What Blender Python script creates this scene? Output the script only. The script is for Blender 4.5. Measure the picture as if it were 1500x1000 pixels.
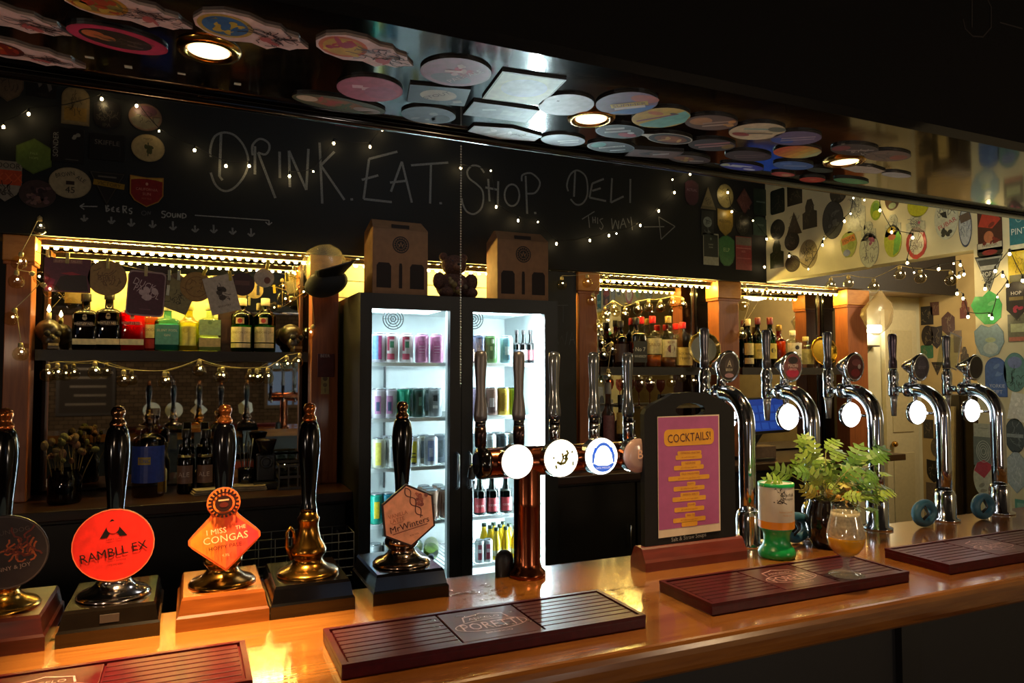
import bpy, bmesh, math, random
from mathutils import Matrix, Vector
R = math.radians
rnd = random.Random(7)
SC = bpy.context.scene
for _o in list(bpy.data.objects):
    bpy.data.objects.remove(_o)
COL = SC.collection

# ---------------------------------------------------------------- camera
F = 1050.0
YAW, PIT, CZ = R(24.1), R(2.45), 1.54
_cam = bpy.data.cameras.new('camera')
_cam.sensor_width = 36.0
_cam.lens = F / 1500 * 36
_cam.clip_start = 0.02
cam = bpy.data.objects.new('camera', _cam)
COL.objects.link(cam)
cam.location = (0, 0, CZ)
cam.rotation_euler = (R(90) + PIT, 0, -YAW)
SC.camera = cam

# ---------------------------------------------------------------- world and exposure
W = bpy.data.worlds.new('world')
SC.world = W
W.use_nodes = True
W.node_tree.nodes['Background'].inputs[0].default_value = (0.5, 0.6, 0.8, 1)
W.node_tree.nodes['Background'].inputs[1].default_value = 0.004
SC.view_settings.view_transform = 'Standard'
SC.view_settings.look = 'None'
SC.view_settings.exposure = 0.8
SC.view_settings.gamma = 1.0
SC.view_settings.use_curve_mapping = False
SC.cycles.use_denoising = True
SC.cycles.sample_clamp_indirect = 6.0
SC.cycles.caustics_reflective = False
SC.cycles.caustics_refractive = False
SC.cycles.max_bounces = 10
SC.cycles.transparent_max_bounces = 24

def lamp(kind, name, loc, energy, col, **kw):
    l = bpy.data.lights.new(name, kind)
    l.energy = energy
    l.color = col
    for k, v in kw.items():
        if k != 'rot':
            setattr(l, k, v)
    o = bpy.data.objects.new(name, l)
    COL.objects.link(o)
    o.location = loc
    o.rotation_euler = kw.get('rot', (0, 0, 0))
    return o
# unseen fill lights added in the pub room and aisle, and the passage's lamp
lamp('POINT', 'room_fill', (-1.7, -1.9, 1.75), 30, (1, .70, .45), shadow_soft_size=.12)  # added unseen fill, lifts the room seen in the mirrors
lamp('POINT', 'room_fill', (3.1, -2.2, 1.75), 22, (1, .72, .48), shadow_soft_size=.12)  # second added fill, kept out of the fridge glass reflections
lamp('POINT', 'low_fill', (1.3, -.75, 1.12), 6.5, (1, .86, .72), shadow_soft_size=.10)  # added fill from low down for the clips under the canopy
lamp('POINT', 'low_fill', (-2.1, -.3, 1.20), 10, (1, .84, .68), shadow_soft_size=.10)  # left partner of the low fill, also added and unseen
lamp('POINT', 'aisle_fill', (0.9, 2.45, 2.6), 2.6, (.85, .92, 1), shadow_soft_size=.15)  # added fill for the chalkboard fascia
lamp('POINT', 'aisle_fill', (2.70, 1.62, 2.25), 3.4, (1, .94, .76), shadow_soft_size=.15)  # added fill, placed so the header fades towards its left end
lamp('POINT', 'passage_lamp', (4.4, 2.6, 2.3), 26, (1, .80, .5), shadow_soft_size=.15)

# ---------------------------------------------------------------- pixel helpers: a pixel of the photo to a point on a known plane
FW = Vector((math.sin(YAW)*math.cos(PIT), math.cos(YAW)*math.cos(PIT), math.sin(PIT)))
RT = Vector((math.cos(YAW), -math.sin(YAW), 0))
UP = RT.cross(FW)
CAM = Vector((0, 0, CZ))
def ray(px, py):
    return FW + RT*((px-750)/F) + UP*((500-py)/F)
def onz(px, py, z):
    d = ray(px, py); return CAM + d*((z-CZ)/d.z)
def ony(px, py, y):
    d = ray(px, py); return CAM + d*(y/d.y)
def onx(px, py, x):
    d = ray(px, py); return CAM + d*(x/d.x)
def depth(p):
    return (Vector(p)-CAM).dot(FW)

# ---------------------------------------------------------------- materials (all procedural)
def lin(h):
    if isinstance(h, (tuple, list)):
        return tuple(h)[:3]
    h = h.lstrip('#')
    o = []
    for i in (0, 2, 4):
        c = int(h[i:i+2], 16)/255
        o.append(c/12.92 if c <= .04045 else ((c+.055)/1.055)**2.4)
    return tuple(o)
MATS = {}
def M(col, rough=.5, metal=0.0, emit=0.0, noise=0.0, scale=40, bump=0.0, coat=0.0, spec=.5, sx=(1, 1, 1), ecol=None, alpha=1.0, name=None):
    key = (col, rough, metal, emit, noise, scale, bump, coat, spec, sx, ecol, alpha)
    if key in MATS:
        return MATS[key]
    m = bpy.data.materials.new(name or 'mat_%s' % str(col).strip('#'))
    m.use_nodes = True
    nt = m.node_tree
    b = nt.nodes['Principled BSDF']
    c = lin(col)
    b.inputs['Base Color'].default_value = (*c, 1)
    b.inputs['Roughness'].default_value = rough
    b.inputs['Metallic'].default_value = metal
    b.inputs['Specular IOR Level'].default_value = spec
    b.inputs['Coat Weight'].default_value = coat
    b.inputs['Coat Roughness'].default_value = .05
    b.inputs['Alpha'].default_value = alpha
    if emit:
        b.inputs['Emission Color'].default_value = (*lin(ecol or col), 1)
        b.inputs['Emission Strength'].default_value = emit
    if noise or bump:
        tc = nt.nodes.new('ShaderNodeTexCoord')
        mp = nt.nodes.new('ShaderNodeMapping')
        mp.inputs['Scale'].default_value = sx
        nz = nt.nodes.new('ShaderNodeTexNoise')
        nz.inputs['Scale'].default_value = scale
        nz.inputs['Detail'].default_value = 4
        nt.links.new(tc.outputs['Object'], mp.inputs['Vector'])
        nt.links.new(mp.outputs['Vector'], nz.inputs['Vector'])
        if noise:
            cr = nt.nodes.new('ShaderNodeMapRange')
            cr.inputs['From Min'].default_value = .3
            cr.inputs['From Max'].default_value = .7
            cr.inputs['To Min'].default_value = 1-noise
            cr.inputs['To Max'].default_value = 1+noise
            mx = nt.nodes.new('ShaderNodeVectorMath'); mx.operation = 'SCALE'
            mx.inputs[0].default_value = c
            nt.links.new(nz.outputs['Fac'], cr.inputs['Value'])
            nt.links.new(cr.outputs['Result'], mx.inputs['Scale'])
            nt.links.new(mx.outputs['Vector'], b.inputs['Base Color'])
        if bump:
            bp = nt.nodes.new('ShaderNodeBump')
            bp.inputs['Strength'].default_value = bump
            bp.inputs['Distance'].default_value = .002
            nt.links.new(nz.outputs['Fac'], bp.inputs['Height'])
            nt.links.new(bp.outputs['Normal'], b.inputs['Normal'])
    MATS[key] = m
    return m
def G(col, tint=1.0, rough=.03, ior=1.45):
    """clear or coloured glass: see-through with a fresnel gloss"""
    key = ('glass', col, tint, rough, ior)
    if key in MATS:
        return MATS[key]
    m = bpy.data.materials.new('glass_%s' % str(col).strip('#'))
    m.use_nodes = True
    nt = m.node_tree
    nt.nodes.remove(nt.nodes['Principled BSDF'])
    out = nt.nodes['Material Output']
    t = nt.nodes.new('ShaderNodeBsdfTransparent')
    c = lin(col)
    t.inputs[0].default_value = (*(v*tint for v in c), 1)
    g = nt.nodes.new('ShaderNodeBsdfGlossy')
    g.inputs['Roughness'].default_value = rough
    g.inputs['Color'].default_value = (1, 1, 1, 1)
    fr = nt.nodes.new('ShaderNodeFresnel'); fr.inputs['IOR'].default_value = ior
    mx = nt.nodes.new('ShaderNodeMixShader')
    gm = nt.nodes.new('ShaderNodeNewGeometry')
    iv = nt.nodes.new('ShaderNodeMath'); iv.operation = 'SUBTRACT'; iv.inputs[0].default_value = 1.0
    ml = nt.nodes.new('ShaderNodeMath'); ml.operation = 'MULTIPLY'
    nt.links.new(gm.outputs['Backfacing'], iv.inputs[1]); nt.links.new(iv.outputs[0], ml.inputs[0]); nt.links.new(fr.outputs[0], ml.inputs[1])
    nt.links.new(ml.outputs[0], mx.inputs[0])
    nt.links.new(t.outputs[0], mx.inputs[1])
    nt.links.new(g.outputs[0], mx.inputs[2])
    nt.links.new(mx.outputs[0], out.inputs['Surface'])
    MATS[key] = m
    return m
def wood(name, c1, c2, rough=.3, scale=6.0, coat=.3, axis=(.12, 1, 1), planks=0.0):
    m = bpy.data.materials.new(name)
    m.use_nodes = True
    nt = m.node_tree
    b = nt.nodes['Principled BSDF']
    tc = nt.nodes.new('ShaderNodeTexCoord')
    mp = nt.nodes.new('ShaderNodeMapping'); mp.inputs['Scale'].default_value = axis
    nt.links.new(tc.outputs['Object'], mp.inputs['Vector'])
    n1 = nt.nodes.new('ShaderNodeTexNoise'); n1.inputs['Scale'].default_value = scale; n1.inputs['Detail'].default_value = 6; n1.inputs['Distortion'].default_value = 1.2
    n2 = nt.nodes.new('ShaderNodeTexNoise'); n2.inputs['Scale'].default_value = scale*14; n2.inputs['Detail'].default_value = 3
    for n in (n1, n2):
        nt.links.new(mp.outputs['Vector'], n.inputs['Vector'])
    ad = nt.nodes.new('ShaderNodeMix'); ad.data_type = 'FLOAT'; ad.inputs[0].default_value = .38
    nt.links.new(n1.outputs['Fac'], ad.inputs[2]); nt.links.new(n2.outputs['Fac'], ad.inputs[3])
    cr = nt.nodes.new('ShaderNodeValToRGB')
    cr.color_ramp.elements[0].position = .34; cr.color_ramp.elements[0].color = (*lin(c1), 1)
    cr.color_ramp.elements[1].position = .66; cr.color_ramp.elements[1].color = (*lin(c2), 1)
    nt.links.new(ad.outputs[0], cr.inputs[0])
    nt.links.new(cr.outputs[0], b.inputs['Base Color'])
    bp = nt.nodes.new('ShaderNodeBump'); bp.inputs['Strength'].default_value = .06; bp.inputs['Distance'].default_value = .002
    nt.links.new(n2.outputs['Fac'], bp.inputs['Height']); nt.links.new(bp.outputs['Normal'], b.inputs['Normal'])
    b.inputs['Roughness'].default_value = rough
    b.inputs['Coat Weight'].default_value = coat
    b.inputs['Coat Roughness'].default_value = .09
    return m
def brick_mat(name, c1, c2, mortar, scale):
    m = bpy.data.materials.new(name); m.use_nodes = True
    nt = m.node_tree; b = nt.nodes['Principled BSDF']
    tc = nt.nodes.new('ShaderNodeTexCoord'); mp = nt.nodes.new('ShaderNodeMapping')
    mp.inputs['Rotation'].default_value = (R(90), 0, 0)
    br = nt.nodes.new('ShaderNodeTexBrick'); br.inputs['Scale'].default_value = scale
    for i, c in zip((1, 2, 3), (c1, c2, mortar)):
        br.inputs[i].default_value = (*lin(c), 1)
    nt.links.new(tc.outputs['Object'], mp.inputs['Vector']); nt.links.new(mp.outputs['Vector'], br.inputs['Vector'])
    nt.links.new(br.outputs['Color'], b.inputs['Base Color'])
    b.inputs['Roughness'].default_value = .85
    return m

BLACK = M('#0d0c0d', .35)
BLACKG = M('#060506', .12, coat=.6, noise=.2)
DARK = M('#141012', .6, noise=.25)
CHROME = M('#d4d7da', .10, 1.0, noise=.03)
STEEL = M('#9a9da0', .28, 1.0, noise=.05)
BRASS = M('#b98a3c', .20, 1.0, noise=.12, scale=25)
BRASSD = M('#8a6126', .22, 1.0, noise=.15, scale=25)
COPPER = M('#84492f', .20, 1.0, noise=.1, scale=20)
WHITE = M('#dcdad2', .5, noise=.03)
CREAM = M('#d2cba8', .8, noise=.08, scale=9)
CHALK = M('#6e6f6d', .95, noise=.35, scale=220)
RUBBER = M('#42070d', .36, noise=.2, scale=60, spec=.25)
CLEAR = G('#f4f7f4')
GLASSY = G('#e9eee8', .96)
OAK = wood('oak', '#683713', '#9e652a', .20, 5.0, .9, (.10, 1.6, 1))
POSTW = wood('post_wood', '#7a3d1a', '#a05a2a', .5, 5.0, .05, (1.4, 1.4, .12))
CAPW = wood('capital_wood', '#a76a2c', '#c98c45', .5, 5.0, .05, (.3, 1, 1))
DWOOD = wood('dark_wood', '#241109', '#3a1d10', .35, 6.0, .3)
MAHOG = wood('mahogany', '#2e0d08', '#551c10', .3, 6.0, .4)
AMBERW = wood('amber_wood', '#5e2c0c', '#8f4f1a', .22, 6.0, .6)

# ---------------------------------------------------------------- mesh builder
_txt = {}
def text_geo(s):
    if s in _txt:
        return _txt[s]
    cu = bpy.data.curves.new('t', 'FONT')
    cu.body = s; cu.align_x = 'CENTER'; cu.align_y = 'CENTER'; cu.size = 1.0; cu.resolution_u = 2; cu.offset = 0.0
    ob = bpy.data.objects.new('t', cu)
    COL.objects.link(ob)
    dg = bpy.context.evaluated_depsgraph_get()
    me = bpy.data.meshes.new_from_object(ob.evaluated_get(dg))
    v = [tuple(x.co) for x in me.vertices]
    f = [tuple(p.vertices) for p in me.polygons]
    bpy.data.objects.remove(ob); bpy.data.curves.remove(cu); bpy.data.meshes.remove(me)
    xs = [a[0] for a in v]; ys = [a[1] for a in v]
    cx, cy = (min(xs)+max(xs))/2, (min(ys)+max(ys))/2
    h = max(ys)-min(ys) or 1
    v = [((a[0]-cx)/h, (a[1]-cy)/h, 0) for a in v]
    _txt[s] = (v, f, (max(xs)-min(xs))/h)
    return _txt[s]

class MB:
    def __init__(s):
        s.v = []; s.f = []; s.m = []; s.sm = []; s.mats = []; s.T = Matrix.Identity(4)
    def mi(s, mat):
        if mat not in s.mats:
            s.mats.append(mat)
        return s.mats.index(mat)
    def add(s, vs, fs, mat, smooth=False):
        o = len(s.v); i = s.mi(mat); T = s.T
        s.v += [tuple(T @ Vector(p)) for p in vs]
        for f in fs:
            s.f.append(tuple(a+o for a in f)); s.m.append(i); s.sm.append(smooth)
        return s
    def box(s, x0, x1, y0, y1, z0, z1, mat, bev=0.0):
        if bev <= 0:
            vs = [(x, y, z) for z in (z0, z1) for y in (y0, y1) for x in (x0, x1)]
            return s.add(vs, [(0, 2, 3, 1), (4, 5, 7, 6), (0, 1, 5, 4), (2, 6, 7, 3), (0, 4, 6, 2), (1, 3, 7, 5)], mat)
        bm = bmesh.new()
        bmesh.ops.create_cube(bm, size=1)
        for v in bm.verts:
            v.co = Vector(((x0+x1)/2+v.co.x*(x1-x0), (y0+y1)/2+v.co.y*(y1-y0), (z0+z1)/2+v.co.z*(z1-z0)))
        bmesh.ops.bevel(bm, geom=bm.edges[:], offset=bev, segments=2, affect='EDGES', profile=.5)
        bm.verts.index_update()
        s.add([v.co[:] for v in bm.verts], [tuple(v.index for v in f.verts) for f in bm.faces], mat)
        bm.free()
        return s
    def lathe(s, prof, mat, seg=24, o=(0, 0, 0), smooth=True, cap=True, sx=1.0, sy=1.0):
        vs = []; fs = []
        n = len(prof)
        for r, z in prof:
            for k in range(seg):
                a = 2*math.pi*k/seg
                vs.append((o[0]+r*math.cos(a)*sx, o[1]+r*math.sin(a)*sy, o[2]+z))
        for i in range(n-1):
            for k in range(seg):
                k2 = (k+1) % seg
                fs.append((i*seg+k, i*seg+k2, (i+1)*seg+k2, (i+1)*seg+k))
        s.add(vs, fs, mat, smooth)
        if cap:
            o0 = len(s.v)-len(vs); i = s.mi(mat)
            if prof[0][0] > 1e-6:
                s.f.append(tuple(o0+k for k in reversed(range(seg)))); s.m.append(i); s.sm.append(False)
            if prof[-1][0] > 1e-6:
                s.f.append(tuple(o0+(n-1)*seg+k for k in range(seg))); s.m.append(i); s.sm.append(False)
        return s
    def tube(s, pts, r, mat, seg=10, caps=True, closed=False):
        pts = [Vector(p) for p in pts]
        n = len(pts)
        rr = r if isinstance(r, (list, tuple)) else [r]*n
        vs = []; fs = []
        t0 = None; nrm = None
        for i, p in enumerate(pts):
            if closed:
                t = (pts[(i+1) % n]-pts[i-1]).normalized()
            else:
                t = (pts[min(i+1, n-1)]-pts[max(i-1, 0)]).normalized()
            if nrm is None:
                a = Vector((0, 0, 1)) if abs(t.z) < .9 else Vector((1, 0, 0))
                nrm = t.cross(a).normalized()
            else:
                nrm = (nrm - t*nrm.dot(t))
                nrm = nrm.normalized() if nrm.length > 1e-6 else t.orthogonal().normalized()
            bn = t.cross(nrm)
            for k in range(seg):
                a = 2*math.pi*k/seg
                vs.append(tuple(p + (nrm*math.cos(a)+bn*math.sin(a))*rr[i]))
        m = n if closed else n-1
        for i in range(m):
            j = (i+1) % n
            for k in range(seg):
                k2 = (k+1) % seg
                fs.append((i*seg+k, i*seg+k2, j*seg+k2, j*seg+k))
        if caps and not closed:
            fs.append(tuple(reversed(range(seg))))
            fs.append(tuple((n-1)*seg+k for k in range(seg)))
        return s.add(vs, fs, mat, True)
    def prism(s, poly, n0, n1, mat, side=None, back=None):
        """polygon in local xy, from z=n0 to z=n1 (n1 the face)"""
        n = len(poly)
        s.add([(x, y, n1) for x, y in poly], [tuple(range(n))], mat)
        s.add([(x, y, n0) for x, y in poly], [tuple(reversed(range(n)))], back or side or mat)
        s.add([(x, y, z) for z in (n0, n1) for x, y in poly], [(i, (i+1) % n, n+(i+1) % n, n+i) for i in range(n)], side or mat)
        return s
    def flat(s, poly, z, mat):
        return s.add([(x, y, z) for x, y in poly], [tuple(range(len(poly)))], mat)
    def ellipse(s, cx, cy, rx, ry, z, mat, seg=24, rot=0):
        c, q = math.cos(rot), math.sin(rot)
        return s.flat([(cx+rx*math.cos(a)*c-ry*math.sin(a)*q, cy+rx*math.cos(a)*q+ry*math.sin(a)*c) for a in (2*math.pi*k/seg for k in range(seg))], z, mat)
    def ring(s, cx, cy, rx, ry, w, z, mat, seg=28):
        vs = []
        for k in range(seg):
            a = 2*math.pi*k/seg
            vs.append((cx+rx*math.cos(a), cy+ry*math.sin(a), z))
            vs.append((cx+(rx-w)*math.cos(a), cy+(ry-w)*math.sin(a), z))
        return s.add(vs, [(2*k, 2*((k+1) % seg), 2*((k+1) % seg)+1, 2*k+1) for k in range(seg)], mat)
    def stroke(s, pts, w, z, mat):
        """flat ribbon along a 2D polyline"""
        P = [Vector((p[0], p[1])) for p in pts]
        vs = []
        for i, p in enumerate(P):
            t = P[min(i+1, len(P)-1)]-P[max(i-1, 0)]
            t = t.normalized() if t.length else Vector((1, 0))
            n = Vector((-t.y, t.x))
            ww = w if not isinstance(w, list) else w[i]
            for sg in (-1, 1):
                q = p+n*ww/2*sg
                vs.append((q.x, q.y, z))
        return s.add(vs, [(2*i+1, 2*i, 2*i+2, 2*i+3) for i in range(len(P)-1)], mat)
    def text(s, t, cx, cy, h, z, mat, rot=0, maxw=None):
        v, f, w = text_geo(t)
        kx = h
        if maxw and w*h > maxw:
            kx = maxw/w
        c, q = math.cos(rot), math.sin(rot)
        return s.add([(cx+(x*kx)*c-(y*h)*q, cy+(x*kx)*q+(y*h)*c, z) for x, y, _ in v], f, mat)
    def ball(s, c, r, mat, seg=12, rings=8, sz=1.0, sx=1.0, sy=1.0):
        pr = [(max(r*math.sin(math.pi*i/rings), 1e-5), -r*sz*math.cos(math.pi*i/rings)) for i in range(rings+1)]
        return s.lathe(pr, mat, seg, c, True, False, sx, sy)
    def mesh(s, name):
        me = bpy.data.meshes.new(name)
        me.from_pydata(s.v, [], s.f)
        for m in s.mats:
            me.materials.append(m)
        me.polygons.foreach_set('material_index', s.m)
        me.polygons.foreach_set('use_smooth', s.sm)
        me.update()
        return me
    def build(s, name, parent=None, loc=None, label=None):
        o = bpy.data.objects.new(name, s.mesh(name))
        COL.objects.link(o)
        if parent:
            o.parent = parent
        if loc is not None:
            o.location = loc
        if label:
            o['label'] = label
        return o

def tag(o, label, cat, group=None):
    o['label'] = label; o['category'] = cat
    if group:
        o['group'] = group
    return o
def thing(name, label, cat, loc=(0, 0, 0), rot=(0, 0, 0), group=None):
    o = bpy.data.objects.new(name, None)
    COL.objects.link(o)
    o.empty_display_size = .02
    o.location = loc; o.rotation_euler = rot
    return tag(o, label, cat, group)
def struct(o):
    o['kind'] = 'structure'
    return o
def inst(src, parent, loc=None, rot=None, name=None):
    """one more object sharing src's mesh"""
    o = src.copy()
    COL.objects.link(o)
    o.parent = parent
    if loc is not None:
        o.location = loc
    if rot is not None:
        o.rotation_euler = rot
    return o
def arc(cx, cy, r, a0, a1, n):
    return [(cx+r*math.cos(R(a0+(a1-a0)*i/n)), cy+r*math.sin(R(a0+(a1-a0)*i/n))) for i in range(n+1)]
def frame3(u, v, n, loc):
    return Matrix(((u[0], v[0], n[0], loc[0]), (u[1], v[1], n[1], loc[1]), (u[2], v[2], n[2], loc[2]), (0, 0, 0, 1)))
TAU = 2*math.pi
# ================================================================ the setting
ZC = 1.10            # counter top
ZS = 2.03            # underside of the canopy over the counter
YF, YB = 0.972, 1.475   # counter front and back edge
SF, SB = 0.995, 1.365   # canopy front and back edge
YFA = 3.40           # chalkboard fascia
YM = 3.66            # mirror plane
XR = 3.255           # right wall
ZFA = 2.093          # bottom of the fascia

struct(MB().box(-4, 7, -4, 4, -.05, 0, M('#2a1a12', .5, noise=.3, scale=5)).build('floor'))
struct(MB().box(-4, 7, -4, 4, 2.75, 2.8, M('#17110f', .8, noise=.2)).build('ceiling'))
struct(MB().box(-4, 4.30, 3.70, 3.78, 0, 2.75, M('#15110f', .7, noise=.2)).build('wall_back'))
struct(MB().box(4.30, 5.1, 3.70, 3.78, 0, 2.75, CREAM).build('wall_back_passage'))
struct(MB().box(-4.08, -4, -4, 4, 0, 2.75, M('#3a2418', .8, noise=.2)).build('wall_left'))
wf = struct(MB().box(-4, 7, -4.08, -4, 0, 2.75, brick_mat('room_brick', '#6b5a44', '#4f3f2c', '#2b2318', 4.5)).build('wall_front'))
struct(MB().box(5.05, 5.12, -4, 4, 0, 2.75, M('#b39a66', .8, noise=.1, scale=7)).build('wall_right_far'))
# right wall: header over the opening to the deli passage, and the pier where the counter ends
wr = struct(MB().box(XR, XR+.10, 2.11, 3.42, 2.10, 2.75, CREAM).build('wall_right'))
struct(MB().box(XR, XR+.10, -4, 2.11, 0, 2.75, CREAM).build('pier', wr))
struct(MB().box(-1.3, 4.98, 3.43, 3.70, 2.10, 2.13, M('#6a4c28', .30, coat=.3, noise=.3, scale=30)).build('trim_1'))
struct(MB().box(XR+.11, 5.04, 3.40, 3.43, 2.095, 2.75, DARK).build('trim_2'))
# beading under the fascia: three glossy rails that pick up the light strips
t = MB()
for k in range(3):
    t.tube([(-.64, 3.445+k*.035, 2.094), (3.9, 3.445+k*.035, 2.094)], .010, M('#1c0d06', .12, coat=.7), 8)
struct(t.build('trim_3'))

# black gloss canopy over the counter
cp = thing('bar_canopy', 'black glossy boxed canopy running above the wooden counter', 'canopy', (0, 0, ZS))
GLOSS = M('#060607', .10, coat=1.0, noise=.1, bump=.18, scale=18, spec=1.0)
MB().box(-3.9, XR-.001, SF-.02, SB, 0, .02, GLOSS).build('underside', cp)
fb = MB().box(-3.9, XR-.001, SF-.02, SF, .0202, .715, M('#040304', .85, noise=.2, spec=.2)).build('front_board', cp)
MB().box(-3.9, XR-.001, SB, SB+.02, -.012, .715, M('#0b0a0b', .5)).build('back_board', cp)
MB().tube([(-3.9, SB+.004, -.008), (XR-.002, SB+.004, -.008)], .009, M('#080708', .12, coat=.5), 8).build('edge_bead', cp)
# faint chalk writing on the canopy's front board
cw = MB()
def fpt(px, py):
    p = ony(px, py, SF-.0205)
    return p
def chalk3(mb, pts, w, plane_y, mat):
    P = [ony(px, py, plane_y) for px, py in pts]
    T = mb.T
    mb.T = Matrix(((1, 0, 0, 0), (0, 0, -1, plane_y), (0, 1, 0, 0), (0, 0, 0, 1)))
    mb.stroke([(p.x, p.z) for p in P], w, 0, mat)
    mb.T = T
FAINT = M('#2a2422', .95)
for st in ([(1424, 0), (1424, 40)], [(1411, 28), (1414, 42), (1425, 53), (1440, 54), (1452, 40), (1452, 10), (1447, 0)], [(1465, 33), (1498, 42)]):
    chalk3(cw, st, .003, SF-.0212, FAINT)
o = cw.build('chalk_letter', cp); o.location.z = -ZS

# downlights
def downlight(px, py, label, power, cone=96, tilt=0):
    p = onz(px, py, ZS)
    t = thing('downlight', label, 'downlight', (p.x, p.y, ZS), group='downlights in the canopy')
    MB().lathe([(.030, .004), (.031, -.004), (.037, -.007), (.045, -.005), (.047, .0)], BRASS, 32, cap=False).build('bezel', t)
    MB().lathe([(.0301, -.003), (.020, -.005), (.0005, -.006)], M('#ffd9a0', .3, emit=1.6, ecol='#ffd7a0'), 24, cap=False).build('lens', t)
    l = lamp('SPOT', 'bulb', (p.x, p.y, ZS-.012), power, (1, .66, .30), spot_size=R(cone), spot_blend=1.0, shadow_soft_size=.022)
    l.parent = t; l.location = (0, 0, -.012); l.rotation_euler = (R(tilt), 0, 0)
downlight(306, 72, 'brass-rimmed downlight nearest the upper left corner of the canopy', 150, 42, 7)
downlight(866, 172, 'brass-rimmed downlight beside the plain white round clip', 17)
downlight(1237, 235, 'brass-rimmed downlight at the right end of the clips', 20)

# ================================================================ bar counter
bc = thing('bar_counter', 'long varnished wooden bar counter with a black panelled front', 'bar', (0, 0, 0))
edge = []
mb = MB()
prof = [(YF+.012, ZC-.055)] + [(YF+.012-.012*math.sin(R(a)), ZC-.0275-.0275*math.cos(R(a))) for a in range(0, 181, 20)] + [(YB, ZC), (YB, ZC-.055)]
n = len(prof)
x0, x1 = -3.6, XR-.002
mb.add([(x0, y, z) for y, z in prof]+[(x1, y, z) for y, z in prof], [(i, (i+1) % n, n+(i+1) % n, n+i) for i in range(n)]+[tuple(reversed(range(n))), tuple(range(n, 2*n))], OAK)
mb.build('counter_top', bc)
MB().box(x0, x1, YF+.05, YF+.08, .0, ZC-.055, M('#0a0708', .6, noise=.3)).build('front_panel', bc)
MB().box(x0, x1, YB-.06, YB-.03, .0, ZC-.055, M('#0a0708', .6, noise=.3)).build('rear_panel', bc)
for k in range(9):
    MB().box(-3.2+k*.75, -3.14+k*.75, YF+.035, YF+.05, .12, ZC-.056, M('#0d090a', .5)).build('panel_batten', bc)
# ================================================================ printed faces: plate shapes and layers shared by pump clips and stickers
def shape_poly(kind, w, h):
    a, b = w/2, h/2
    if kind == 'ellipse':
        return [(a*math.cos(TAU*k/32), b*math.sin(TAU*k/32)) for k in range(32)]
    if kind == 'rect':
        return [(-a, -b), (a, -b), (a, b), (-a, b)]
    if kind == 'round':
        r = min(a, b)*.25
        p = []
        for cx, cy, a0 in ((a-r, b-r, 0), (-a+r, b-r, 90), (-a+r, -b+r, 180), (a-r, -b+r, 270)):
            p += arc(cx, cy, r, a0, a0+90, 4)
        return p
    if kind == 'shield':
        return [(-a, b), (-a, -b*.2), (-a*.72, -b*.62), (0, -b), (a*.72, -b*.62), (a, -b*.2), (a, b), (0, b*.92)]
    if kind == 'badge':
        return [(-a, b*.7), (-a, -b*.35), (-a*.8, -b*.75), (-a*.35, -b), (a*.35, -b), (a*.8, -b*.75), (a, -b*.35), (a, b*.7), (a*.5, b*.92), (0, b), (-a*.5, b*.92)]
    if kind == 'hex':
        return [(0, -b), (a, -b*.5), (a, b*.5), (0, b), (-a, b*.5), (-a, -b*.5)]
    if kind == 'diamond':
        return [(0, -b), (a, 0), (0, b), (-a, 0)]
    if kind == 'tri':
        return [(-a, -b), (a, -b), (0, b)]
    if kind == 'trid':
        return [(-a, b), (0, -b), (a, b)]
    if kind == 'arch':
        return [(-a, -b), (a, -b), (a, b*.4)] + [(a*math.cos(R(q)), b*.4+b*.6*math.sin(R(q))) for q in range(15, 180, 15)] + [(-a, b*.4)]
    if kind == 'blob':
        r2 = random.Random(int(w*99991))
        return [((a*(.86+.14*r2.random()))*math.cos(TAU*k/16), (b*(.86+.14*r2.random()))*math.sin(TAU*k/16)) for k in range(16)]
    if kind == 'figure':     # oval panel with a capped figure standing on it, seen lying on its side
        return [(-a, 0), (-a*.9, b*.55), (-a*.6, b*.95), (-a*.2, b), (a*.1, b*.75), (a*.35, b*.8), (a*.5, b*.5), (a*.72, b*.45), (a*.8, b*.18),
                (a, -b*.15), (a*.82, -b*.35), (a*.72, -b*.62), (a*.5, -b*.6), (a*.35, -b*.95), (a*.05, -b*.75), (-a*.3, -b), (-a*.7, -b*.8), (-a*.92, -b*.45)]
    if kind == 'jar':
        return [(-a, -b), (a, -b), (a, b*.1), (a*.6, b*.2), (a*.6, b*.55), (a*.3, b), (-a*.3, b), (-a*.6, b*.55), (-a*.6, b*.2), (-a, b*.1)]
    if kind == 'heart':
        return [(0, b*.8), (-a*.5, b), (-a, b*.6), (-a*.95, -b*.1), (-a*.6, -b*.8), (0, -b), (a*.6, -b*.8), (a, -b*.1), (a*.95, b*.5), (a*.55, b)]
    if kind == 'lug':
        return [(a*.85*math.cos(TAU*k/28)+a*.12, b*.85*math.sin(TAU*k/28)) for k in range(13)] + [(-a*.8, b*.25), (-a, b*.1), (-a, -b*.15), (-a*.8, -b*.2)] + [(a*.85*math.cos(TAU*k/28)+a*.12, b*.85*math.sin(TAU*k/28)) for k in range(16, 28)]
    raise ValueError(kind)

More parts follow.
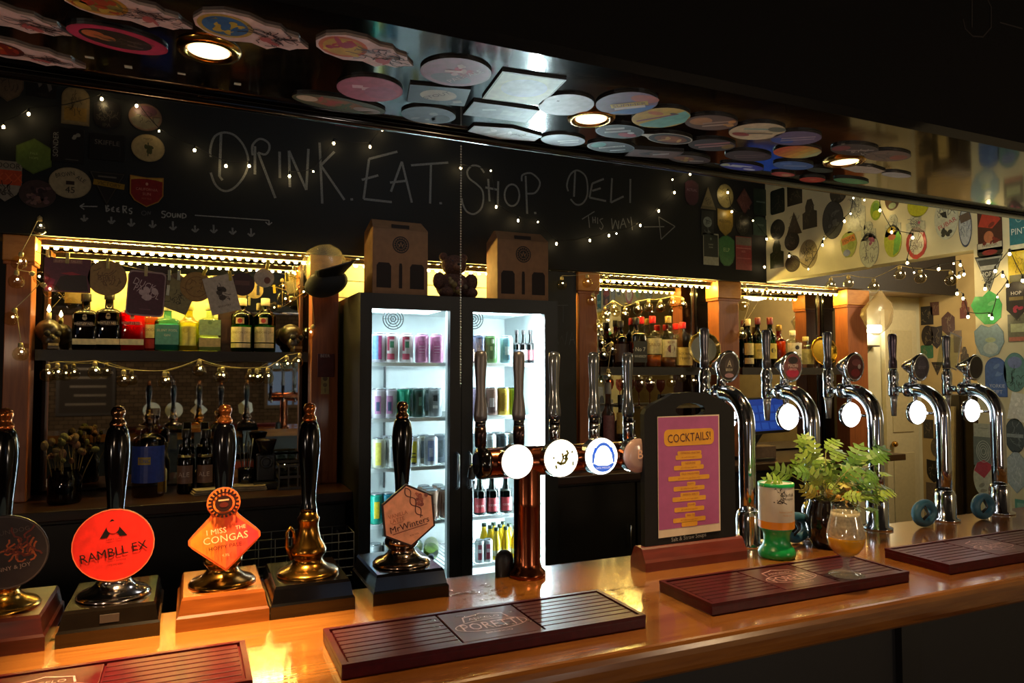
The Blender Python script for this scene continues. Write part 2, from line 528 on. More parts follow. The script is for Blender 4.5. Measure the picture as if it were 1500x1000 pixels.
def P(c):
    return M(c, .42, noise=.16, scale=70)
def print_layers(mb, layers, w, h, z0, poly):
    a, b = w/2, h/2
    for i, L in enumerate(layers):
        z = z0+.00016*(i+1)
        k = L[0]
        if k == 'e':
            mb.ellipse(L[1]*a, L[2]*b, L[3]*a, L[4]*b, z, P(L[5]))
        elif k == 'ring':
            mb.ring(L[1]*a, L[2]*b, L[3]*a, L[4]*b, L[5]*min(a, b), z, P(L[6]))
        elif k == 'r':
            rot = R(L[6]) if len(L) > 6 else 0
            c, q = math.cos(rot), math.sin(rot)
            cx, cy, hw, hh = L[1]*a, L[2]*b, L[3]*a, L[4]*b
            mb.flat([(cx+x*c-y*q, cy+x*q+y*c) for x, y in ((-hw, -hh), (hw, -hh), (hw, hh), (-hw, hh))], z, P(L[5]))
        elif k == 't':
            rot = R(L[6]) if len(L) > 6 else 0
            mb.text(L[1], L[2]*a, L[3]*b, L[4]*b, z, P(L[5]), rot, maxw=(L[7] if len(L) > 7 else 1.7)*a)
        elif k == 'p':
            mb.flat([(x*a, y*b) for x, y in L[1]], z, P(L[2]))
        elif k == 'in':
            mb.flat([(x*L[1], y*L[1]) for x, y in poly], z, P(L[2]))
        elif k == 's':      # pen scribbles
            r2 = random.Random(L[1])
            cx, cy, sx, sy = (L[4] if len(L) > 4 else (0, 0, .7, .7))
            for _ in range(L[2]):
                x, y = cx+r2.uniform(-1, 1)*sx*.8, cy+r2.uniform(-1, 1)*sy*.8
                an = r2.uniform(0, TAU); pts = []
                for _k in range(6):
                    pts.append((max(-.9, min(.9, x))*a, max(-.9, min(.9, y))*b))
                    an += r2.uniform(-1.1, 1.1)
                    x += math.cos(an)*.09; y += math.sin(an)*.09
                mb.stroke(pts, min(a, b)*.045, z, P(L[3]))
        elif k == 'b':      # blotches of colour
            r2 = random.Random(L[1])
            cx, cy, sx, sy = (L[4] if len(L) > 4 else (0, 0, .6, .6))
            for _ in range(L[2]):
                x, y = cx+r2.uniform(-1, 1)*sx, cy+r2.uniform(-1, 1)*sy
                q_ = L[5] if len(L) > 5 else 1.0
                mb.ellipse(x*a, y*b, r2.uniform(.06, .2)*a*q_, r2.uniform(.06, .2)*b*q_, z+_*.00004, P(L[3]), 9, r2.uniform(0, 3))
        elif k == 'st':
            mb.stroke([(x*a, y*b) for x, y in L[1]], L[2]*min(a, b), z, P(L[3]))
def plate(name, parent, shape, w, h, layers, base, thick=.004, edge=None, back=None, mat=None):
    poly = shape if isinstance(shape, list) else shape_poly(shape, w, h)
    pl = MB().prism(poly, 0, thick, mat or P(base), edge or P('#15110f'), back or WHITE).build(name, parent)
    if layers:
        pm = MB()
        print_layers(pm, layers, w, h, thick, poly)
        pm.build('print', pl)
    return pl

# ================================================================ hand pumps on the counter's back edge
HB = M('#030305', .12, noise=.1)
def hand_pump(x, label, basemat, brass, finial, tall=1.0, lever=False, plate_=False):
    t = thing('hand_pump', label, 'hand pump', (x, 1.45, ZC), group='hand pumps on the counter')
    # stepped base with chamfered top
    w, d = .0752, .096
    b = MB()
    rings = [(1.0, 1.0, 0), (1.0, 1.0, .022), (.955, .965, .026), (.90, .92, .050), (.86, .89, .055)]
    vs = []
    for sx, sy, z in rings:
        vs += [(-w*sx, -d*sy, z), (w*sx, -d*sy, z), (w*sx, d*sy, z), (-w*sx, d*sy, z)]
    fs = [(3, 2, 1, 0)]
    for i in range(len(rings)-1):
        for k in range(4):
            fs.append((i*4+k, i*4+(k+1) % 4, i*4+4+(k+1) % 4, i*4+4+k))
    fs.append(tuple(len(vs)-4+k for k in range(4)))
    b.add(vs, fs, basemat)
    base = b.build('base', t)
    if plate_:
        MB().box(-.014, .014, -d*.968, -d*.945, .031, .044, M('#2a211b', .6)).build('maker_plate', base)
    MB().box(-.03, .03, .030, .06, -.12, -.0005, STEEL).build('clamp', t)
    # brass vase-shaped fulcrum
    MB().lathe([(.057, .055), (.058, .058), (.053, .064), (.040, .068), (.030, .076), (.0255, .084), (.028, .088), (.033, .094), (.034, .102), (.030, .110),
                (.024, .120), (.020, .135), (.0185, .150), (.021, .156), (.021, .161), (.017, .166), (.015, .176)], brass, 32, (0, -.02, 0)).build('fulcrum', t)
    k = tall
    MB().lathe([(.0165, .174), (.0150, .182), (.0135, .190), (.0137, .21), (.0155, .235), (.0185, .265), (.0205, .29), (.0207, .31), (.0190, .328), (.0160, .340), (.0120, .346)], HB, 28, (0, -.02, 0)).build('handle', t)
    MB().lathe([(.0125, .346), (.0135, .349), (.0125, .353), (.0095, .357), (.0090, .361), (.0115, .367), (.0118, .372), (.0085, .379), (.0005, .381)], finial, 22, (0, -.02, 0)).build('finial', t)
    if lever:
        MB().tube([(-.030, -.024, .085), (-.040, -.026, .11), (-.040, -.026, .138), (-.034, -.026, .146), (-.028, -.026, .138), (-.026, -.026, .115)], .0036, brass, 8).build('lever', t)
    return t
def pump_clip(t, px, py, w, h, shape, layers, base, roll, yaw=0, y=1.365, edge=None):
    p = ony(px, py, y)
    e = plate('pump_clip', t, shape, w, h, layers, base, .004, edge)
    u = Vector((math.cos(roll)*math.cos(yaw), math.sin(yaw), math.sin(roll)))
    v = Vector((-math.sin(roll), -.10, math.cos(roll)))
    u.normalize(); v = (v-u*v.dot(u)).normalized(); n = u.cross(v)
    e.matrix_local = Matrix.Translation(-Vector(t.location)) @ frame3(u, v, n, p)
    MB().box(-.006, .006, -.02, .02, -.03, 0, STEEL).build('bracket', e)
    return e
FIN_W = M('#a8602c', .18, .8, noise=.15)
FIN_B = M('#8f6a4a', .16, 1.0, noise=.1)
hp1 = hand_pump(-.279, 'mahogany-based hand pump with a dark grey round clip at the left edge', MAHOG, BRASS, FIN_W)
hp2 = hand_pump(-.115, 'black-based hand pump carrying the red round clip', M('#0f0a06', .14, coat=.7, noise=.2), M('#b4a7a0', .14, 1.0, noise=.05), FIN_B, plate_=True)
hp3 = hand_pump(.059, 'amber wood-based hand pump carrying the orange diamond clip', AMBERW, BRASSD, FIN_W)
hp4 = hand_pump(.211, 'hand pump without any clip showing its brass fulcrum and lever', BLACKG, BRASSD, FIN_W, lever=True)
hp5 = hand_pump(.395, 'hand pump carrying the peach hexagonal clip in front of the fridge', BLACKG, M('#8d7a6c', .14, 1.0, noise=.08), FIN_B)

pump_clip(hp1, 8, 808, .118, .118, 'ellipse', [('ring', 0, 0, .98, .98, .03, '#4a4646'), ('s', 3, 10, '#8a4a2a', (.35, 0, .25, .25)), ('s', 9, 10, '#5a2a24', (.4, .1, .25, .3)), ('t', 'PENNY & JOY', .1, -.45, .14, '#8a7f78', 4), ('t', 'GUN DOG', .2, .55, .12, '#4f4b4a', 4)], '#232225', R(5))
r_, b_ = '#0c0606', '#d3241a'
pump_clip(hp2, 167, 797, .121, .121, 'ellipse', [('ring', 0, 0, 1, 1, .025, '#e8734c'), 
          ('p', [(-.32, .23), (-.02, .72), (.02, .72), (.34, .23), (.17, .23), (.10, .33), (.0, .36), (-.08, .33), (-.14, .23)], r_), ('e', .01, .50, .15, .17, b_),
          ('t', 'ABBEY DALE', .02, .17, .05, '#7c1410'), ('t', 'RAMBLL EX', .0, -.18, .24, r_, 6, 1.62), ('t', 'WEST BRIDGE', .05, -.43, .05, '#7c1410'), ('t', '5.0% ABV', .05, -.55, .05, '#7c1410')], b_, R(4))
# clip 3: diamond with a bottle-cap disc on top, orange on the left running to red on the right
dw, dh = .122, .150
dpoly = [(0, -.075), (.052, -.028), (.0585, -.020), (.0585, -.012), (.052, -.004), (.024, .024)] + arc(0, .047, .0275, -40, 220, 14) + [(-.024, .024), (-.052, -.004), (-.0585, -.012), (-.0585, -.020), (-.052, -.028)]
grad = []
for i, c in enumerate(['#f0902a', '#f2832a', '#f07030', '#ec5c36', '#e8473a', '#e23a40']):
    xa, xb = -.9+i*.30, -.9+(i+1)*.30+.002
    def yy(x, s):
        q = (1-abs(x)/.99)
        return (-.22+q*.72 if s > 0 else -.22-q*.72)
    grad.append(('p', [(xa, yy(xa, -1)), (xb, yy(xb, -1)), (xb, yy(xb, 1)), (xa, yy(xa, 1))], c))
grad += [('e', -.02, .63, .40, .32, '#f07a2c'), ('e', .1, .63, .28, .30, '#ec6a32')]
teeth = []
for k in range(22):
    q = TAU*k/22
    teeth.append(('r', .36*math.cos(q), .63+.295*math.sin(q), .05, .025, '#2a0f0a', math.degrees(q)))
cl3 = grad + teeth + [('ring', 0, .63, .33, .27, .04, '#2a0f0a'), ('e', 0, .63, .235, .19, '#2a0f0a'), ('r', 0, .71, .14, .018, '#f0b080'), ('e', .0, .60, .12, .06, '#5a1a12'),
      ('t', 'I MISS', -.22, .0, .125, '#f6dfa8', 3), ('t', 'THE', .42, .035, .085, '#f6dfa8', 3), ('t', 'CONGAS', .02, -.18, .165, '#f6dfa8', 3, 1.35), ('t', 'HOPPY PALE', .0, -.38, .09, '#3a0808', 3), ('t', '4.3%', .0, -.58, .06, '#f0c080')]
pump_clip(hp3, 329, 774, dw, dh, dpoly, cl3, '#ee6a2e', R(3), y=1.36)
dna = []
for s in (0, 1):
    dna.append(('st', [(-.05+.012*k+.10*math.sin(k*.62+s*math.pi)*1.0+(k*.022), .88-.062*k+.05*math.sin(k*.62+s*math.pi)) for k in range(17)], .035, '#4a1a18'))
pump_clip(hp5, 598, 754, .102, .126, 'hex', [('in', .935, '#e6a888')] + dna + [('b', 4, 9, '#8a4a42', (.55, .42, .22, .18), .4), ('b', 8, 7, '#a8604e', (.5, .48, .24, .16), .45),
          ('t', 'VANILLA', -.42, .10, .12, '#b06a4c', 6, .75), ('t', 'LATTE', -.46, -.06, .12, '#b06a4c', 6, .55), ('t', 'MILK STOUT', -.45, -.16, .045, '#8a4a3a', 6), ('t', 'MrWinters', .0, -.28, .20, '#3a1420', 6, 1.55),
          ('r', .0, -.43, .7, .012, '#7a3a34', 6), ('t', '4.3% VOL', .15, -.62, .05, '#7a3a34', 6)], '#2a1213', R(7), y=1.37)

# ================================================================ copper T font with five taps
HANDLE = M('#55545a', .30, .3, noise=.1)
HCLEAR = M('#6a7076', .10, .7, noise=.15, coat=.6)
def lit(c, e=6.0):
    return M(c, .4, emit=e)
tf = thing('tee_font', 'copper tee-shaped beer font with five tap handles and lit lenses', 'beer font', (0, 0, 0))
xc = .671; yc = 1.42; zb = 1.347
MB().lathe([(.040, 0), (.040, .010), (.032, .018), (.029, .03), (.029, .15), (.0298, .155), (.029, .16), (.029, .235), (.031, .25)], COPPER, 32, (xc, yc, ZC)).build('column', tf)
m = MB(); m.T = Matrix.Translation((.575, yc, zb)) @ Matrix.Rotation(R(90), 4, 'Y')
m.lathe([(.0315, 0), (.0325, .004), (.0325, .455), (.030, .46)], COPPER, 32); m.build('crossbar', tf)
m = MB(); m.T = Matrix.Translation((.552, yc, zb)) @ Matrix.Rotation(R(90), 4, 'Y')
m.lathe([(.022, 0), (.033, .004), (.034, .018), (.0335, .0235)], BLACKG, 28); m.build('end_cap', tf)
MB().lathe([(.021, 0), (.021, .034), (.018, .046), (.010, .053), (.0005, .055)], M('#0b0b0d', .5), 20, (.628, 1.445, ZC), cap=False, sy=.7).build('cable_cover', tf)
hx = [ony(q, 600, yc+.02).x for q in (704, 760, 812, 870, 920)]
for i, x in enumerate(hx):
    h = MB().lathe([(.0085, 0), (.012, .004), (.013, .03), (.0125, .045)], CHROME if i > 1 else M('#3a2a26', .2, .8), 20, (x, yc+.02, zb+.030)).build('tap_body', tf)
    MB().lathe([(.0118, 0), (.0120, .012)], BLACKG, 20, (x, yc+.02, zb+.0755)).build('collar', h)
    g = MB().lathe([(.0140, 0), (.0158, .012), (.0135, .034), (.0105, .056), (.0112, .085), (.0135, .122), (.0140, .140), (.0120, .149), (.004, .152)], HANDLE if i < 2 else HCLEAR, 24, (x, yc+.02, zb+.0878), sy=.75).build('tap_handle', tf)
    m = MB().tube([(x, yc+.03, zb-.01), (x, yc+.065, zb-.015), (x, yc+.075, zb-.04)], .009, CHROME, 10); m.build('spout', tf)
def lens(px, py, rpx, layers, y, glow, label):
    p = ony(px, py, y); r = rpx*depth(p)/F
    e = MB()
    e.T = frame3(Vector((1, 0, 0)), Vector((0, 0, 1)), Vector((0, -1, 0)), p)
    e.prism([(r*1.04*math.cos(TAU*k/36), r*1.04*math.sin(TAU*k/36)) for k in range(36)], -.020, -.001, M('#6f6a66', .25, .8), CHROME)
    o = e.build('lens_housing', tf)
    f = MB(); f.T = e.T
    f.lathe([(r, -.001), (r*.97, .004), (r*.6, .007), (.0004, .008)], glow, 36, cap=False)
    f.build('lens', o)
    if layers:
        q = MB(); q.T = e.T @ Matrix.Translation((0, 0, .0082))
        for L in layers:
            if L[0] == 't':
                q.text(L[1], L[2]*r, L[3]*r, L[4]*r, .001*L[7] if len(L) > 7 else .001, M(L[5], .5, emit=.25), R(L[6]), maxw=1.5*r)
            elif L[0] == 'ring':
                q.ring(0, 0, L[1]*r, L[1]*r, L[2]*r, .0004, M(L[3], .5, emit=.5))
            elif L[0] == 'p':
                q.flat([(x*r, y*r) for x, y in L[1]], .0002*L[3], M(L[2], .5, emit=L[4] if len(L) > 4 else .4))
            elif L[0] == 'st':
                q.stroke([(x*r, y*r) for x, y in L[1]], L[2]*r, .0012, M(L[3], .5, emit=.05))
        q.build('lens_print', o)
YL = 1.372
lens(758, 676, 24.5, [], YL, lit('#fff8e6', 2.6), '')
lens(822, 671, 27, [('st', [(-.38, -.15), (-.15, -.28), (.1, -.22), (.25, .0), (.12, .2), (-.02, .1), (.1, -.05), (.3, .3), (.2, .45)], .15, '#6a661c'), ('st', [(-.2, -.32), (.0, .0), (-.05, .3)], .11, '#8a7a24'),
                     ('p', [(-.62, .1), (-.5, .14), (-.5, .02), (-.6, 0)], '#5a5a38', 1), ('p', [(.5, .38), (.62, .42), (.62, .3), (.52, .26)], '#5a5a38', 1), ('p', [(-.5, -.35), (-.38, -.3), (-.32, -.5), (-.44, -.55)], '#6a6a40', 1), ('p', [(.56, -.2), (.68, -.14), (.66, -.4), (.56, -.4)], '#5a5a38', 1)], YL, lit('#fff9e0', 2.6), '')
_blue = '#2a56b0'
lens(881, 668, 26.5, [('p', [(.62*math.cos(R(a)), .78*math.sin(R(a))) for a in range(20, 161, 10)] + [(.5*math.cos(R(a)), .60*math.sin(R(a))) for a in range(160, 19, -10)], _blue, 1, .7),
                      ('p', [(-.60, -.35)] + [(.80*math.cos(R(a)), .84*math.sin(R(a))) for a in range(210, 331, 10)] + [(.60, -.35), (.3, -.48), (-.3, -.48)], _blue, 1, .7),
                      ('p', [(-.62, -.4), (-.45, .5), (-.55, .52), (-.72, .1), (-.72, -.3)], _blue, 1, .7), ('p', [(.62, -.4), (.45, .5), (.55, .52), (.72, .1), (.72, -.3)], _blue, 1, .7), ('t', 'SAN MIGUEL', 0, -.60, .12, '#e8eefa', 0, 1.0)], YL, lit('#f6faff', 2.6), '')
lens(935, 667, 25, [('t', 'B', 0, .1, .5, '#c08a60', 0)], YL, M('#a98a80', .3, coat=.4, noise=.06), '')

# ================================================================ chrome swan-neck fonts (they pour towards the staff side)
def oval(e_mb, rx, ry, z0, z1, mat, side):
    e_mb.prism([(rx*math.cos(TAU*k/32), ry*math.sin(TAU*k/32)) for k in range(32)], z0, z1, mat, side)
def swan(x, label, badge, handle_mat, disc=True, cup=False):
    t = thing('swan_neck_font', label, 'beer font', (x, 1.44, ZC), group='chrome swan-neck fonts')
    MB().lathe([(.040, 0), (.040, .006), (.030, .010), (.030, .075), (.027, .085), (.023, .09)], CHROME, 28).build('base_collar', t)
    pts = [(0, 0, .085), (0, 0, .15), (0, 0, .22), (0, 0, .305)]
    for k in range(1, 10):
        a = R(10*k)
        pts.append((0, .08-.08*math.cos(a), .305+.08*math.sin(a)))
    pts += [(0, .105, .385)]
    MB().tube(pts, .0210, CHROME, 20).build('neck', t)
    m = MB(); m.T = Matrix.Translation((0, .102, .385)) @ Matrix.Rotation(R(-90), 4, 'X')
    m.lathe([(.0225, 0), (.0225, .014), (.014, .020), (.0105, .028), (.0105, .046), (.013, .05)], CHROME, 22); m.build('shank', t)
    y = .163
    MB().lathe([(.012, .362), (.0155, .368), (.0155, .402), (.0135, .410), (.0165, .416), (.0165, .436), (.012, .445), (.0125, .452)], CHROME, 22, (0, y, 0)).build('tap_body', t)
    MB().lathe([(.0075, .300), (.0105, .350), (.0115, .362)], M('#c8c8c4', .12, .7, coat=.5), 18, (0, y, 0)).build('nozzle', t)
    h = MB().lathe([(.0125, .4525), (.0125, .475), (.0105, .482), (.0110, .50), (.0130, .535), (.0138, .555), (.0115, .562), (.002, .564)], handle_mat, 22, (0, y, 0)).build('tap_handle', t)
    # tilted oval badge on a cone-shaped head above the bend
    yb, zb_ = .065, .455
    MB().lathe([(.013, .395), (.011, .42), (.011, .445)], CHROME, 18, (0, yb+.03, 0)).build('badge_stem', t)
    m = MB(); m.T = Matrix.Translation((0, yb, zb_)) @ Matrix.Rotation(R(94), 4, 'X')
    m.T = m.T @ Matrix.Diagonal((1, 1.12, 1, 1))
    m.lathe([(.004, -.066), (.013, -.052), (.030, -.018), (.037, -.006), (.0385, .0), (.0325, .002)], CHROME, 32)
    hd = m.build('badge_head', t)
    f = MB(); f.T = m.T @ Matrix.Translation((0, 0, .0022))
    f.ellipse(0, 0, .0320, .0320, 0, M(badge[0], .3, noise=.3, scale=90, coat=.4), 28)
    for i, L in enumerate(badge[1:]):
        z = .0004*(i+1)
        if L[0] == 't':
            f.text(L[1], L[2]*.03, L[3]*.03, L[4]*.03, z, P(L[5]), 0, .05)
        elif L[0] == 'e':
            f.ellipse(L[1]*.03, L[2]*.03, L[3]*.03, L[4]*.03, z, P(L[5]), 20)
    f.build('badge_print', hd)
    if disc:
        m = MB(); m.T = Matrix.Translation((0, .080, .315)) @ Matrix.Rotation(R(90), 4, 'X')
        m.lathe([(.034, -.016), (.036, -.012), (.036, -.001)], CHROME, 32)
        d = m.build('light_disc', t)
        m2 = MB(); m2.T = m.T
        m2.lathe([(.0358, -.001), (.033, .004), (.018, .007), (.0004, .008)], lit('#f4f6ff', 4.0), 32, cap=False); m2.build('lens', d)
        MB().tube([(0, .087, .345), (0, .087, .372)], .006, CHROME, 10).build('disc_stem', t)
        MB().tube([(0, .019, .315), (0, .064, .315)], .004, CHROME, 8).build('disc_strut', t)
    return t
HG = M('#77757c', .22, .7, noise=.25, scale=120)
hs = [1.304, 1.528, 1.771, 2.057, 2.316]
swan(hs[0], 'chrome swan-neck font right behind the cocktail board', ['#2a2222', ('e', 0, .1, .5, .6, '#3e3430'), ('t', 'A', 0, .25, .5, '#a9a290'), ('t', 'BREW', 0, -.25, .2, '#b7b09c'), ('e', 0, -.7, .5, .18, '#8a6a70')], HG)
swan(hs[1], 'chrome swan-neck font with a red and grey oval badge above the plant', ['#7a4a4c', ('e', 0, .55, .6, .3, '#2e2a2c'), ('e', 0, -.5, .75, .38, '#b02a4a'), ('t', 'MADRI', 0, .1, .28, '#d8c8c0'), ('t', 'CERVEZA', 0, -.2, .16, '#d8c8c0')], HG)
swan(hs[2], 'chrome swan-neck font with a dark red oval badge to the right of the plant', ['#5c2426', ('e', .1, .4, .6, .3, '#8a4a48'), ('e', .5, .05, .2, .2, '#c8b8b0'), ('e', 0, -.5, .6, .35, '#8a2026')], HG)
swan(hs[3], 'chrome swan-neck font with a slate violet badge before the cream doorway', ['#4a4652', ('e', 0, .2, .6, .5, '#57525f'), ('t', 'STOUT', 0, 0, .25, '#8d8795')], M('#5d4f5e', .25, .6, noise=.2, scale=120))
swan(hs[4], 'chrome swan-neck font with a near-black badge at the right end', ['#1f1a18', ('e', 0, 0, .7, .7, '#2a2320')], HG)
# ================================================================ slatted drip mats
def drip_mat(xl, label, logo=True):
    w, d, h = .520, .160, .022
    t = thing('bar_mat', label, 'bar mat', (xl, 1.052, ZC), group='dark red drip mats on the counter')
    MB().box(0, w, 0, d, 0, h-.006, RUBBER, .002).build('tray', t)
    rm = MB()
    for a in ((0, w, 0, .008), (0, w, d-.008, d), (0, .008, .0081, d-.0081), (w-.008, w, .0081, d-.0081)):
        rm.box(*a, h-.0062, h, RUBBER)
    rm.build('rim', t)
    MB().box(.190, .330, .012, d-.012, h-.0062, h-.001, RUBBER, .0015).build('logo_panel', t)
    sl = None
    n = 8
    for sx in (.012, .333):
        for k in range(n):
            y0 = .0105+k*(d-.021)/n
            if sl is None:
                sl = MB().box(0, .175, 0, (d-.021)/n-.0026, h-.0062, h-.001, RUBBER, .0006).build('slat', t)
                sl.location = (sx, y0, 0)
            else:
                inst(sl, t, (sx, y0, 0))
    if logo:
        g = MB(); mt = M('#b48d8c', .5, noise=.3, scale=90)
        z = h-.0003
        cx, cy = .260, .08
        g.text('PORETTI', cx, cy-.012, .030, z, mt, 0, .105)
        g.ring(cx, cy-.012, .064, .026, .002, z, mt)
        g.stroke([(cx-.040, cy+.012), (cx-.035, cy+.034), (cx-.012, cy+.040), (cx, cy+.046), (cx+.015, cy+.040), (cx+.036, cy+.034), (cx+.040, cy+.012)], .003, z, mt)
        g.text('ANGELO', cx, cy+.024, .010, z, mt)
        g.text('BIRRIFICIO', cx, cy-.046, .007, z, mt)
        g.build('logo', t)
    return t
drip_mat(-.436, 'dark red slatted drip mat cut off by the lower left corner')
drip_mat(.204, 'wet dark red slatted drip mat in front of the hand pumps and copper font')
drip_mat(.866, 'dark red slatted drip mat with the beer glass standing on it')
drip_mat(1.512, 'dark red slatted drip mat at the far right of the counter')

# spilled water
def spill(px, py, n, seed, label, sx=.05, sy=.03):
    r2 = random.Random(seed)
    c = onz(px, py, ZC)
    mb = MB()
    wm = G('#f2f0ea', .97, .04, 1.33)
    for k in range(n):
        x, y = c.x+r2.uniform(-sx, sx), c.y+r2.uniform(-sy, sy)
        r = r2.uniform(.002, .012)
        pr = [(r, .0002), (r*.85, .0011), (r*.5, .0018), (.0003, .0021)]
        mb.lathe(pr, wm, 12, (x, y, ZC), True, False, r2.uniform(.7, 1.8), r2.uniform(.5, 1))
    o = tag(mb.build('water_spill'), label, 'spill'); o['kind'] = 'stuff'
spill(700, 868, 22, 1, 'small water drops spilled on the wood left of the copper font', .07, .05)
spill(925, 870, 16, 4, 'small water drops spilled near the left end of the glass mat', .06, .05)
o = MB()
wm = G('#f2f0ea', .97, .04, 1.33)
r2 = random.Random(12)
for k in range(16):
    r = r2.uniform(.003, .011)
    o.lathe([(r, .0002), (r*.8, .0012), (.0003, .0018)], wm, 12, (r2.uniform(.36, .60), r2.uniform(1.10, 1.19), ZC+.0221), True, False, r2.uniform(.8, 2), r2.uniform(.5, 1))
o = tag(o.build('water_spill'), 'water drops lying on the wet drip mat', 'spill'); o['kind'] = 'stuff'

# ================================================================ cocktail board
ab = thing('menu_board', 'black arched table-top board with a purple cocktail poster on a red wood foot', 'menu board', (1.062, 1.365, ZC))
hw = .129
foot = [(-.165, 0), (-.165, 0)]
m = MB()
pr = [(-.030, 0), (-.030, .020), (-.026, .026), (-.016, .046), (-.012, .050), (.012, .050), (.016, .046), (.026, .026), (.030, .020), (.030, 0)]
n = len(pr)
REDW = wood('red_wood', '#4c140c', '#73271a', .45, 7, .15)
m.add([(-.143, y, z) for y, z in pr]+[(.143, y, z) for y, z in pr], [(i, (i+1) % n, n+(i+1) % n, n+i) for i in range(n)]+[tuple(reversed(range(n))), tuple(range(n, 2*n))], REDW)
m.build('foot', ab)
# board with a hand slot
outer = [(-hw, .042), (hw, .042), (hw, .345)] + [(hw-.006, .357), (hw-.03, .370), (hw-.06, .381), (.05, .391), (0, .394), (-.05, .391), (-hw+.06, .381), (-hw+.03, .370), (-hw+.006, .357)] + [(-hw, .345)]
slot = [(.038*math.cos(TAU*k/20)*(1.0 if abs(math.cos(TAU*k/20)) < .7 else 1.12), .352+.0170*math.sin(TAU*k/20)) for k in range(20)]
bm = bmesh.new()
vo = [bm.verts.new((x, -.008, z)) for x, z in outer]
vi = [bm.verts.new((x, -.008, z)) for x, z in slot]
for L in (vo, vi):
    for i in range(len(L)):
        bm.edges.new((L[i], L[(i+1) % len(L)]))
bmesh.ops.triangle_fill(bm, use_beauty=True, edges=bm.edges[:])
fs = bm.faces[:]
ext = bmesh.ops.extrude_face_region(bm, geom=fs)
for v in [g for g in ext['geom'] if isinstance(g, bmesh.types.BMVert)]:
    v.co.y += .016
bmesh.ops.recalc_face_normals(bm, faces=bm.faces[:])
me = bpy.data.meshes.new('board'); bm.to_mesh(me); bm.free()
me.materials.append(M('#060608', .6, noise=.2, spec=.3))
bd = bpy.data.objects.new('board', me); COL.objects.link(bd); bd.parent = ab
pw, ph = .176, .274
pz = .203
UV = frame3(Vector((1, 0, 0)), Vector((0, 0, 1)), Vector((0, -1, 0)), (-.006, -.009, pz))
m = MB(); m.T = UV
m.prism([(-pw/2, -ph/2), (pw/2, -ph/2+.002), (pw/2, ph/2), (-pw/2, ph/2-.001)], 0, .0006, M('#d8c9b0', .7, noise=.05))
ps = m.build('poster', ab)
m = MB(); m.T = UV
PUR, YEL = M('#a9548c', .6, noise=.08), M('#dfa02c', .6, noise=.08)
m.flat([(-pw/2+.001, -ph/2+.018), (pw/2-.004, -ph/2+.020), (pw/2-.003, ph/2-.003), (-pw/2+.001, ph/2-.003)], .0009, PUR)
def rr(cx, cy, w, h, z, mat):
    r = h*.3
    p = []
    for ax, ay, a0 in ((w/2-r, h/2-r, 0), (-w/2+r, h/2-r, 90), (-w/2+r, -h/2+r, 180), (w/2-r, -h/2+r, 270)):
        p += [(cx+x, cy+y) for x, y in arc(ax, ay, r, a0, a0+90, 4)]
    m.flat(p, z, mat)
rr(.0, ph/2-.050, .142, .038, .0013, YEL)
m.text('COCKTAILS!', 0, ph/2-.050, .019, .0017, M('#4a1a22', .6), R(2), .122)
ROWS = [(.068, .075, 'ESPRESSO MARTINI'), (.056, .085, 'NEGRONI'), (.056, .117, 'OLD FASHIONED'), (.024, .088, 'MOJITO'), (.054, .095, 'APEROL SPRITZ'), (.024, .085, 'DAIQUIRI'), (.028, .092, 'MAI TAI')]
for i, (wa, wb, s) in enumerate(ROWS):
    y = ph/2-.086-i*.0238
    rr(.004*(i % 2), y, wa, .009, .0013, YEL); rr(-.002, y-.0098, wb, .0105, .0013, YEL)
    m.text(s, .002, y, .0045, .0017, M('#a85a3a', .6)); m.text('gin vodka lime sugar bitters soda'[:int(wb*300)], -.002, y-.0098, .0042, .0017, M('#b0682e', .6))
rr(-.002, ph/2-.086-7*.0238+.004, .045, .011, .0013, YEL)
m.build('poster_print', ps)
m = MB(); m.T = UV
m.text('Salt & Straw Soups', -.004, -ph/2-.006, .012, .0012, M('#8a8a86', .9, noise=.3), R(2), .13)
m.build('chalk_line', ab)

# ================================================================ charity collection tin
tp = onz(1138, 815, ZC)
ct = thing('collection_tin', 'green and white plastic charity collection tin with an orange band', 'collection tin', (tp.x, tp.y, ZC))
GRN = M('#12924a', .28, noise=.06, coat=.3)
MB().lathe([(.040, 0), (.0425, .004), (.043, .014), (.039, .022), (.033, .028), (.030, .040), (.031, .055), (.036, .066), (.0405, .070)], GRN, 32).build('foot', ct)
MB().lathe([(.0405, .0702), (.0412, .074), (.0412, .168), (.0405, .170)], M('#c9c2b4', .35, noise=.04), 32).build('body', ct)
MB().lathe([(.0414, .0712), (.0414, .088)], M('#dd8a1e', .4, noise=.05), 32, cap=False).build('orange_band', ct)
MB().lathe([(.0418, .1685), (.0418, .176), (.037, .1765), (.036, .172), (.0005, .172)], GRN, 32, cap=False).build('rim', ct)
MB().lathe([(.0355, .1725), (.0355, .1745), (.0005, .1745)], WHITE, 28, cap=False).build('lid', ct)
MB().box(-.014, .014, -.0015, .0015, .1746, .1750, BLACK).build('coin_slot', ct)
m = MB()
for s, a, z, h, c in (('Norfolk', 40, .152, .008, '#2c2622'), ('Hospice', 40, .142, .008, '#2c2622'), ('Nelson\'s Journey', 32, .112, .005, '#c98a3a'), ('Thank you', 34, .104, .005, '#c98a3a')):
    v, f, w = text_geo(s)
    hh = h; r = .0416
    vs = []
    for x, y, _ in v:
        q = R(-90-24.1-3)+(R(a-14))+x*hh/r
        vs.append((r*math.cos(q), r*math.sin(q), z+y*hh))
    m.add(vs, f, P(c))
r2 = random.Random(2)
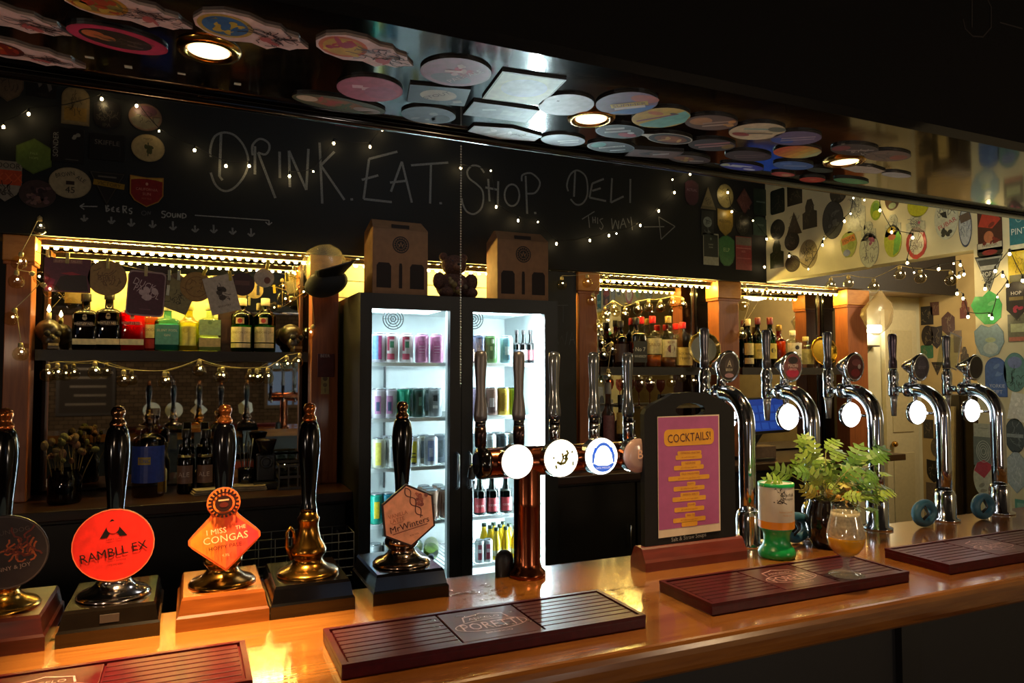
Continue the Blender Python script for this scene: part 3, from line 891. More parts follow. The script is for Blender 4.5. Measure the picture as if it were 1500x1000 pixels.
for k in range(14):
    q0 = R(-118)+r2.uniform(-.2, .2); z0 = .147+r2.uniform(-.016, .016)
    pts = []
    for j in range(5):
        pts.append((q0+j*.06*r2.uniform(-1, 1), z0+j*.003*r2.uniform(-1, 1)))
    vs = []
    for q, z in pts:
        vs += [(.0416*math.cos(q), .0416*math.sin(q), z-.0012), (.0416*math.cos(q), .0416*math.sin(q), z+.0012)]
    m.add(vs, [(2*i, 2*i+2, 2*i+3, 2*i+1) for i in range(4)], P('#3a3430'))
m.build('label_print', ct)

# ================================================================ beer glass on the mat
gp = onz(1240, 842, ZC+.0215)
bg = thing('beer_glass', 'stemmed tulip beer glass half full of amber beer on the drip mat', 'glass', (gp.x, gp.y, ZC+.0217))
MB().lathe([(.0005, .0), (.035, .0), (.036, .002), (.026, .006), (.010, .011), (.0065, .018), (.006, .030), (.0098, .0358)], M('#b9b2a4', .06, alpha=.34, coat=1.0), 36, cap=False).build('foot', bg)
MB().lathe([(.010, .036), (.022, .044), (.033, .058), (.0375, .074), (.0375, .086), (.034, .104), (.0295, .122), (.0275, .136), (.0285, .147),
            (.0272, .147), (.0262, .136), (.0282, .122), (.0327, .104)], G('#f2f5f2', .97, .05, 1.9), 40, cap=False).build('bowl', bg)
MB().lathe([(.0005, .0385), (.014, .040), (.024, .047), (.033, .060), (.0365, .074), (.0365, .079), (.0005, .079)], M((1.0, .43, .015), .15, noise=.04, coat=.5), 36, cap=False).build('beer', bg)
MB().lathe([(.0366, .079), (.0366, .086), (.0335, .103), (.029, .121), (.0275, .130), (.027, .118), (.0005, .088)], M('#d8c8aa', .8, noise=.3, scale=160, alpha=.72), 36, cap=False).build('foam', bg)

# ================================================================ fern in a dark glass vase
pp = onz(1212, 800, ZC)
pl = thing('potted_fern', 'yellow-green fern in a dark glass vase behind the beer glass', 'plant', (pp.x, pp.y, ZC))
MB().lathe([(.030, 0), (.036, .003), (.048, .03), (.054, .06), (.050, .09), (.043, .112), (.044, .120), (.041, .120), (.040, .112), (.0005, .105)], M('#1a1412', .10, coat=.6, noise=.2), 28, cap=False).build('vase', pl)
def leaf_mesh(L, Wd, lobes, mat, seed):
    """a lobed frond, curved along its length, lying in local xz with a droop"""
    r2 = random.Random(seed)
    mb = MB()
    n = lobes
    def cv(t, off):
        z = .012*math.sin(t*3.1)-.02*t*t
        return (off, t*L, z+abs(off)*-.25)
    mb.add([cv(i/8, -.004*(1-i/9)) for i in range(9)]+[cv(i/8, .004*(1-i/9)) for i in range(9)], [(i, i+1, 9+i+1, 9+i) for i in range(8)], mat, True)
    for i in range(n):
        t0 = .12+.80*i/n
        ln = Wd*math.sin(math.pi*(.22+.70*i/n))**.8
        for s in (-1, 1):
            a = cv(t0, 0); b = cv(min(1, t0+.15), 0)
            tip = cv(min(1.05, t0+.16+.05*r2.random()), s*ln)
            m1 = cv(t0+.02, s*ln*.55); m2 = cv(min(1.03, t0+.21), s*ln*.66)
            mb.add([a, m1, tip, m2, b], [(0, 1, 2, 3, 4) if s > 0 else (4, 3, 2, 1, 0)], mat, False)
    tip = cv(1.10, 0)
    mb.add([cv(.92, -.008), cv(.92, .008), tip], [(0, 1, 2)], mat)
    return mb
GREENS = ['#7c9e38', '#608c36', '#90aa44', '#b8b044', '#4c7630', '#c08f32']
kinds = []
for i, c in enumerate(GREENS):
    kinds.append(leaf_mesh(.085, .034, 4, M(c, .45, noise=.25, scale=60), i).mesh('frond'))
r2 = random.Random(21)
# fronds: target pixel of the tip, colour
FR = [(1125, 700, 0), (1135, 688, 0), (1172, 640, 2), (1182, 635, 0), (1195, 648, 2), (1190, 655, 1), (1228, 640, 0), (1233, 655, 0), (1262, 648, 1), (1268, 660, 0), (1250, 668, 4), (1296, 650, 4), (1300, 660, 1), (1235, 690, 0), (1225, 680, 2),
      (1210, 700, 3), (1185, 690, 2), (1178, 715, 3), (1200, 735, 3), (1195, 752, 3), (1285, 690, 1), (1302, 690, 2), (1310, 712, 2), (1268, 700, 4), (1255, 690, 3), (1245, 715, 5), (1240, 700, 5), (1262, 725, 2), (1290, 728, 2), (1230, 725, 5), (1215, 720, 5), (1165, 672, 0),
      (1170, 690, 1), (1205, 665, 2), (1252, 705, 5), (1275, 740, 2), (1178, 738, 3), (1300, 720, 0), (1240, 735, 5), (1258, 740, 3), (1180, 662, 2), (1188, 672, 1), (1196, 660, 0), (1218, 676, 0), (1240, 678, 2), (1258, 680, 1), (1272, 682, 0), (1230, 702, 2), (1248, 698, 3), (1262, 712, 5), (1275, 715, 2), (1212, 690, 0), (1222, 712, 5), (1205, 745, 3), (1192, 700, 2), (1280, 705, 0), (1290, 700, 1), (1202, 715, 3)]
top = Vector((0, 0, .118))
for i, (px, py, ci) in enumerate(FR):
    tip = ony(px, py, pp.y+r2.uniform(-.06, .07))-Vector((pp.x, pp.y, ZC))
    st = top+Vector((r2.uniform(-.02, .02), r2.uniform(-.02, .02), -.005))
    dirv = tip-st
    ln = dirv.length
    L = min(.058, ln*.6)*r2.uniform(.8, 1.15)
    f = (dirv.normalized()+Vector((r2.uniform(-.6, .6), r2.uniform(-.3, .3), r2.uniform(-.2, .6)))).normalized()
    base = tip-f*L
    o = bpy.data.objects.new('frond', kinds[ci]); COL.objects.link(o); o.parent = pl
    view = (Vector((0, 0, CZ))-Vector((pp.x, pp.y, ZC))-tip).normalized()
    n = (view+Vector((r2.uniform(-.6, .6), 0, r2.uniform(-.1, .9)))).normalized()
    u = f.cross(n).normalized(); n = u.cross(f)
    s = L/.085
    o.matrix_local = frame3(u, f, n, base) @ Matrix.Diagonal((s*1.1, s, s, 1))
    if (base-st).length > .02:
        mid = (st+base)/2+Vector((0, 0, .012))
        MB().tube([st, mid, base], .0011, M('#7c7a3a', .5), 5).build('stalk', pl)

# blue pipe loops behind the swan-neck fonts
def loop(px, py, y, label):
    c = ony(px, py, y)
    t = thing('pipe_loop', label, 'pipe', (c.x, c.y, ZC), group='blue pipe loops')
    z0 = .040
    bl = M('#2f6078', .45, noise=.12)
    MB().tube([(.035*math.cos(TAU*k/20), 0, z0+.027*math.sin(TAU*k/20)) for k in range(20)], .0125, bl, 10, closed=True).build('hose', t)
    MB().tube([(-.02, -.006, z0-.02), (-.005, -.016, z0), (-.015, -.006, z0+.03)], .004, BLACK, 8).build('strap', t)
loop(1166, 748, 1.405, 'blue insulated pipe loop behind the plant vase')
loop(1354, 748, 1.400, 'blue insulated pipe loop beside the second swan-neck font from the right')
loop(1440, 741, 1.400, 'blue insulated pipe loop at the foot of the rightmost swan-neck font')
# drinking vessel upside down on the last but one handle: a clear acrylic sleeve
p = ony(1390, 513, 1.645)
sv = thing('plastic_sleeve', 'clear acrylic sleeve leaning over the tap handle of the second font from the right', 'sleeve', (p.x, p.y, p.z), (0, R(16), 0))
m = MB(); g = G('#f4f8f6', .99, .05, 1.7)
m.box(-.030, .030, -.016, -.014, -.062, .055, g); m.box(-.030, .030, .014, .016, -.062, .055, g)
m.box(-.030, -.028, -.0139, .0139, -.062, .055, g); m.box(.028, .030, -.0139, .0139, -.062, .055, g)
m.build('sleeve', sv)
m = MB()
m.box(-.031, .031, -.0175, -.0165, .052, .057, WHITE); m.box(-.031, .031, -.0175, -.0165, -.064, -.060, WHITE)
for x in (-.031, .028):
    m.box(x, x+.003, -.0175, -.0165, -.0599, .0519, WHITE)
m.build('sleeve_edge', sv)
# ================================================================ back bar: mirrors, posts, shelves, worktop
MIRROR = M('#b9b7b0', .02, 1.0, noise=.02)
ZW = 1.02
def mirror(x0, x1, z0, z1, label):
    t = thing('mirror', label, 'mirror', (x0, YM, z0), group='back bar mirrors')
    MB().box(0, x1-x0, 0, .006, 0, z1-z0, MIRROR).build('glass', t)
    for a in ((0, .012, 0, z1-z0), (x1-x0-.012, x1-x0, 0, z1-z0)):
        MB().box(a[0], a[1], -.008, -.0005, a[2], a[3], DWOOD).build('frame_stile', t)
mirror(-.585, .50, ZW+.01, 2.088, 'long back bar mirror behind the gin bottles and left shelf')
t = thing('boarded_panel', 'cream boarded panel lit by the light strip above the fridge', 'panel', (.645, YM, 1.40))
for k in range(8):
    MB().box(0, 1.285, 0, .012, .0865*k, .0865*k+.083, CREAM, .003).build('plank', t)
a_, b_ = ony(128, 500, YM-.02), ony(338, 500, YM-.02)  # added sheet stands in for the mirror's reflection of a lit wall
t = thing('reflection_sheet', 'pale yellow sheet standing in for a lit wall reflected behind the gin bottles', 'panel', (a_.x, YM-.02, 1.6325))
MB().box(0, b_.x-a_.x, 0, .006, 0, .36, M('#d8cf8e', .75, noise=.06)).build('sheet', t)
MB().box(0, b_.x-a_.x, -.003, -.0003, 0, .012, M('#b0a468', .7)).build('foot_lip', t)
mirror(2.065, 2.895, ZW+.01, 2.088, 'back bar mirror behind the red-capped bottles right of the fridge')
mirror(3.07, 3.97, ZW+.01, 2.088, 'back bar mirror behind the whiskey bottles near the passage')
def post(x0, x1, label, grp='wooden posts of the back bar'):
    w = x1-x0
    t = thing('wooden_post', label, 'post', (x0, 3.42, 0), group=grp)
    MB().box(.006, w-.006, .012, .115, ZW+.001, ZFA-.105, POSTW, .003).build('shaft', t)
    MB().box(-.006, w+.006, .0, .120, ZFA-.105, ZFA-.002, CAPW, .004).build('capital', t)
    MB().box(-.004, w+.004, .008, .118, ZFA-.120, ZFA-.1055, POSTW, .003).build('necking', t)
    MB().box(0, w, .205, .245, ZW+.001, ZFA-.002, BLACKG).build('backing_board', t)
    return t
post(-.69, -.590, 'wooden post at the left edge of the frame hung with glass globes')
post(.505, .640, 'wooden post with the peaked cap hanging on it left of the fridge')
post(1.934, 2.060, 'wooden post right of the fridge with a globe on its capital')
post(2.898, 3.064, 'wooden post between the two bays of whisky bottles')
post(3.976, 4.170, 'wooden post at the passage beside the cream wall')
# vertical glossy rail beside the left bay
def shelf(x0, x1, y0, zt, th, label):
    t = thing('shelf', label, 'shelf', (x0, y0, zt), group='dark back bar shelves')
    MB().box(0, x1-x0, .012, YM-.009-y0, -th, 0, DWOOD).build('board', t)
    MB().box(0, x1-x0, .0, .0115, -th-.002, .001, M('#0c0705', .5, noise=.2)).build('front_lip', t)
    return t
ZSH1, ZSH2 = 1.632, 1.568
shelf(-.584, .500, 3.47, ZSH1, .042, 'dark shelf carrying the gin bottles in the left bay')
shelf(2.066, 2.894, 3.42, ZSH2, .042, 'dark shelf carrying the red-capped spirit bottles')
shelf(3.07, 3.970, 3.42, ZSH2, .042, 'dark shelf carrying the green whiskey bottles')
wt = thing('back_worktop', 'dark wooden back bar worktop left of the fridge', 'worktop', (0, 0, 0))
MB().box(-3.5, .655, 3.17, YM-.001, ZW-.04, ZW, DWOOD, .004).build('slab', wt)
wt2 = thing('back_worktop', 'dark back bar worktop between the fridge and the passage', 'worktop', (0, 0, 0))
MB().box(1.61, 4.17, 3.17, YM-.001, ZW-.04, ZW, DWOOD, .004).build('slab', wt2)
def cupboard(x0, x1, label):
    t = thing('back_cupboard', label, 'cupboard', (x0, 3.22, 0), group='dark cupboards under the back worktop')
    w = x1-x0
    MB().box(0, w, .02, .43, 0, ZW-.041, DARK).build('body', t)
    for k in range(2):
        d = MB().box(k*w/2+.006, (k+1)*w/2-.006, .0, .0195, .08, ZW-.06, M('#100c0c', .4, noise=.2), .003).build('door', t)
        MB().tube([((k*w/2+w/2-.05) if k == 0 else w/2+.05, -.02, .62), ((k*w/2+w/2-.05) if k == 0 else w/2+.05, -.02, .74)], .005, STEEL, 8).build('handle', d)
cupboard(-1.10, -.24, 'dark cupboard under the worktop at the left edge')
cupboard(-.23, .64, 'dark cupboard under the worktop next to the fridge')
cupboard(1.62, 2.70, 'dark cupboard under the worktop right of the fridge')
cupboard(2.71, 3.80, 'dark cupboard under the worktop near the passage')

# ================================================================ light strips under the fascia
LED = M('#ffdf8a', .4, emit=330.0, ecol=(1.0, .70, .17))
def led_strip(x0, x1, z, y, n, label):
    t = thing('led_strip', label, 'light strip', (x0, y, z), group='warm light strips above the mirrors')
    MB().box(0, x1-x0, .000, .006, .008, .041, M('#2a1c0c', .4)).build('channel', t)
    MB().box(0, x1-x0, .000, .006, .0045, .0078, M('#d9c58a', .5, emit=6.0, ecol=(1.0, .70, .12))).build('strip', t)
    s = None
    for k in range(n):
        x = (k+.5)*(x1-x0)/n
        if s is None:
            s = MB().ball((0, 0, 0), .0068, LED, 10, 6, .9, 1.3, .9).build('diode', t); s.location = (x, .003, -.002)
        else:
            inst(s, t, (x, .003, -.002))
led_strip(-.575, .495, 2.058, 3.480, 30, 'warm light strip across the top of the left bay')
led_strip(2.09, 2.885, 2.058, 3.480, 19, 'warm light strip across the bay right of the fridge')
led_strip(3.09, 3.955, 2.058, 3.480, 19, 'warm light strip across the bay next to the passage')
led_strip(.70, 1.90, 2.058, 3.480, 26, 'warm light strip above the fridge hidden by the cardboard carriers')

# ================================================================ bottles
def bottle(px, ytop, wpx, y, zb, label, cat, glass, cap, parts=(), liquid=None, shape='spirit', group=None, name='bottle', round_=True):
    """placed on the surface zb at depth y; height from the photo's pixels"""
    p = ony(px, 500, y)
    top = ony(px, ytop, y).z
    h = top-zb
    r = wpx/2*depth(p)/F
    t = thing(name, label, cat, (p.x, y, zb), group=group)
    if shape == 'square':
        sh, nk = .62, .72
    elif shape == 'tall':
        sh, nk = .58, .74
    elif shape == 'stub':
        sh, nk = .66, .78
    elif shape == 'beer':
        sh, nk = .52, .72
    else:
        sh, nk = .60, .74
    nr = min(r*.40, .016)
    if shape == 'beer':
        nr = r*.42
    prof = [(.0005, .0015), (r*.92, .0), (r, h*.03), (r, h*sh), (r*.95, h*(sh+.04)), (r*.62, h*(sh+.085)), (nr*1.1, h*nk), (nr, h*.80), (nr, h*.90)]
    seg = 4 if shape == 'square' else 24
    mb = MB()
    if shape == 'square':
        mb.T = Matrix.Rotation(R(45), 4, 'Z')
        prof = [(a*1.36 if b < h*(sh+.05) else a, b) for a, b in prof]
        k = MB()
        pr2 = prof
        def sq(a, z):
            return a
        mb.T = Matrix.Identity(4)
        # rounded-square section
        vs = []; N = 24
        for a, z in prof:
            e = max(0.0, 1-z/(h*(sh+.10)))
            for i in range(N):
                q = TAU*i/N
                c, s_ = math.cos(q), math.sin(q)
                ex = 2/(2+4*min(1, e*6))
                aa = a/1.36 if z < h*(sh+.05) else a
                vs.append((aa*math.copysign(abs(c)**ex, c), .8*aa*math.copysign(abs(s_)**ex, s_), z))
        fs = [(i*N+j, i*N+(j+1) % N, (i+1)*N+(j+1) % N, (i+1)*N+j) for i in range(len(prof)-1) for j in range(N)]
        mb.add(vs, fs, glass, True)
    else:
        mb.lathe(prof, glass, seg, cap=False)
    mb.build('glass', t)
    MB().lathe([(nr*1.22, h*.86), (nr*1.25, h*.87), (nr*1.25, h*.99), (nr*1.1, h)], cap, 18).build('cap', t)
    if liquid:
        q = MB()
        top_ = liquid[1]
        q.lathe([(.0005, .006), (r*.93, .007), (r*.93, h*top_), (.0005, h*top_)], liquid[0], 22, cap=False, sy=.78 if shape == 'square' else 1)
        q.build('liquid', t)
    for L in parts:
        # label: (z0, z1, half angle deg, colour, [text])
        m = MB()
        mt = P(L[3])
        rr_ = r*1.02
        if shape == 'square':
            hw_ = r*min(1.0, L[2]/60.0)
            m.box(-hw_*.9, hw_*.9, -.8*r-.0012, -.8*r-.0004, h*L[0], h*L[1], mt)
        else:
            a0 = R(-90-14); n = 12
            vs = []
            for i in range(n+1):
                q = a0+R(L[2])*(2*i/n-1)
                vs += [(rr_*math.cos(q), rr_*math.sin(q), h*L[0]), (rr_*math.cos(q), rr_*math.sin(q), h*L[1])]
            m.add(vs, [(2*i, 2*i+2, 2*i+3, 2*i+1) for i in range(n)], mt)
        lo = m.build('label', t)
        if len(L) > 4:
            m = MB()
            for (s, zf, hf, c) in L[4]:
                if shape == 'square':
                    m.T = frame3(Vector((1, 0, 0)), Vector((0, 0, 1)), Vector((0, -1, 0)), (0, -.8*r-.0016, h*zf))
                    if s == '*':
                        m.ellipse(0, 0, hf*h*.7, hf*h*.7, 0, P(c), 8)
                    else:
                        m.text(s, 0, 0, hf*h, 0, P(c), 0, r*1.6)
                else:
                    if s == '*':
                        v = [(math.cos(TAU*k/10)*.5, math.sin(TAU*k/10)*.5, 0) for k in range(10)]; f = [tuple(range(10))]; w = 1
                    else:
                        v, f, w = text_geo(s)
                    hh = hf*h
                    kx = min(hh, R(L[2])*2*rr_*.9/w)
                    m.T = Matrix.Identity(4)
                    m.add([((rr_+.0006)*math.cos(R(-104)+x*kx/rr_), (rr_+.0006)*math.sin(R(-104)+x*kx/rr_), h*zf+y*hh) for x, y, _ in v], f, P(c))
            m.build('label_print', lo)
    return t
Y1 = 3.53
CAPB, CAPG, CAPW_ = M('#171314', .3, noise=.1), M('#8a6a2a', .3, .6), M('#cfc39a', .4)
DKR = M('#2a0a14', .10, coat=.5)
bottle(125, 430, 33, Y1, ZSH1, 'dark plum gin bottle with a cream band, leftmost of the three', 'bottle', G('#3a0d1c', .7), CAPB, [(.10, .20, 60, '#d8cfa6'), (.42, .50, 40, '#241018', [('WHITLEY NEILL', .46, .045, '#cdbfae'), ('*', .56, .055, '#8d8276'), ('*', .60, .045, '#8d8276')])], (M('#2b0815', .3), .55), 'square', 'flavoured gin bottles')
bottle(159, 427, 33, Y1, ZSH1, 'dark plum gin bottle with a cream band, middle of the three', 'bottle', G('#30101c', .7), CAPB, [(.10, .20, 60, '#d8cfa6'), (.42, .50, 40, '#1e0c14', [('WHITLEY NEILL', .46, .045, '#cdbfae'), ('*', .56, .055, '#8d8276'), ('*', .60, .045, '#8d8276')])], (M('#240812', .3), .55), 'square', 'flavoured gin bottles')
bottle(194, 429, 34, Y1, ZSH1, 'bright red gin bottle with a cream band', 'bottle', G('#e01820', .9), M('#7a1c14', .3), [(.10, .20, 60, '#d8cfa6'), (.44, .50, 40, '#b01018', [('WHITLEY NEILL', .47, .045, '#d8b0a8'), ('*', .57, .055, '#d08a80'), ('*', .60, .04, '#d08a80')])], (M('#c00d18', .3), .60), 'square', 'flavoured gin bottles')
bottle(216, 440, 30, Y1+.055, ZSH1, 'orange bitter bottle with a cream and red label behind the purple coaster', 'bottle', G('#e08a20', .9), M('#b0662f', .4), [(.26, .52, 60, '#d8cfa0', [('BLOOD', .42, .05, '#7a5a3a')]), (.06, .24, 60, '#b5231c')], (M('#c25c12', .25), .55), 'square')
bottle(245, 446, 34, Y1, ZSH1, 'turquoise glass gin bottle with a pale label', 'bottle', G('#7fc9bf', .9), M('#c9d2c0', .4), [(.14, .56, 62, '#5aa79c', [('SILENT POOL', .44, .05, '#d8e0cc'), ('GIN', .34, .05, '#d8e0cc')])], (M('#7fc4bb', .3), .58), 'square')
bottle(276, 445, 30, Y1, ZSH1, 'tall ribbed yellow-green gin bottle', 'bottle', G('#dcd860', .9), M('#c8c070', .4), [(.12, .52, 55, '#c4c05c', [('*', .44, .12, '#a8a23e')])], (M('#c6c255', .3), .6), 'tall')
bottle(307, 445, 32, Y1, ZSH1, 'clear square gin bottle with a mint and gold print', 'bottle', G('#d8ecc8', .95), M('#d9d29a', .4), [(.34, .66, 60, '#a5cfa0', [('*', .60, .06, '#7aa678')]), (.10, .28, 60, '#c9b77a')], (M('#cfd6a0', .3), .3), 'square')
bx = ony(332, 500, Y1+.05)
t = thing('bottle_box', 'dark gift box standing behind the white card in the left bay', 'box', (bx.x, Y1+.05, ZSH1))
MB().box(-.038, .038, -.035, .035, 0, .20, M('#2a1516', .6, noise=.2), .002).build('carton', t); MB().box(-.030, .030, -.0362, -.0352, .04, .15, M('#3a1d1c', .6)).build('front_print', t)
GG = G('#0e8a34', .85)
for px, lab in ((354, 'green gin bottle with a red seal and cream label, left of the pair'), (388, 'green gin bottle with a red seal and cream label, right of the pair')):
    bottle(px, 437, 30, Y1, ZSH1, lab, 'bottle', GG, CAPW_, [(.18, .46, 62, '#cfc39a', [('LONDON DRY', .36, .04, '#7a6a44')]), (.08, .16, 62, '#cdbf90'), (.52, .63, 22, '#c9b58a', [('*', .575, .09, '#a02a1a')])], (M('#0a5a22', .3), .50), 'stub', 'green gin bottles')

# skulls at both ends of the left shelf
def skull(px, py, y, zb, s, label, flame=False):
    p = ony(px, py, y)
    t = thing('skull_ornament', label, 'ornament', (p.x, y, zb), (0, 0, R(25)))
    bone = M('#2e2418', .35, noise=.5, scale=50, coat=.3)
    m = MB()
    m.ball((0, .01*s, .085*s), .055*s, bone, 20, 14, .92, .88, 1.15)
    m.ball((0, -.025*s, .045*s), .036*s, bone, 16, 10, 1.0, .95, .9)
    m.box(-.022*s, .022*s, -.056*s, -.02*s, .0, .022*s, bone, .005*s)
    m.build('cranium', t)
    e = MB()
    for k in (-1, 1):
        e.ball((k*.020*s, -.046*s, .070*s), .0135*s, M('#070505', .8), 12, 8)
    e.ball((0, -.058*s, .050*s), .007*s, M('#070505', .8), 8, 6, 1.4)
    e.build('eye_sockets', t)
    q = MB()
    for k in range(-3, 4):
        q.box(k*.0058*s-.0025*s, k*.0058*s+.0025*s, -.060*s, -.054*s, .018*s, .029*s, M('#8a7a58', .4))
    q.build('teeth', t)
    if flame:
        MB().lathe([(.010, 0), (.0095, .03)], M('#d8cfa8', .5), 14, (0, .01*s, .133*s)).build('candle', t)
        MB().lathe([(.0005, 0), (.0075, .008), (.006, .018), (.0005, .032)], M('#ffd890', .5, emit=22, ecol=(1, .72, .3)), 12, (0, .01*s, .133*s+.031), cap=False).build('flame', t)
skull(72, 490, 3.50, ZSH1, .95, 'dark skull candle holder with a lit candle at the left end of the shelf', True)
skull(427, 500, 3.52, ZSH1, 1.0, 'dark glossy skull ornament at the right end of the gin shelf')

# ---------------------------------------------------------------- bottles in the bay right of the fridge
Y2 = 3.55
WHI = M('#5a2410', .25, coat=.3)
bottle(909, 470, 24, Y2+.03, ZSH2, 'dark amber liqueur bottle at the left end of the right shelf', 'bottle', G('#5a2414', .7), CAPB, [(.12, .5, 60, '#2a1a20')], (M('#2c0f0a', .3), .55))
bottle(932, 465, 26, Y2, ZSH2, 'square black-labelled whiskey bottle', 'bottle', G('#8a4418', .8), CAPB, [(.10, .52, 62, '#14161a', [('No 7', .36, .08, '#b8b8b0'), ('WHISKEY', .22, .05, '#b8b8b0')])], (WHI, .5), 'square')
RC = M('#c8161c', .35)
bottle(939, 464, 20, Y2+.06, ZSH2, 'clear vodka bottle with a red cap behind the black-labelled whiskey', 'bottle', GLASSY, RC, [], (M('#8a7a5a', .3), .4))
bottle(956, 463, 26, Y2, ZSH2, 'spiced rum bottle with a red cap and large cream label', 'bottle', GLASSY, RC, [(.26, .56, 66, '#c6b98a', [('SAILOR', .44, .06, '#8a6a3a')])], (M('#a8511c', .25), .24))
bottle(979, 463, 24, Y2, ZSH2, 'rum bottle with a gold cap and a printed figure label', 'bottle', GLASSY, M('#b09a60', .35, .5), [(.20, .54, 66, '#c9bfa0', [('*', .36, .16, '#6a3a3a'), ('RUM', .48, .05, '#7a3a2a')])], (M('#7a4424', .3), .2))
bottle(990, 474, 18, Y2+.06, ZSH2, 'red-capped bottle standing behind the figure label rum', 'bottle', GLASSY, RC, [], (M('#8a6a4a', .3), .4))
bottle(1000, 472, 27, Y2-.02, ZSH2, 'squat bourbon bottle with a red cap and yellow label', 'bottle', GLASSY, RC, [(.05, .44, 64, '#cbb368', [('BOURBON', .30, .05, '#6a4a2a'), ('MARK', .20, .05, '#6a4a2a')])], (M('#7a3a14', .3), .42), 'stub')
# round scalloped trays
def tray(px, py, rpx, y, zb, mat, matc, label):
    p = ony(px, py, y)
    r = rpx*depth(p)/F
    t = thing('round_tray', label, 'tray', (p.x, y, zb), (R(-9), 0, R(-12)))
    N = 60
    e = MB(); c = MB()
    def ring(rad, yy, sc):
        return [((rad*(1+sc*abs(math.sin(6*TAU*k/N/1.0))))*math.cos(TAU*k/N), yy, r*1.05+(rad*(1+sc*abs(math.sin(6*TAU*k/N))))*math.sin(TAU*k/N)) for k in range(N)]
    R1, R2, R3 = ring(r*.96, -.012, .05), ring(r*.86, -.004, 0), ring(r*.80, 0, 0)
    e.add(R1+R2+R3, [(i, (i+1) % N, N+(i+1) % N, N+i) for i in range(N)]+[(N+i, N+(i+1) % N, 2*N+(i+1) % N, 2*N+i) for i in range(N)], mat, True)
    e.tube(R1, .003, mat, 6, closed=True)
    e.build('scalloped_rim', t)
    c.add([(x, y_+.0, z) for x, y_, z in R3], [tuple(range(N))], matc)
    c.build('well', t)
tray(1033, 511, 25, 3.385, ZSH2+.004, M('#a89658', .2, .9, noise=.15), M('#7d7d70', .45, .35), 'silver scalloped tray leaning behind the leftmost swan-neck tap handle')
tray(1208, 515, 21, 3.44, ZSH2+.012, M('#c9a23a', .18, 1.0, noise=.15), M('#d0a83a', .2, 1.0, noise=.1), 'gold scalloped tray leaning at the right end of the shelf')
# bay next to the passage
Y3 = 3.55
bottle(1096, 467, 15, Y3, ZSH2, 'slim green whiskey bottle with two cream labels', 'bottle', G('#1d5a30', .8), CAPW_, [(.26, .50, 70, '#cfc080'), (.08, .20, 70, '#c9bc88')], (M('#0d3218', .3), .55))
bottle(1110, 465, 17, Y3, ZSH2, 'green whiskey bottle with a dark red cap and yellow label', 'bottle', G('#1d5a30', .8), M('#5a1a18', .3), [(.18, .48, 70, '#cdb95a', [('IRISH', .34, .05, '#5a5a2a')])], (M('#0d3218', .3), .55))
bottle(1128, 465, 18, Y3-.01, ZSH2, 'green whiskey bottle with a yellow label, right of its twin', 'bottle', G('#1f6a34', .8), M('#5a1a18', .3), [(.18, .48, 70, '#d0bb58', [('*', .34, .10, '#5a5a2a')])], (M('#0d3218', .3), .55))
bottle(1141, 476, 20, Y3, ZSH2, 'amber whisky bottle glowing beside the green whiskeys', 'bottle', G('#c8701a', .9), CAPG, [], (M('#b5631a', .25), .62))
bottle(1161, 484, 24, Y3, ZSH2, 'clear rum bottle with a white label and black crest', 'bottle', GLASSY, M('#cfc8b0', .4), [(.20, .66, 66, '#d2cab0', [('BACARDI', .34, .05, '#3a3a3a'), ('*', .54, .12, '#2a2424')])], None, 'stub')
bottle(1180, 493, 22, Y3-.01, ZSH2, 'pale liqueur bottle with a round gold mark', 'bottle', GLASSY, M('#b0a060', .4), [(.12, .6, 66, '#c7ba7a', [('*', .38, .18, '#a8985a')])], None, 'stub')

# ---------------------------------------------------------------- things on the left worktop
jp = ony(95, 700, 3.36)
t = thing('flower_jar', 'dark glass jar of dried stems on the back worktop at the left', 'jar', (jp.x, 3.36, ZW))
MB().lathe([(.0005, .001), (.055, 0), (.06, .01), (.06, .10), (.048, .125), (.05, .135)], G('#6a5a48', .8), 24, cap=False).build('jar', t)
r2 = random.Random(5)
for k in range(26):
    a, l = r2.uniform(0, TAU), r2.uniform(.10, .20)
    q = (.035*math.cos(a), .035*math.sin(a), .02); e = (.11*math.cos(a)*r2.random(), .09*math.sin(a)*r2.random(), .06+l)
    MB().tube([q, ((q[0]+e[0])/2, (q[1]+e[1])/2, (q[2]+e[2])/2+.01), e], [.002, .0016, .0009], M(['#5a4a2a', '#6a5a34', '#40391f'][k % 3], .8), 5).build('stem', t)
    MB().ball(e, r2.uniform(.008, .016), M(['#5c4a30', '#4d4a26', '#6b4a38'][k % 3], .9, noise=.5, scale=120), 8, 6, r2.uniform(.8, 1.5)).build('seed_head', t)
bottle(222, 606, 44, 3.40, ZW, 'large clear syrup bottle with a blue label and yellow slash', 'bottle', G('#d8c8c0', .85), G('#c8b8b0', .9), [(.18, .62, 80, '#27409a'), (.40, .49, 22, '#b09630', [('TONIC', .445, .05, '#3a4a9a')])], None, 'stub')
for px, lab in ((276, 'brown beer bottle with a round label, left of the pair on the worktop'), (305, 'brown beer bottle with a round label, right of the pair on the worktop')):
    bottle(px, 628, 24, 3.42, ZW, lab, 'bottle', G('#2a1208', .6), CAPB, [(.16, .44, 60, '#7a5a4a', [('ALE', .30, .07, '#d0b8a8')])], (M('#160805', .3), .6), 'beer', 'brown beer bottles on the worktop')
bottle(242, 660, 12, 3.45, ZW, 'small white-necked sauce bottle beside the blue-labelled syrup', 'bottle', M('#d8d4c4', .4, noise=.05), M('#d8d4c4', .4), [(.05, .3, 70, '#c0a83a')], None, 'beer')
pz = ony(320, 730, 3.30)
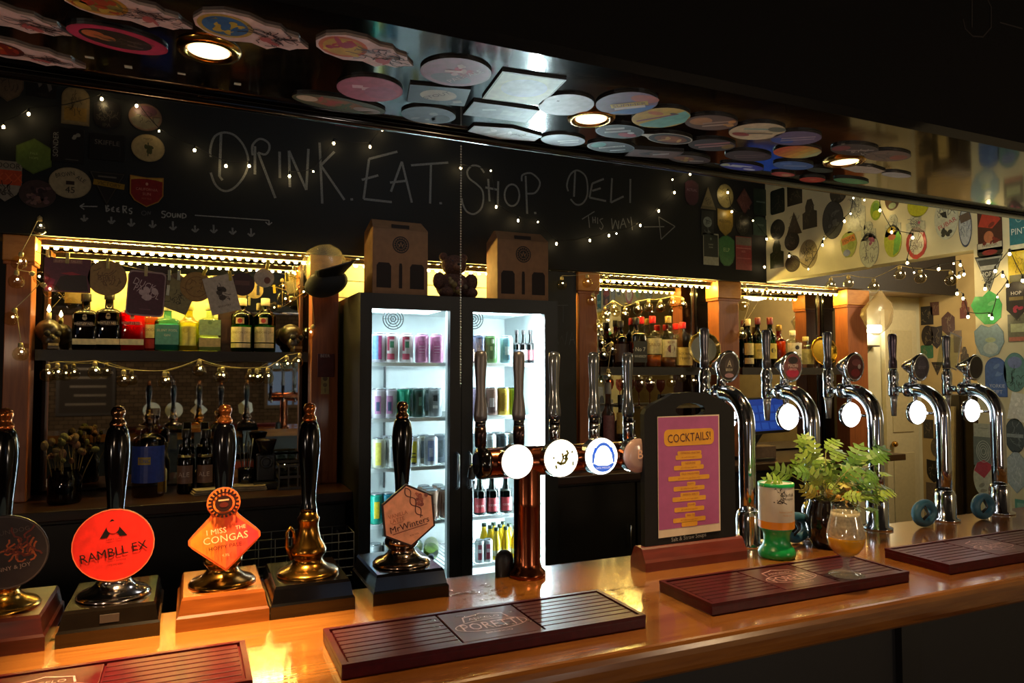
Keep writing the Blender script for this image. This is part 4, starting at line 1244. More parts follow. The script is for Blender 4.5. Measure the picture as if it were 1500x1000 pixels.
for k, (dx, dy, a, lab) in enumerate(((-.03, .06, 10, 'folded cream towel on the worktop beneath the brown bottles'), (.13, .10, -6, 'stack of till paper at the back of the worktop'))):
    t = thing('folded_towel' if k == 0 else 'paper_stack', lab, 'towel' if k == 0 else 'paper', (pz.x+dx, 3.30+dy, ZW), (0, 0, R(a)))
    for j in range(3):
        MB().box(-.075+.004*j, .075-.003*j, -.045, .045-.003*j, .008*j+.0002, .008*j+.0075, M(['#8a7a60', '#9a8a6a', '#8d7f66'][j], .9, noise=.2), .003).build('layer', t)
# coffee grinder and tool pot
gp_ = ony(388, 690, 3.48)
t = thing('coffee_grinder', 'black coffee grinder standing on the worktop left of the fridge', 'grinder', (gp_.x, 3.42, ZW))
MB().box(-.055, .055, -.05, .06, 0, .03, BLACK, .004).build('base', t)
MB().box(-.04, .04, 0, .055, .0305, .15, BLACK, .006).build('body', t)
MB().lathe([(.028, .1505), (.045, .21), (.047, .215), (.03, .22)], M('#1a1414', .2, coat=.4), 22, (0, .02, 0)).build('hopper', t)
m = MB(); m.T = Matrix.Translation((0, -.012, .115)) @ Matrix.Rotation(R(90), 4, 'X')
m.tube([(.022*math.cos(TAU*k/20), .022*math.sin(TAU*k/20), 0) for k in range(20)], .006, M('#3a3a3a', .3, .6), 8, closed=True); m.build('spout_ring', t)
tp_ = ony(360, 700, 3.45)
t = thing('tool_pot', 'dark pot of bar spoons beside the coffee grinder', 'pot', (tp_.x, 3.45, ZW))
MB().lathe([(.03, 0), (.034, .004), (.036, .09), (.034, .091), (.032, .01)], BLACKG, 20, cap=False).build('pot', t)
for k in range(4):
    MB().tube([(.004*k-.006, .0, .01), (-.03+.02*k, .01, .19+.01*k)], .003, STEEL if k % 2 else BLACK, 6).build('spoon', t)
lp = ony(352, 652, 3.48)
t = thing('snack_box', 'small box with an orange and red front on the worktop', 'box', (lp.x, 3.52, ZW))
MB().box(-.06, .06, -.03, .03, 0, .12, M('#8a5a2a', .6, noise=.1), .002).build('carton', t)
MB().box(-.058, .058, -.0312, -.0304, .085, .115, P('#c04a1c')).build('top_band', t); MB().box(-.058, .058, -.0312, -.0304, .045, .082, P('#c98a3a')).build('front_band', t)
gpz = ony(432, 690, 3.40)
t = thing('glass_rack', 'grey crate of upturned glasses next to the fridge', 'crate', (gpz.x, 3.40, ZW))
rk = M('#34302c', .6, noise=.1)
e = MB()
for z in (.0, .05, .10):
    for a in ((-.08, .08, -.08, -.074), (-.08, .08, .074, .08), (-.08, -.074, -.073, .073), (.074, .08, -.073, .073)):
        e.box(*a, z+.0005, z+.012, rk)
for x in (-.08, -.04, 0, .04, .074):
    e.box(x, x+.006, -.0805, -.0745, .0125, .10, rk)
e.build('rack', t)
for i in range(3):
    for j in range(2):
        MB().lathe([(.020, .002), (.022, .004), (.017, .10), (.016, .105), (.0155, .10)], GLASSY, 16, (-.05+.05*i, -.03+.06*j, .0), cap=False).build('glass', t)
# wire basket low behind the hand pumps
wp = ony(395, 800, 2.6)
t = thing('wire_basket', 'grey wire basket below the worktop behind the clipless hand pump', 'basket', (.13, 3.02, .70))
wm_ = M('#6e6c68', .4, .5)
e = MB()
for k in range(6):
    e.tube([(0, 0, .035*k), (.50, 0, .035*k)], .0022, wm_, 6); e.tube([(0, .15, .035*k), (.50, .15, .035*k)], .0022, wm_, 6)
for k in range(9):
    e.tube([(.0625*k, 0, 0), (.0625*k, 0, .175)], .0022, wm_, 6); e.tube([(.0625*k, .15, 0), (.0625*k, .15, .175)], .0022, wm_, 6); e.tube([(.0625*k, 0, 0), (.0625*k, .15, 0)], .0022, wm_, 6)
for x in (0, .5):
    for k in (0, 5):
        e.tube([(x, 0, .035*k), (x, .15, .035*k)], .0022, wm_, 6)
e.build('wire_mesh', t)
for x in (.04, .46):
    e = MB(); e.tube([(x, .15, .15), (x, .1995, .15)], .006, wm_, 6); e.build('hook', t)
# ================================================================ double-door display fridge
FX0, FX1, FY0, FY1, FZ = .655, 1.605, 3.05, 3.645, 1.885
FBK = M('#06090e', .5, noise=.15)
WPL = M('#cfd6d8', .45, noise=.03)
fr = thing('display_fridge', 'tall black two-door glass display fridge full of cans and bottles', 'fridge', (0, 0, 0))
b = MB()
b.box(FX0, FX0+.03, FY0+.035, FY1, .10, FZ, FBK); b.box(FX1-.03, FX1, FY0+.035, FY1, .10, FZ, FBK)
b.box(FX0+.0301, FX1-.0301, FY0+.035, FY1, FZ-.05, FZ, FBK); b.box(FX0+.0301, FX1-.0301, FY0+.035, FY1, .10, .16, FBK); b.box(FX0+.0301, FX1-.0301, FY1-.03, FY1, .1601, FZ-.0501, FBK)
b.build('cabinet', fr)
ln = MB()
ln.box(FX0+.0302, FX0+.034, FY0+.036, FY1-.031, .162, FZ-.052, WPL); ln.box(FX1-.034, FX1-.0302, FY0+.036, FY1-.031, .162, FZ-.052, WPL)
ln.box(FX0+.0345, FX1-.0345, FY1-.035, FY1-.0305, .162, FZ-.052, WPL); ln.box(FX0+.0345, FX1-.0345, FY0+.036, FY1-.0355, FZ-.0545, FZ-.0505, WPL); ln.box(FX0+.0345, FX1-.0345, FY0+.036, FY1-.0355, .1605, .164, WPL)
ln.build('lining', fr)
for x in (FX0+.05, FX1-.09):
    for y in (FY0+.08, FY1-.08):
        MB().box(x, x+.04, y-.02, y+.02, 0, .0995, BLACK).build('leg', fr)
MB().box(FX0+.02, FX1-.02, FY0+.05, FY0+.06, .02, .0995, M('#101114', .5)).build('kick_grille', fr)
ZG0, ZG1 = .20, 1.816
def door(x0, x1, g0, g1, hx, label):
    d = MB()
    d.box(x0, g0, FY0, FY0+.034, .165, FZ-.004, FBK); d.box(g1, x1, FY0, FY0+.034, .165, FZ-.004, FBK)
    d.box(g0+.0001, g1-.0001, FY0, FY0+.034, ZG1, FZ-.004, FBK); d.box(g0+.0001, g1-.0001, FY0, FY0+.034, .165, ZG0, FBK)
    o = d.build('door', fr)
    MB().box(g0, g1, FY0+.014, FY0+.018, ZG0, ZG1, G('#f4fbfa', .98, .01, 1.35)).build('pane', o)
    MB().tube([(hx, FY0-.002, 1.02), (hx, FY0-.028, 1.03), (hx, FY0-.030, 1.10), (hx, FY0-.028, 1.17), (hx, FY0-.002, 1.18)], .006, STEEL, 10).build('handle', o)
door(FX0, 1.1135, .706, 1.060, 1.092, '')
door(1.1165, FX1, 1.170, 1.535, 1.150, '')
MB().box(1.062, 1.168, FY0+.0345, FY0+.07, .17, FZ-.055, WPL).build('mullion', fr)
# key bunch in the lock
kp = ony(690, 700, FY0-.004)
t = thing('key_bunch', 'small bunch of keys hanging in the fridge door lock', 'keys', (kp.x+.006, FY0-.003, kp.z))
MB().tube([(.008*math.cos(TAU*k/14), -.006, .008*math.sin(TAU*k/14)) for k in range(14)], .0012, STEEL, 6, closed=True).build('ring', t)
for k in range(2):
    m = MB(); m.box(-.006+.006*k, -.001+.006*k, -.010-.004*k, -.008-.004*k, -.055-.01*k, -.012, STEEL); m.box(-.009+.006*k, .003+.006*k, -.010-.004*k, -.008-.004*k, -.024, -.010, STEEL); m.build('key', t)
# lamps inside the fridge: a tube beside each door and one along the ceiling
TUBE = M('#f4fbff', .4, emit=135.0, ecol=(.82, .95, 1.0))
TUBE2 = M('#f4fbff', .4, emit=8.0, ecol=(.82, .95, 1.0))
MB().box(1.514, 1.530, FY0+.040, FY0+.054, .22, 1.80, TUBE, .004).build('light_tube', fr)
MB().box(FX0+.036, FX0+.046, FY0+.050, FY0+.062, .22, 1.80, TUBE2, .003).build('light_tube', fr)
MB().box(.72, 1.05, FY0+.06, FY0+.30, 1.822, 1.829, TUBE2).build('ceiling_light', fr)
MB().box(1.18, 1.50, FY0+.06, FY0+.20, 1.822, 1.829, TUBE2).build('ceiling_light', fr)
# ring-shaped fan guards
for px in (576, 694):
    p = ony(px, 467, 3.20)
    g = MB()
    for k in range(1, 5):
        r = .0118*k
        g.tube([(p.x+r*math.cos(TAU*j/28), 3.20, p.z+r*math.sin(TAU*j/28)) for j in range(28)], .0024, M('#12181a', .5), 6, closed=True)
    for a in range(3):
        g.tube([(p.x+.047*math.cos(R(60*a)), 3.203, p.z+.047*math.sin(R(60*a))), (p.x-.047*math.cos(R(60*a)), 3.203, p.z-.047*math.sin(R(60*a)))], .0012, M('#3a4448', .4, .4), 6)
    g.build('fan_guard', fr)
# wire shelves
YS0 = FY0+.075
SHZ = [ony(600, q, YS0).z for q in (531, 612, 684, 765, 838)]
def wire_shelf(x0, x1, z):
    m = MB()
    m.box(x0, x1, YS0, YS0+.006, z-.016, z, M('#dfe6e8', .3, .3)); m.box(x0, x1, FY1-.06, FY1-.054, z-.012, z, STEEL)
    n = int((x1-x0)/.022)
    for k in range(n):
        x = x0+.01+k*(x1-x0-.02)/(n-1)
        m.box(x-.0012, x+.0012, YS0+.0062, FY1-.0602, z-.004, z-.001, M('#cfd6d8', .3, .5))
    m.build('wire_shelf', fr)
    MB().box((x0+x1)/2-.004, (x0+x1)/2+.004, FY1-.053, FY1-.036, z-.16, z-.013, STEEL).build('shelf_bracket', fr)
for z in SHZ:
    wire_shelf(FX0+.036, 1.110, z); wire_shelf(1.120, FX1-.036, z)
def can(x, y, z, h, r, label, body, art, lid='#c8ccd0', group='cans in the fridge'):
    t = thing('can', label, 'can', (x, y, z), group=group)
    MB().lathe([(r*.80, 0), (r, h*.035), (r, h*.90), (r*.84, h*.965)], M(body, .32, .15, noise=.08, scale=60), 22).build('body', t)
    MB().lathe([(r*.86, h*.965), (r*.88, h*.985), (r*.84, h), (r*.80, h*.985), (r*.4, h*.98)], M(lid, .25, .9), 18).build('lid', t)
    if art:
        m = MB(); rr_ = r*1.012; a0 = R(-90-17)
        for j, A in enumerate(art):
            z0, z1, hw_, c = A[:4]
            off = A[4] if len(A) > 4 else 0
            rj = rr_+.0003*j
            n = 8; vs = []
            for i in range(n+1):
                q = a0+R(off)+R(hw_)*(2*i/n-1)
                vs += [(rj*math.cos(q), rj*math.sin(q), h*z0), (rj*math.cos(q), rj*math.sin(q), h*z1)]
            m.add(vs, [(2*i, 2*i+2, 2*i+3, 2*i+1) for i in range(n)], P(c))
        m.build('print', t)
    return t
HC, RCN = .132, .0312
def row(px_list, shelf_i, y=3.165, hpx=None):
    z = SHZ[shelf_i]+.0005
    for px, label, body, art in px_list:
        x = ony(px, 500, y).x
        can(x, y, z, HC, RCN, label, body, art)
PINK = [(.05, .88, 40, '#d88ab4'), (.30, .75, 25, '#c66a9c'), (.35, .37, 22, '#f0d0e0'), (.45, .47, 22, '#f0d0e0'), (.55, .57, 22, '#f0d0e0')]
BER = [(.06, .9, 170, '#e9d8dc'), (.10, .30, 30, '#c8506a'), (.50, .72, 16, '#4a8a6a', 10), (.40, .80, 9, '#b83a5a', -20), (.78, .88, 28, '#c8506a')]
row([(554, 'white can with blue and magenta bands in the top left corner of the fridge', '#d6d0dc', [(.1, .9, 30, '#7aa0c8', -20), (.1, .9, 14, '#b84a8a', 20)]),
     (573, 'white can with a red berry print, left of its pair on the top fridge shelf', '#e6dadc', BER), (595, 'white can with a red berry print, right of its pair on the top fridge shelf', '#e6dadc', BER),
     (618, 'pink can with fine white lines, left of its pair on the top fridge shelf', '#cc86ae', PINK), (640, 'pink can with fine white lines, right of its pair on the top fridge shelf', '#cc86ae', PINK)], 0)
row([(701, 'dark blue can at the left of the right-hand top fridge shelf', '#2a3e66', [(.1, .3, 14, '#b8c4d8'), (.4, .85, 20, '#24365a')]),
     (719, 'green hop-print can on the right-hand top fridge shelf', '#4e7a3a', [(.70, .86, 12, '#c8d8c0', 14), (.15, .65, 40, '#355f2c'), (.45, .6, 10, '#9ab87a')]),
     (742, 'pale blue can on the right-hand top fridge shelf', '#9cc4cc', [(.1, .85, 40, '#7fb2c2'), (.3, .6, 20, '#d6e6e6'), (.12, .3, 12, '#4a6a7a', 14)])], 0)
row([(555, 'white can with a purple square and dark window, far left of the second fridge shelf', '#dcd4e0', [(.15, .75, 26, '#b47aa8'), (.25, .55, 14, '#3a4a6a')]),
     (572, 'white can with a purple square and dark window beside the teal can', '#dcd4e0', [(.15, .75, 26, '#b47aa8'), (.25, .55, 14, '#3a4a6a')]),
     (591, 'plain teal green can on the second fridge shelf', '#14a682', [(.08, .88, 18, '#3cc6a4', -10)]),
     (614, 'dark green patterned can on the second fridge shelf', '#1f4a42', [(.1, .85, 25, '#12352f'), (.4, .7, 12, '#5a8a7a', 12)]),
     (638, 'silver can with fine lettering on the second fridge shelf', '#aab2b6', [(.15, .8, 30, '#8a949a'), (.55, .75, 18, '#2f3a40'), (.3, .4, 20, '#d6dcde')])], 1)
row([(700, 'mauve can at the left of the right-hand second fridge shelf', '#b49ab4', [(.2, .8, 30, '#94789c')]),
     (720, 'brown can with a pale oval on the right-hand second fridge shelf', '#7a5a4e', [(.30, .62, 20, '#cfc4c0'), (.1, .3, 34, '#4a2f2c')]),
     (737, 'golden yellow can on the right-hand second fridge shelf', '#c8a62e', [(.15, .8, 24, '#b08a1c')]), (753, 'lime green can on the right-hand second fridge shelf', '#9cb834', [(.1, .85, 24, '#84a428')])], 1)
row([(556, 'white and yellow can at the left of the third fridge shelf', '#e4e4d0', [(.1, .85, 24, '#d6cc5a')]), (578, 'white can behind the hexagonal clip pump on the third fridge shelf', '#e4e8e8', [(.2, .7, 24, '#a8b4c0')]),
     (607, 'white can with a yellow beetle-shaped oval on the third fridge shelf', '#e2e6e4', [(.12, .85, 26, '#d2c42e'), (.30, .34, 20, '#3a3a20'), (.42, .46, 16, '#3a3a20'), (.08, .14, 16, '#3a4a5a')]),
     (632, 'white can with a blue oval on the third fridge shelf', '#dce4ee', [(.15, .85, 28, '#8496c8'), (.3, .6, 14, '#c8d2ea')])], 2)
row([(700, 'frosty white can at the left of the right-hand third fridge shelf', '#d8e0e2', [(.2, .7, 30, '#b8c4c8')]), (718, 'silver-white can on the right-hand third fridge shelf', '#cfd6d8', [(.2, .8, 24, '#a2aeb2')]),
     (736, 'dark slate can on the right-hand third fridge shelf', '#3a464c', [(.2, .8, 24, '#2a343a')]), (755, 'peach-white can on the right-hand third fridge shelf', '#e2d6c6', [(.2, .8, 24, '#d0bea8')])], 2)
row([(553, 'teal and yellow can at the left of the fourth fridge shelf', '#1fa08a', [(.2, .75, 22, '#d8c030', 10)]), (570, 'blue-green can behind the hand pump on the fourth fridge shelf', '#2a86a0', [(.2, .75, 22, '#1f5a7a')])], 3)
k = 0
pos = {0: 'front', 1: 'second', 2: 'third'}
for rj, y in enumerate((3.165, 3.225, 3.285)):
    for ci, px in enumerate((634, 655)):
        x = ony(px, 500, 3.165).x+.0
        can(x, y+.005*rj, SHZ[3]+.0005, HC, RCN, 'tan craft beer can, %s row %s of the block on the fourth fridge shelf' % (pos[rj], ('left', 'right')[ci]), '#c8a088', [(.10, .55, 30, '#b08068'), (.04, .10, 170, '#2a2a4a')])
row([(552, 'silver can at the left of the lowest visible fridge shelf', '#9aa2a6', [(.2, .8, 24, '#7a868c')]), (572, 'steel grey can beside the lying wine bottles on the lowest visible fridge shelf', '#8a9296', [(.2, .8, 24, '#6a767c')])], 4)
for sh, L in ((2, ((567, 'white lidded can in the back row at the left of the third fridge shelf', '#dfe2de'), (591, 'pale grey can in the back row on the third fridge shelf', '#c8d0d4'), (620, 'cream can in the back row on the third fridge shelf', '#d8d4c0'), (645, 'silver blue can in the back row on the third fridge shelf', '#a8b4c4'))),
              (2, ((709, 'pale can in the back row of the right-hand third fridge shelf', '#cfd4d6'), (728, 'grey can in the back row of the right-hand third fridge shelf', '#8a9498'), (747, 'beige can in the back row of the right-hand third fridge shelf', '#c8b8a4'))),
              (1, ((565, 'mauve can in the back row of the second fridge shelf', '#b8a4bc'), (602, 'dark teal can in the back row of the second fridge shelf', '#1f6a5a'), (627, 'grey green can in the back row of the second fridge shelf', '#5a6a66')))):
    for px, lab, c in L:
        can(ony(px, 500, 3.238).x, 3.238, SHZ[sh]+.0005, HC, RCN, lab, c, [(.2, .8, 24, '#8a949a')])
# lying wine bottles
def lying(px, py, col, ang, label):
    p = ony(px, py, 3.20)
    t = thing('wine_bottle', label, 'bottle', (p.x, 3.30, SHZ[4]+.037), (0, 0, R(ang)))
    m = MB(); m.T = Matrix.Rotation(R(90), 4, 'X')
    m.lathe([(.0005, -.16), (.034, -.158), (.036, -.15), (.036, .02), (.030, .05), (.015, .075), (.013, .13)], col, 24, cap=False); m.build('glass', t)
    m = MB(); m.T = Matrix.Rotation(R(90), 4, 'X')
    m.lathe([(.0145, .10), (.0150, .102), (.0150, .135), (.013, .137)], M('#1c2430', .3), 16); m.build('capsule', t)
    m = MB(); m.T = Matrix.Rotation(R(90), 4, 'X')
    m.lathe([(.0364, -.12), (.0364, -.02)], P('#c8cfa8'), 20, cap=False); m.build('label', t)
lying(641, 812, G('#b9cf7a', .9), -18, 'yellow-green wine bottle lying with its neck forward in the fridge')
lying(612, 822, G('#9fc7b4', .9), -24, 'pale green wine bottle lying low in the fridge behind the hexagonal clip')
# bottles behind the right door
z0 = SHZ[0]
for k, px in enumerate((757, 767, 777)):
    bottle(px, 483, 11, 3.19+.012*k, z0+.001, ('dark brown bottle, %s of three on the right-hand top fridge shelf' % ('left', 'middle', 'right')[k]), 'bottle', G('#2a1a18', .6), M('#2a2224', .3), [(.1, .4, 60, ['#3a3a44', '#c8c0c0', '#5a2a30'][k])], (M('#1a0f10', .3), .6), 'beer', 'brown bottles on the top fridge shelf')
for k, px in enumerate((703, 721, 741)):
    bottle(px, 692, 18, 3.17, SHZ[3]+.001, 'green glass bottle with a red and white label, %s of three' % ('left', 'middle', 'right')[k], 'bottle', G('#2a4a44', .75), M('#a03a4a', .35), [(.06, .40, 62, '#b8404a', [('CIDER', .22, .05, '#e8d8d0')])], (M('#16241f', .3), .6), 'beer', 'red-labelled bottles in the fridge')
YE = M('#d8b414', .35, noise=.05)
for rj in range(3):
    for ci in range(3):
        px = 727+ci*14-rj*9
        p = ony(px, 800, 3.17+.055*rj)
        t = thing('juice_bottle', 'yellow juice bottle, %s row %s in the right half of the fridge' % (('front', 'middle', 'back')[rj], ('left', 'centre', 'right')[ci]), 'bottle', (p.x, 3.17+.055*rj, SHZ[4]+.0005), group='yellow juice bottles')
        MB().lathe([(.018, 0), (.020, .004), (.020, .085), (.012, .115), (.010, .135)], YE, 18).build('bottle_body', t)
        MB().lathe([(.0118, .1352), (.012, .1355), (.012, .150), (.010, .151)], M('#2a3a2a', .4), 14).build('cap', t)
        MB().lathe([(.0203, .02), (.0203, .045)], P('#d6d2b0'), 18, cap=False).build('label', t)
for k, px in enumerate((702, 714)):
    p = ony(px, 800, 3.16)
    can(p.x, 3.155, SHZ[4]+.0005, .105, .0225, 'slim silver mixer can, %s of the pair in the right half of the fridge' % ('left', 'right')[k], '#b9c0c2', [(.15, .8, 24, '#8f3a4a'), (.45, .6, 18, '#dfe2e2')])

# ================================================================ on top of the fridge
CARD = M('#7a5638', .8, noise=.12, scale=30)
CARDD = M('#21150f', .9)
def carrier(x0p, x1p, ytop, ybot, label, rz):
    y = 3.17
    a, b_ = ony(x0p, ybot, y), ony(x1p, ybot, y)
    w = b_.x-a.x; h = ony((x0p+x1p)/2, ytop, y).z-FZ
    t = thing('bottle_carrier', label, 'box', ((a.x+b_.x)/2, y, FZ), (0, 0, R(rz)), group='cardboard carriers on the fridge')
    hb = h*.86
    d = .15
    m = MB()
    m.box(-w/2, w/2, 0, d, 0, hb, CARD, .002)
    m.add([(-w/2, 0, hb), (w/2, 0, hb), (w/2, d, hb), (-w/2, d, hb), (-w/2+.012, d/2-.01, h), (w/2-.012, d/2-.01, h), (w/2-.012, d/2+.01, h), (-w/2+.012, d/2+.01, h)], [(0, 1, 5, 4), (1, 2, 6, 5), (2, 3, 7, 6), (3, 0, 4, 7), (4, 5, 6, 7)], CARD)
    m.build('carton', t)
    m = MB(); m.T = frame3(Vector((1, 0, 0)), Vector((0, 0, 1)), Vector((0, -1, 0)), (0, 0, 0))
    for cx, cw_ in ((-.30*w, .13*w), (0, .03*w), (.30*w, .13*w)):
        q = [(cx-cw_, h*.10), (cx+cw_, h*.10), (cx+cw_, h*.38), (cx+cw_*.7, h*.42), (cx-cw_*.7, h*.42), (cx-cw_, h*.38)]
        m.prism(q, -.004, .0006, CARDD)
    m.build('window', t)
    m = MB(); m.box(-.16*w, .16*w, .006, .012, hb+.002, hb+.022, CARDD); 
    m.T = Matrix.Identity(4)
    m.build('hand_slot', t)
    m = MB(); m.T = frame3(Vector((1, 0, 0)), Vector((0, 0, 1)), Vector((0, -1, 0)), (0, -.001, h*.66))
    r = .15*w; K = M('#16100d', .8)
    m.ellipse(0, 0, r, r, .0002, K, 28); m.ring(0, 0, r*.86, r*.86, r*.06, .0006, CARD)
    m.ring(0, 0, r*.55, r*.55, r*.06, .0006, CARD)
    m.stroke([(-r*.35, r*.1), (-.1*r, -.2*r), (.0, r*.2), (r*.15, -r*.2), (r*.35, r*.15)], r*.10, .0006, CARD)
    m.stroke([(-r*.25, -.3*r), (0, .35*r), (r*.25, -.3*r)], r*.08, .0007, CARD)
    for k in range(16):
        q = TAU*k/16
        m.stroke([(r*.66*math.cos(q), r*.66*math.sin(q)), (r*.78*math.cos(q), r*.78*math.sin(q))], r*.06, .0006, CARD)
    m.build('stamp', t)
carrier(545, 627, 320, 427, 'cardboard bottle carrier with a round black stamp, left of the teddy bear', 2)
carrier(729, 803, 337, 433, 'cardboard bottle carrier with a round black stamp, right of the teddy bear', -1)
# teddy bear with a posy of flowers
tb = ony(666, 428, 3.22)
t = thing('teddy_bear', 'brown teddy bear holding dried flowers on top of the fridge', 'toy', (tb.x, 3.24, FZ))
FUR = M('#4a3026', .95, noise=.5, scale=130, bump=1.0)
m = MB()
m.ball((0, 0, .065), .075, FUR, 20, 14, .92, 1.15, .85); m.ball((0, -.01, .165), .055, FUR, 20, 14, .92, 1.12, .95)
m.ball((-.050, .0, .205), .021, FUR, 12, 8); m.ball((.050, .0, .205), .021, FUR, 12, 8)
m.ball((-.080, -.03, .085), .032, FUR, 12, 8, 1.3); m.ball((.080, -.03, .085), .032, FUR, 12, 8, 1.3)
m.ball((-.060, -.07, .028), .034, FUR, 12, 8, .8, 1, 1.5); m.ball((.060, -.07, .028), .034, FUR, 12, 8, .8, 1, 1.5)
m.build('body', t)
MB().ball((0, -.055, .155), .024, M('#6a4a38', .95, noise=.3, scale=120), 12, 8, .8).build('muzzle', t)
m = MB(); m.ball((0, -.077, .162), .008, BLACK, 8, 6, .8); m.ball((-.022, -.052, .180), .006, BLACK, 8, 6); m.ball((.022, -.052, .180), .006, BLACK, 8, 6); m.build('nose_and_eyes', t)
r2 = random.Random(9)
for k in range(12):
    c = (r2.uniform(-.055, .03), -.095+r2.uniform(-.02, .01), .055+r2.uniform(-.03, .04))
    MB().ball(c, r2.uniform(.008, .016), M(['#6a5a34', '#5a4a3a', '#7a6a48', '#6a4a44'][k % 4], .9, noise=.3, scale=120), 9, 6).build('flower', t)

# black chalk panel beside the fridge
t = thing('chalk_panel', 'narrow black chalk panel between the fridge and the wooden post', 'sign board', (1.64, 3.44, ZW+.001))
MB().box(0, .285, 0, .02, 0, ZFA-ZW-.004, M('#0a0c10', .6, noise=.2)).build('panel', t)
m = MB(); m.T = Matrix.Translation((-1.64, -3.44, -ZW-.001))
for st in ([(813, 447), (832, 447)], [(816, 448), (816, 466)], [(825, 447), (825, 472)], [(815, 485), (818, 505), (823, 492), (828, 505), (831, 486)], [(834, 505), (838, 486), (842, 504)], [(835, 498), (841, 497)]):
    T0 = m.T
    P_ = [ony(a, b_, 3.4385) for a, b_ in st]
    m.T = T0 @ Matrix(((1, 0, 0, 0), (0, 0, -1, 3.4390), (0, 1, 0, 0), (0, 0, 0, 1)))
    m.stroke([(p.x, p.z) for p in P_], .004, 0, M('#5a5e62', .95)); m.T = T0
m.build('chalk_letters', t)
# ball chain of the canopy's pull switch
top = ony(679, 200, 1.39)
bot = ony(679, 567, 1.39)
t = thing('pull_chain', 'thin steel ball chain hanging from the canopy in front of the fridge', 'chain', (top.x, 1.405, ZS-.012))
m = MB(); L = ZS-.012-bot.z; n = int(L/.0056)
for k in range(n):
    m.ball((0, 0, -.003-k*.0056), .0019, M('#c8d2d6', .25, .5), 6, 4)
m.tube([(0, 0, 0), (0, 0, -L)], .0003, STEEL, 4); m.build('beads', t)
# ================================================================ chalkboard fascia
cb = thing('chalkboard', 'long black chalkboard fascia with handwritten pub lettering', 'sign board', (0, 0, 0))
MB().box(-3.6, XR-.002, YFA, YFA+.028, ZFA, 2.745, M('#08090a', .8, noise=.3, scale=6)).build('board', cb)
SP = YFA-.0006
def smooth(pts, n=5):
    if len(pts) < 4:
        return pts
    o = []
    for i in range(len(pts)-1):
        p0, p1, p2, p3 = pts[max(i-1, 0)], pts[i], pts[i+1], pts[min(i+2, len(pts)-1)]
        for k in range(n):
            t_ = k/n
            o.append(tuple(.5*(2*p1[j]+(p2[j]-p0[j])*t_+(2*p0[j]-5*p1[j]+4*p2[j]-p3[j])*t_*t_+(3*p1[j]-p0[j]-3*p2[j]+p3[j])*t_**3) for j in (0, 1)))
    return o+[pts[-1]]
def word(strokes, ox, oy, k, w, name, mat=CHALK):
    m = MB()
    m.T = Matrix(((1, 0, 0, 0), (0, 0, -1, SP), (0, 1, 0, 0), (0, 0, 0, 1)))
    for j, st in enumerate(strokes):
        cv = len(st) > 4
        pts = [(ox+a/k, oy+b/k) for a, b in st]
        P_ = [ony(a, b, SP) for a, b in (smooth(pts) if cv else pts)]
        m.stroke([(p.x, p.z) for p in P_], w*(1.0 if cv else 1.15), -.00002*j, mat)
    return m.build(name, cb)
WD = .0095
def dot(x, y):
    return [(x-7, y), (x+7, y)]
word([[(127, 95), (118, 330), (135, 352)], [(70, 225), (68, 180), (90, 115), (140, 90), (200, 105), (250, 160), (275, 230), (270, 290), (240, 350), (190, 400), (140, 410), (95, 375), (70, 310)],
      [(313, 165), (313, 320)], [(300, 215), (300, 160), (340, 125), (385, 145), (392, 180), (370, 210), (330, 200)], [(330, 200), (425, 450)], [(448, 195), (450, 340)],
      [(505, 390), (500, 190)], [(500, 190), (595, 405)], [(595, 405), (607, 180)], [(668, 145), (683, 480)], [(750, 195), (675, 270)], [(675, 270), (805, 460)], dot(845, 457)], 290, 170, 3.75, WD, 'chalk_word')
word([[(1095, 195), (940, 235)], [(940, 235), (910, 455)], [(910, 455), (1065, 472)], [(900, 350), (990, 325)], [(1060, 415), (1120, 250)], [(1120, 250), (1175, 475)], [(1055, 365), (1145, 355)],
      [(1170, 270), (1375, 255)], [(1280, 262), (1275, 480)], dot(1333, 478)], 290, 170, 3.75, WD, 'chalk_word')
word([[(218, 145), (185, 105), (140, 100), (108, 135), (120, 180), (170, 220), (205, 260), (212, 320), (195, 380), (150, 412), (105, 395), (80, 350), (72, 310)], [(243, 185), (252, 330)], [(225, 240), (305, 255)], [(308, 200), (305, 350)],
      [(397+48*math.cos(TAU*q/12), 290+70*math.sin(TAU*q/12)) for q in range(13)], [(485, 165), (495, 410)], [(460, 200), (465, 160), (520, 148), (570, 190), (575, 230), (545, 275), (490, 280)], dot(547, 405)], 660, 220, 4.41, WD, 'chalk_word')
word([[(805, 135), (797, 300)], [(760, 265), (752, 220), (775, 155), (820, 130), (870, 165), (885, 230), (880, 300), (850, 345), (810, 350), (775, 315)], [(990, 185), (915, 215)], [(915, 215), (897, 305)], [(897, 305), (1005, 328)], [(915, 262), (970, 245)],
      [(1043, 180), (1035, 338)], [(1035, 338), (1118, 298)], [(1162, 185), (1160, 340)]], 660, 220, 4.41, WD, 'chalk_word')
word([[(850, 445), (930, 395)], [(890, 420), (898, 500)], [(918, 430), (920, 470)], [(935, 430), (935, 470)], [(918, 450), (935, 450)], [(950, 435), (950, 475)], [(985, 440), (965, 450), (975, 470), (985, 490), (975, 510), (962, 500)]], 660, 220, 4.41, .005, 'chalk_word')
word([[(1040, 440), (1047, 510)], [(1047, 510), (1065, 450)], [(1065, 450), (1083, 510)], [(1083, 510), (1087, 455)], [(1095, 505), (1115, 440)], [(1115, 440), (1135, 500)], [(1103, 480), (1128, 475)], [(1142, 440), (1155, 470)], [(1165, 430), (1175, 515)]], 660, 220, 4.41, .005, 'chalk_word')
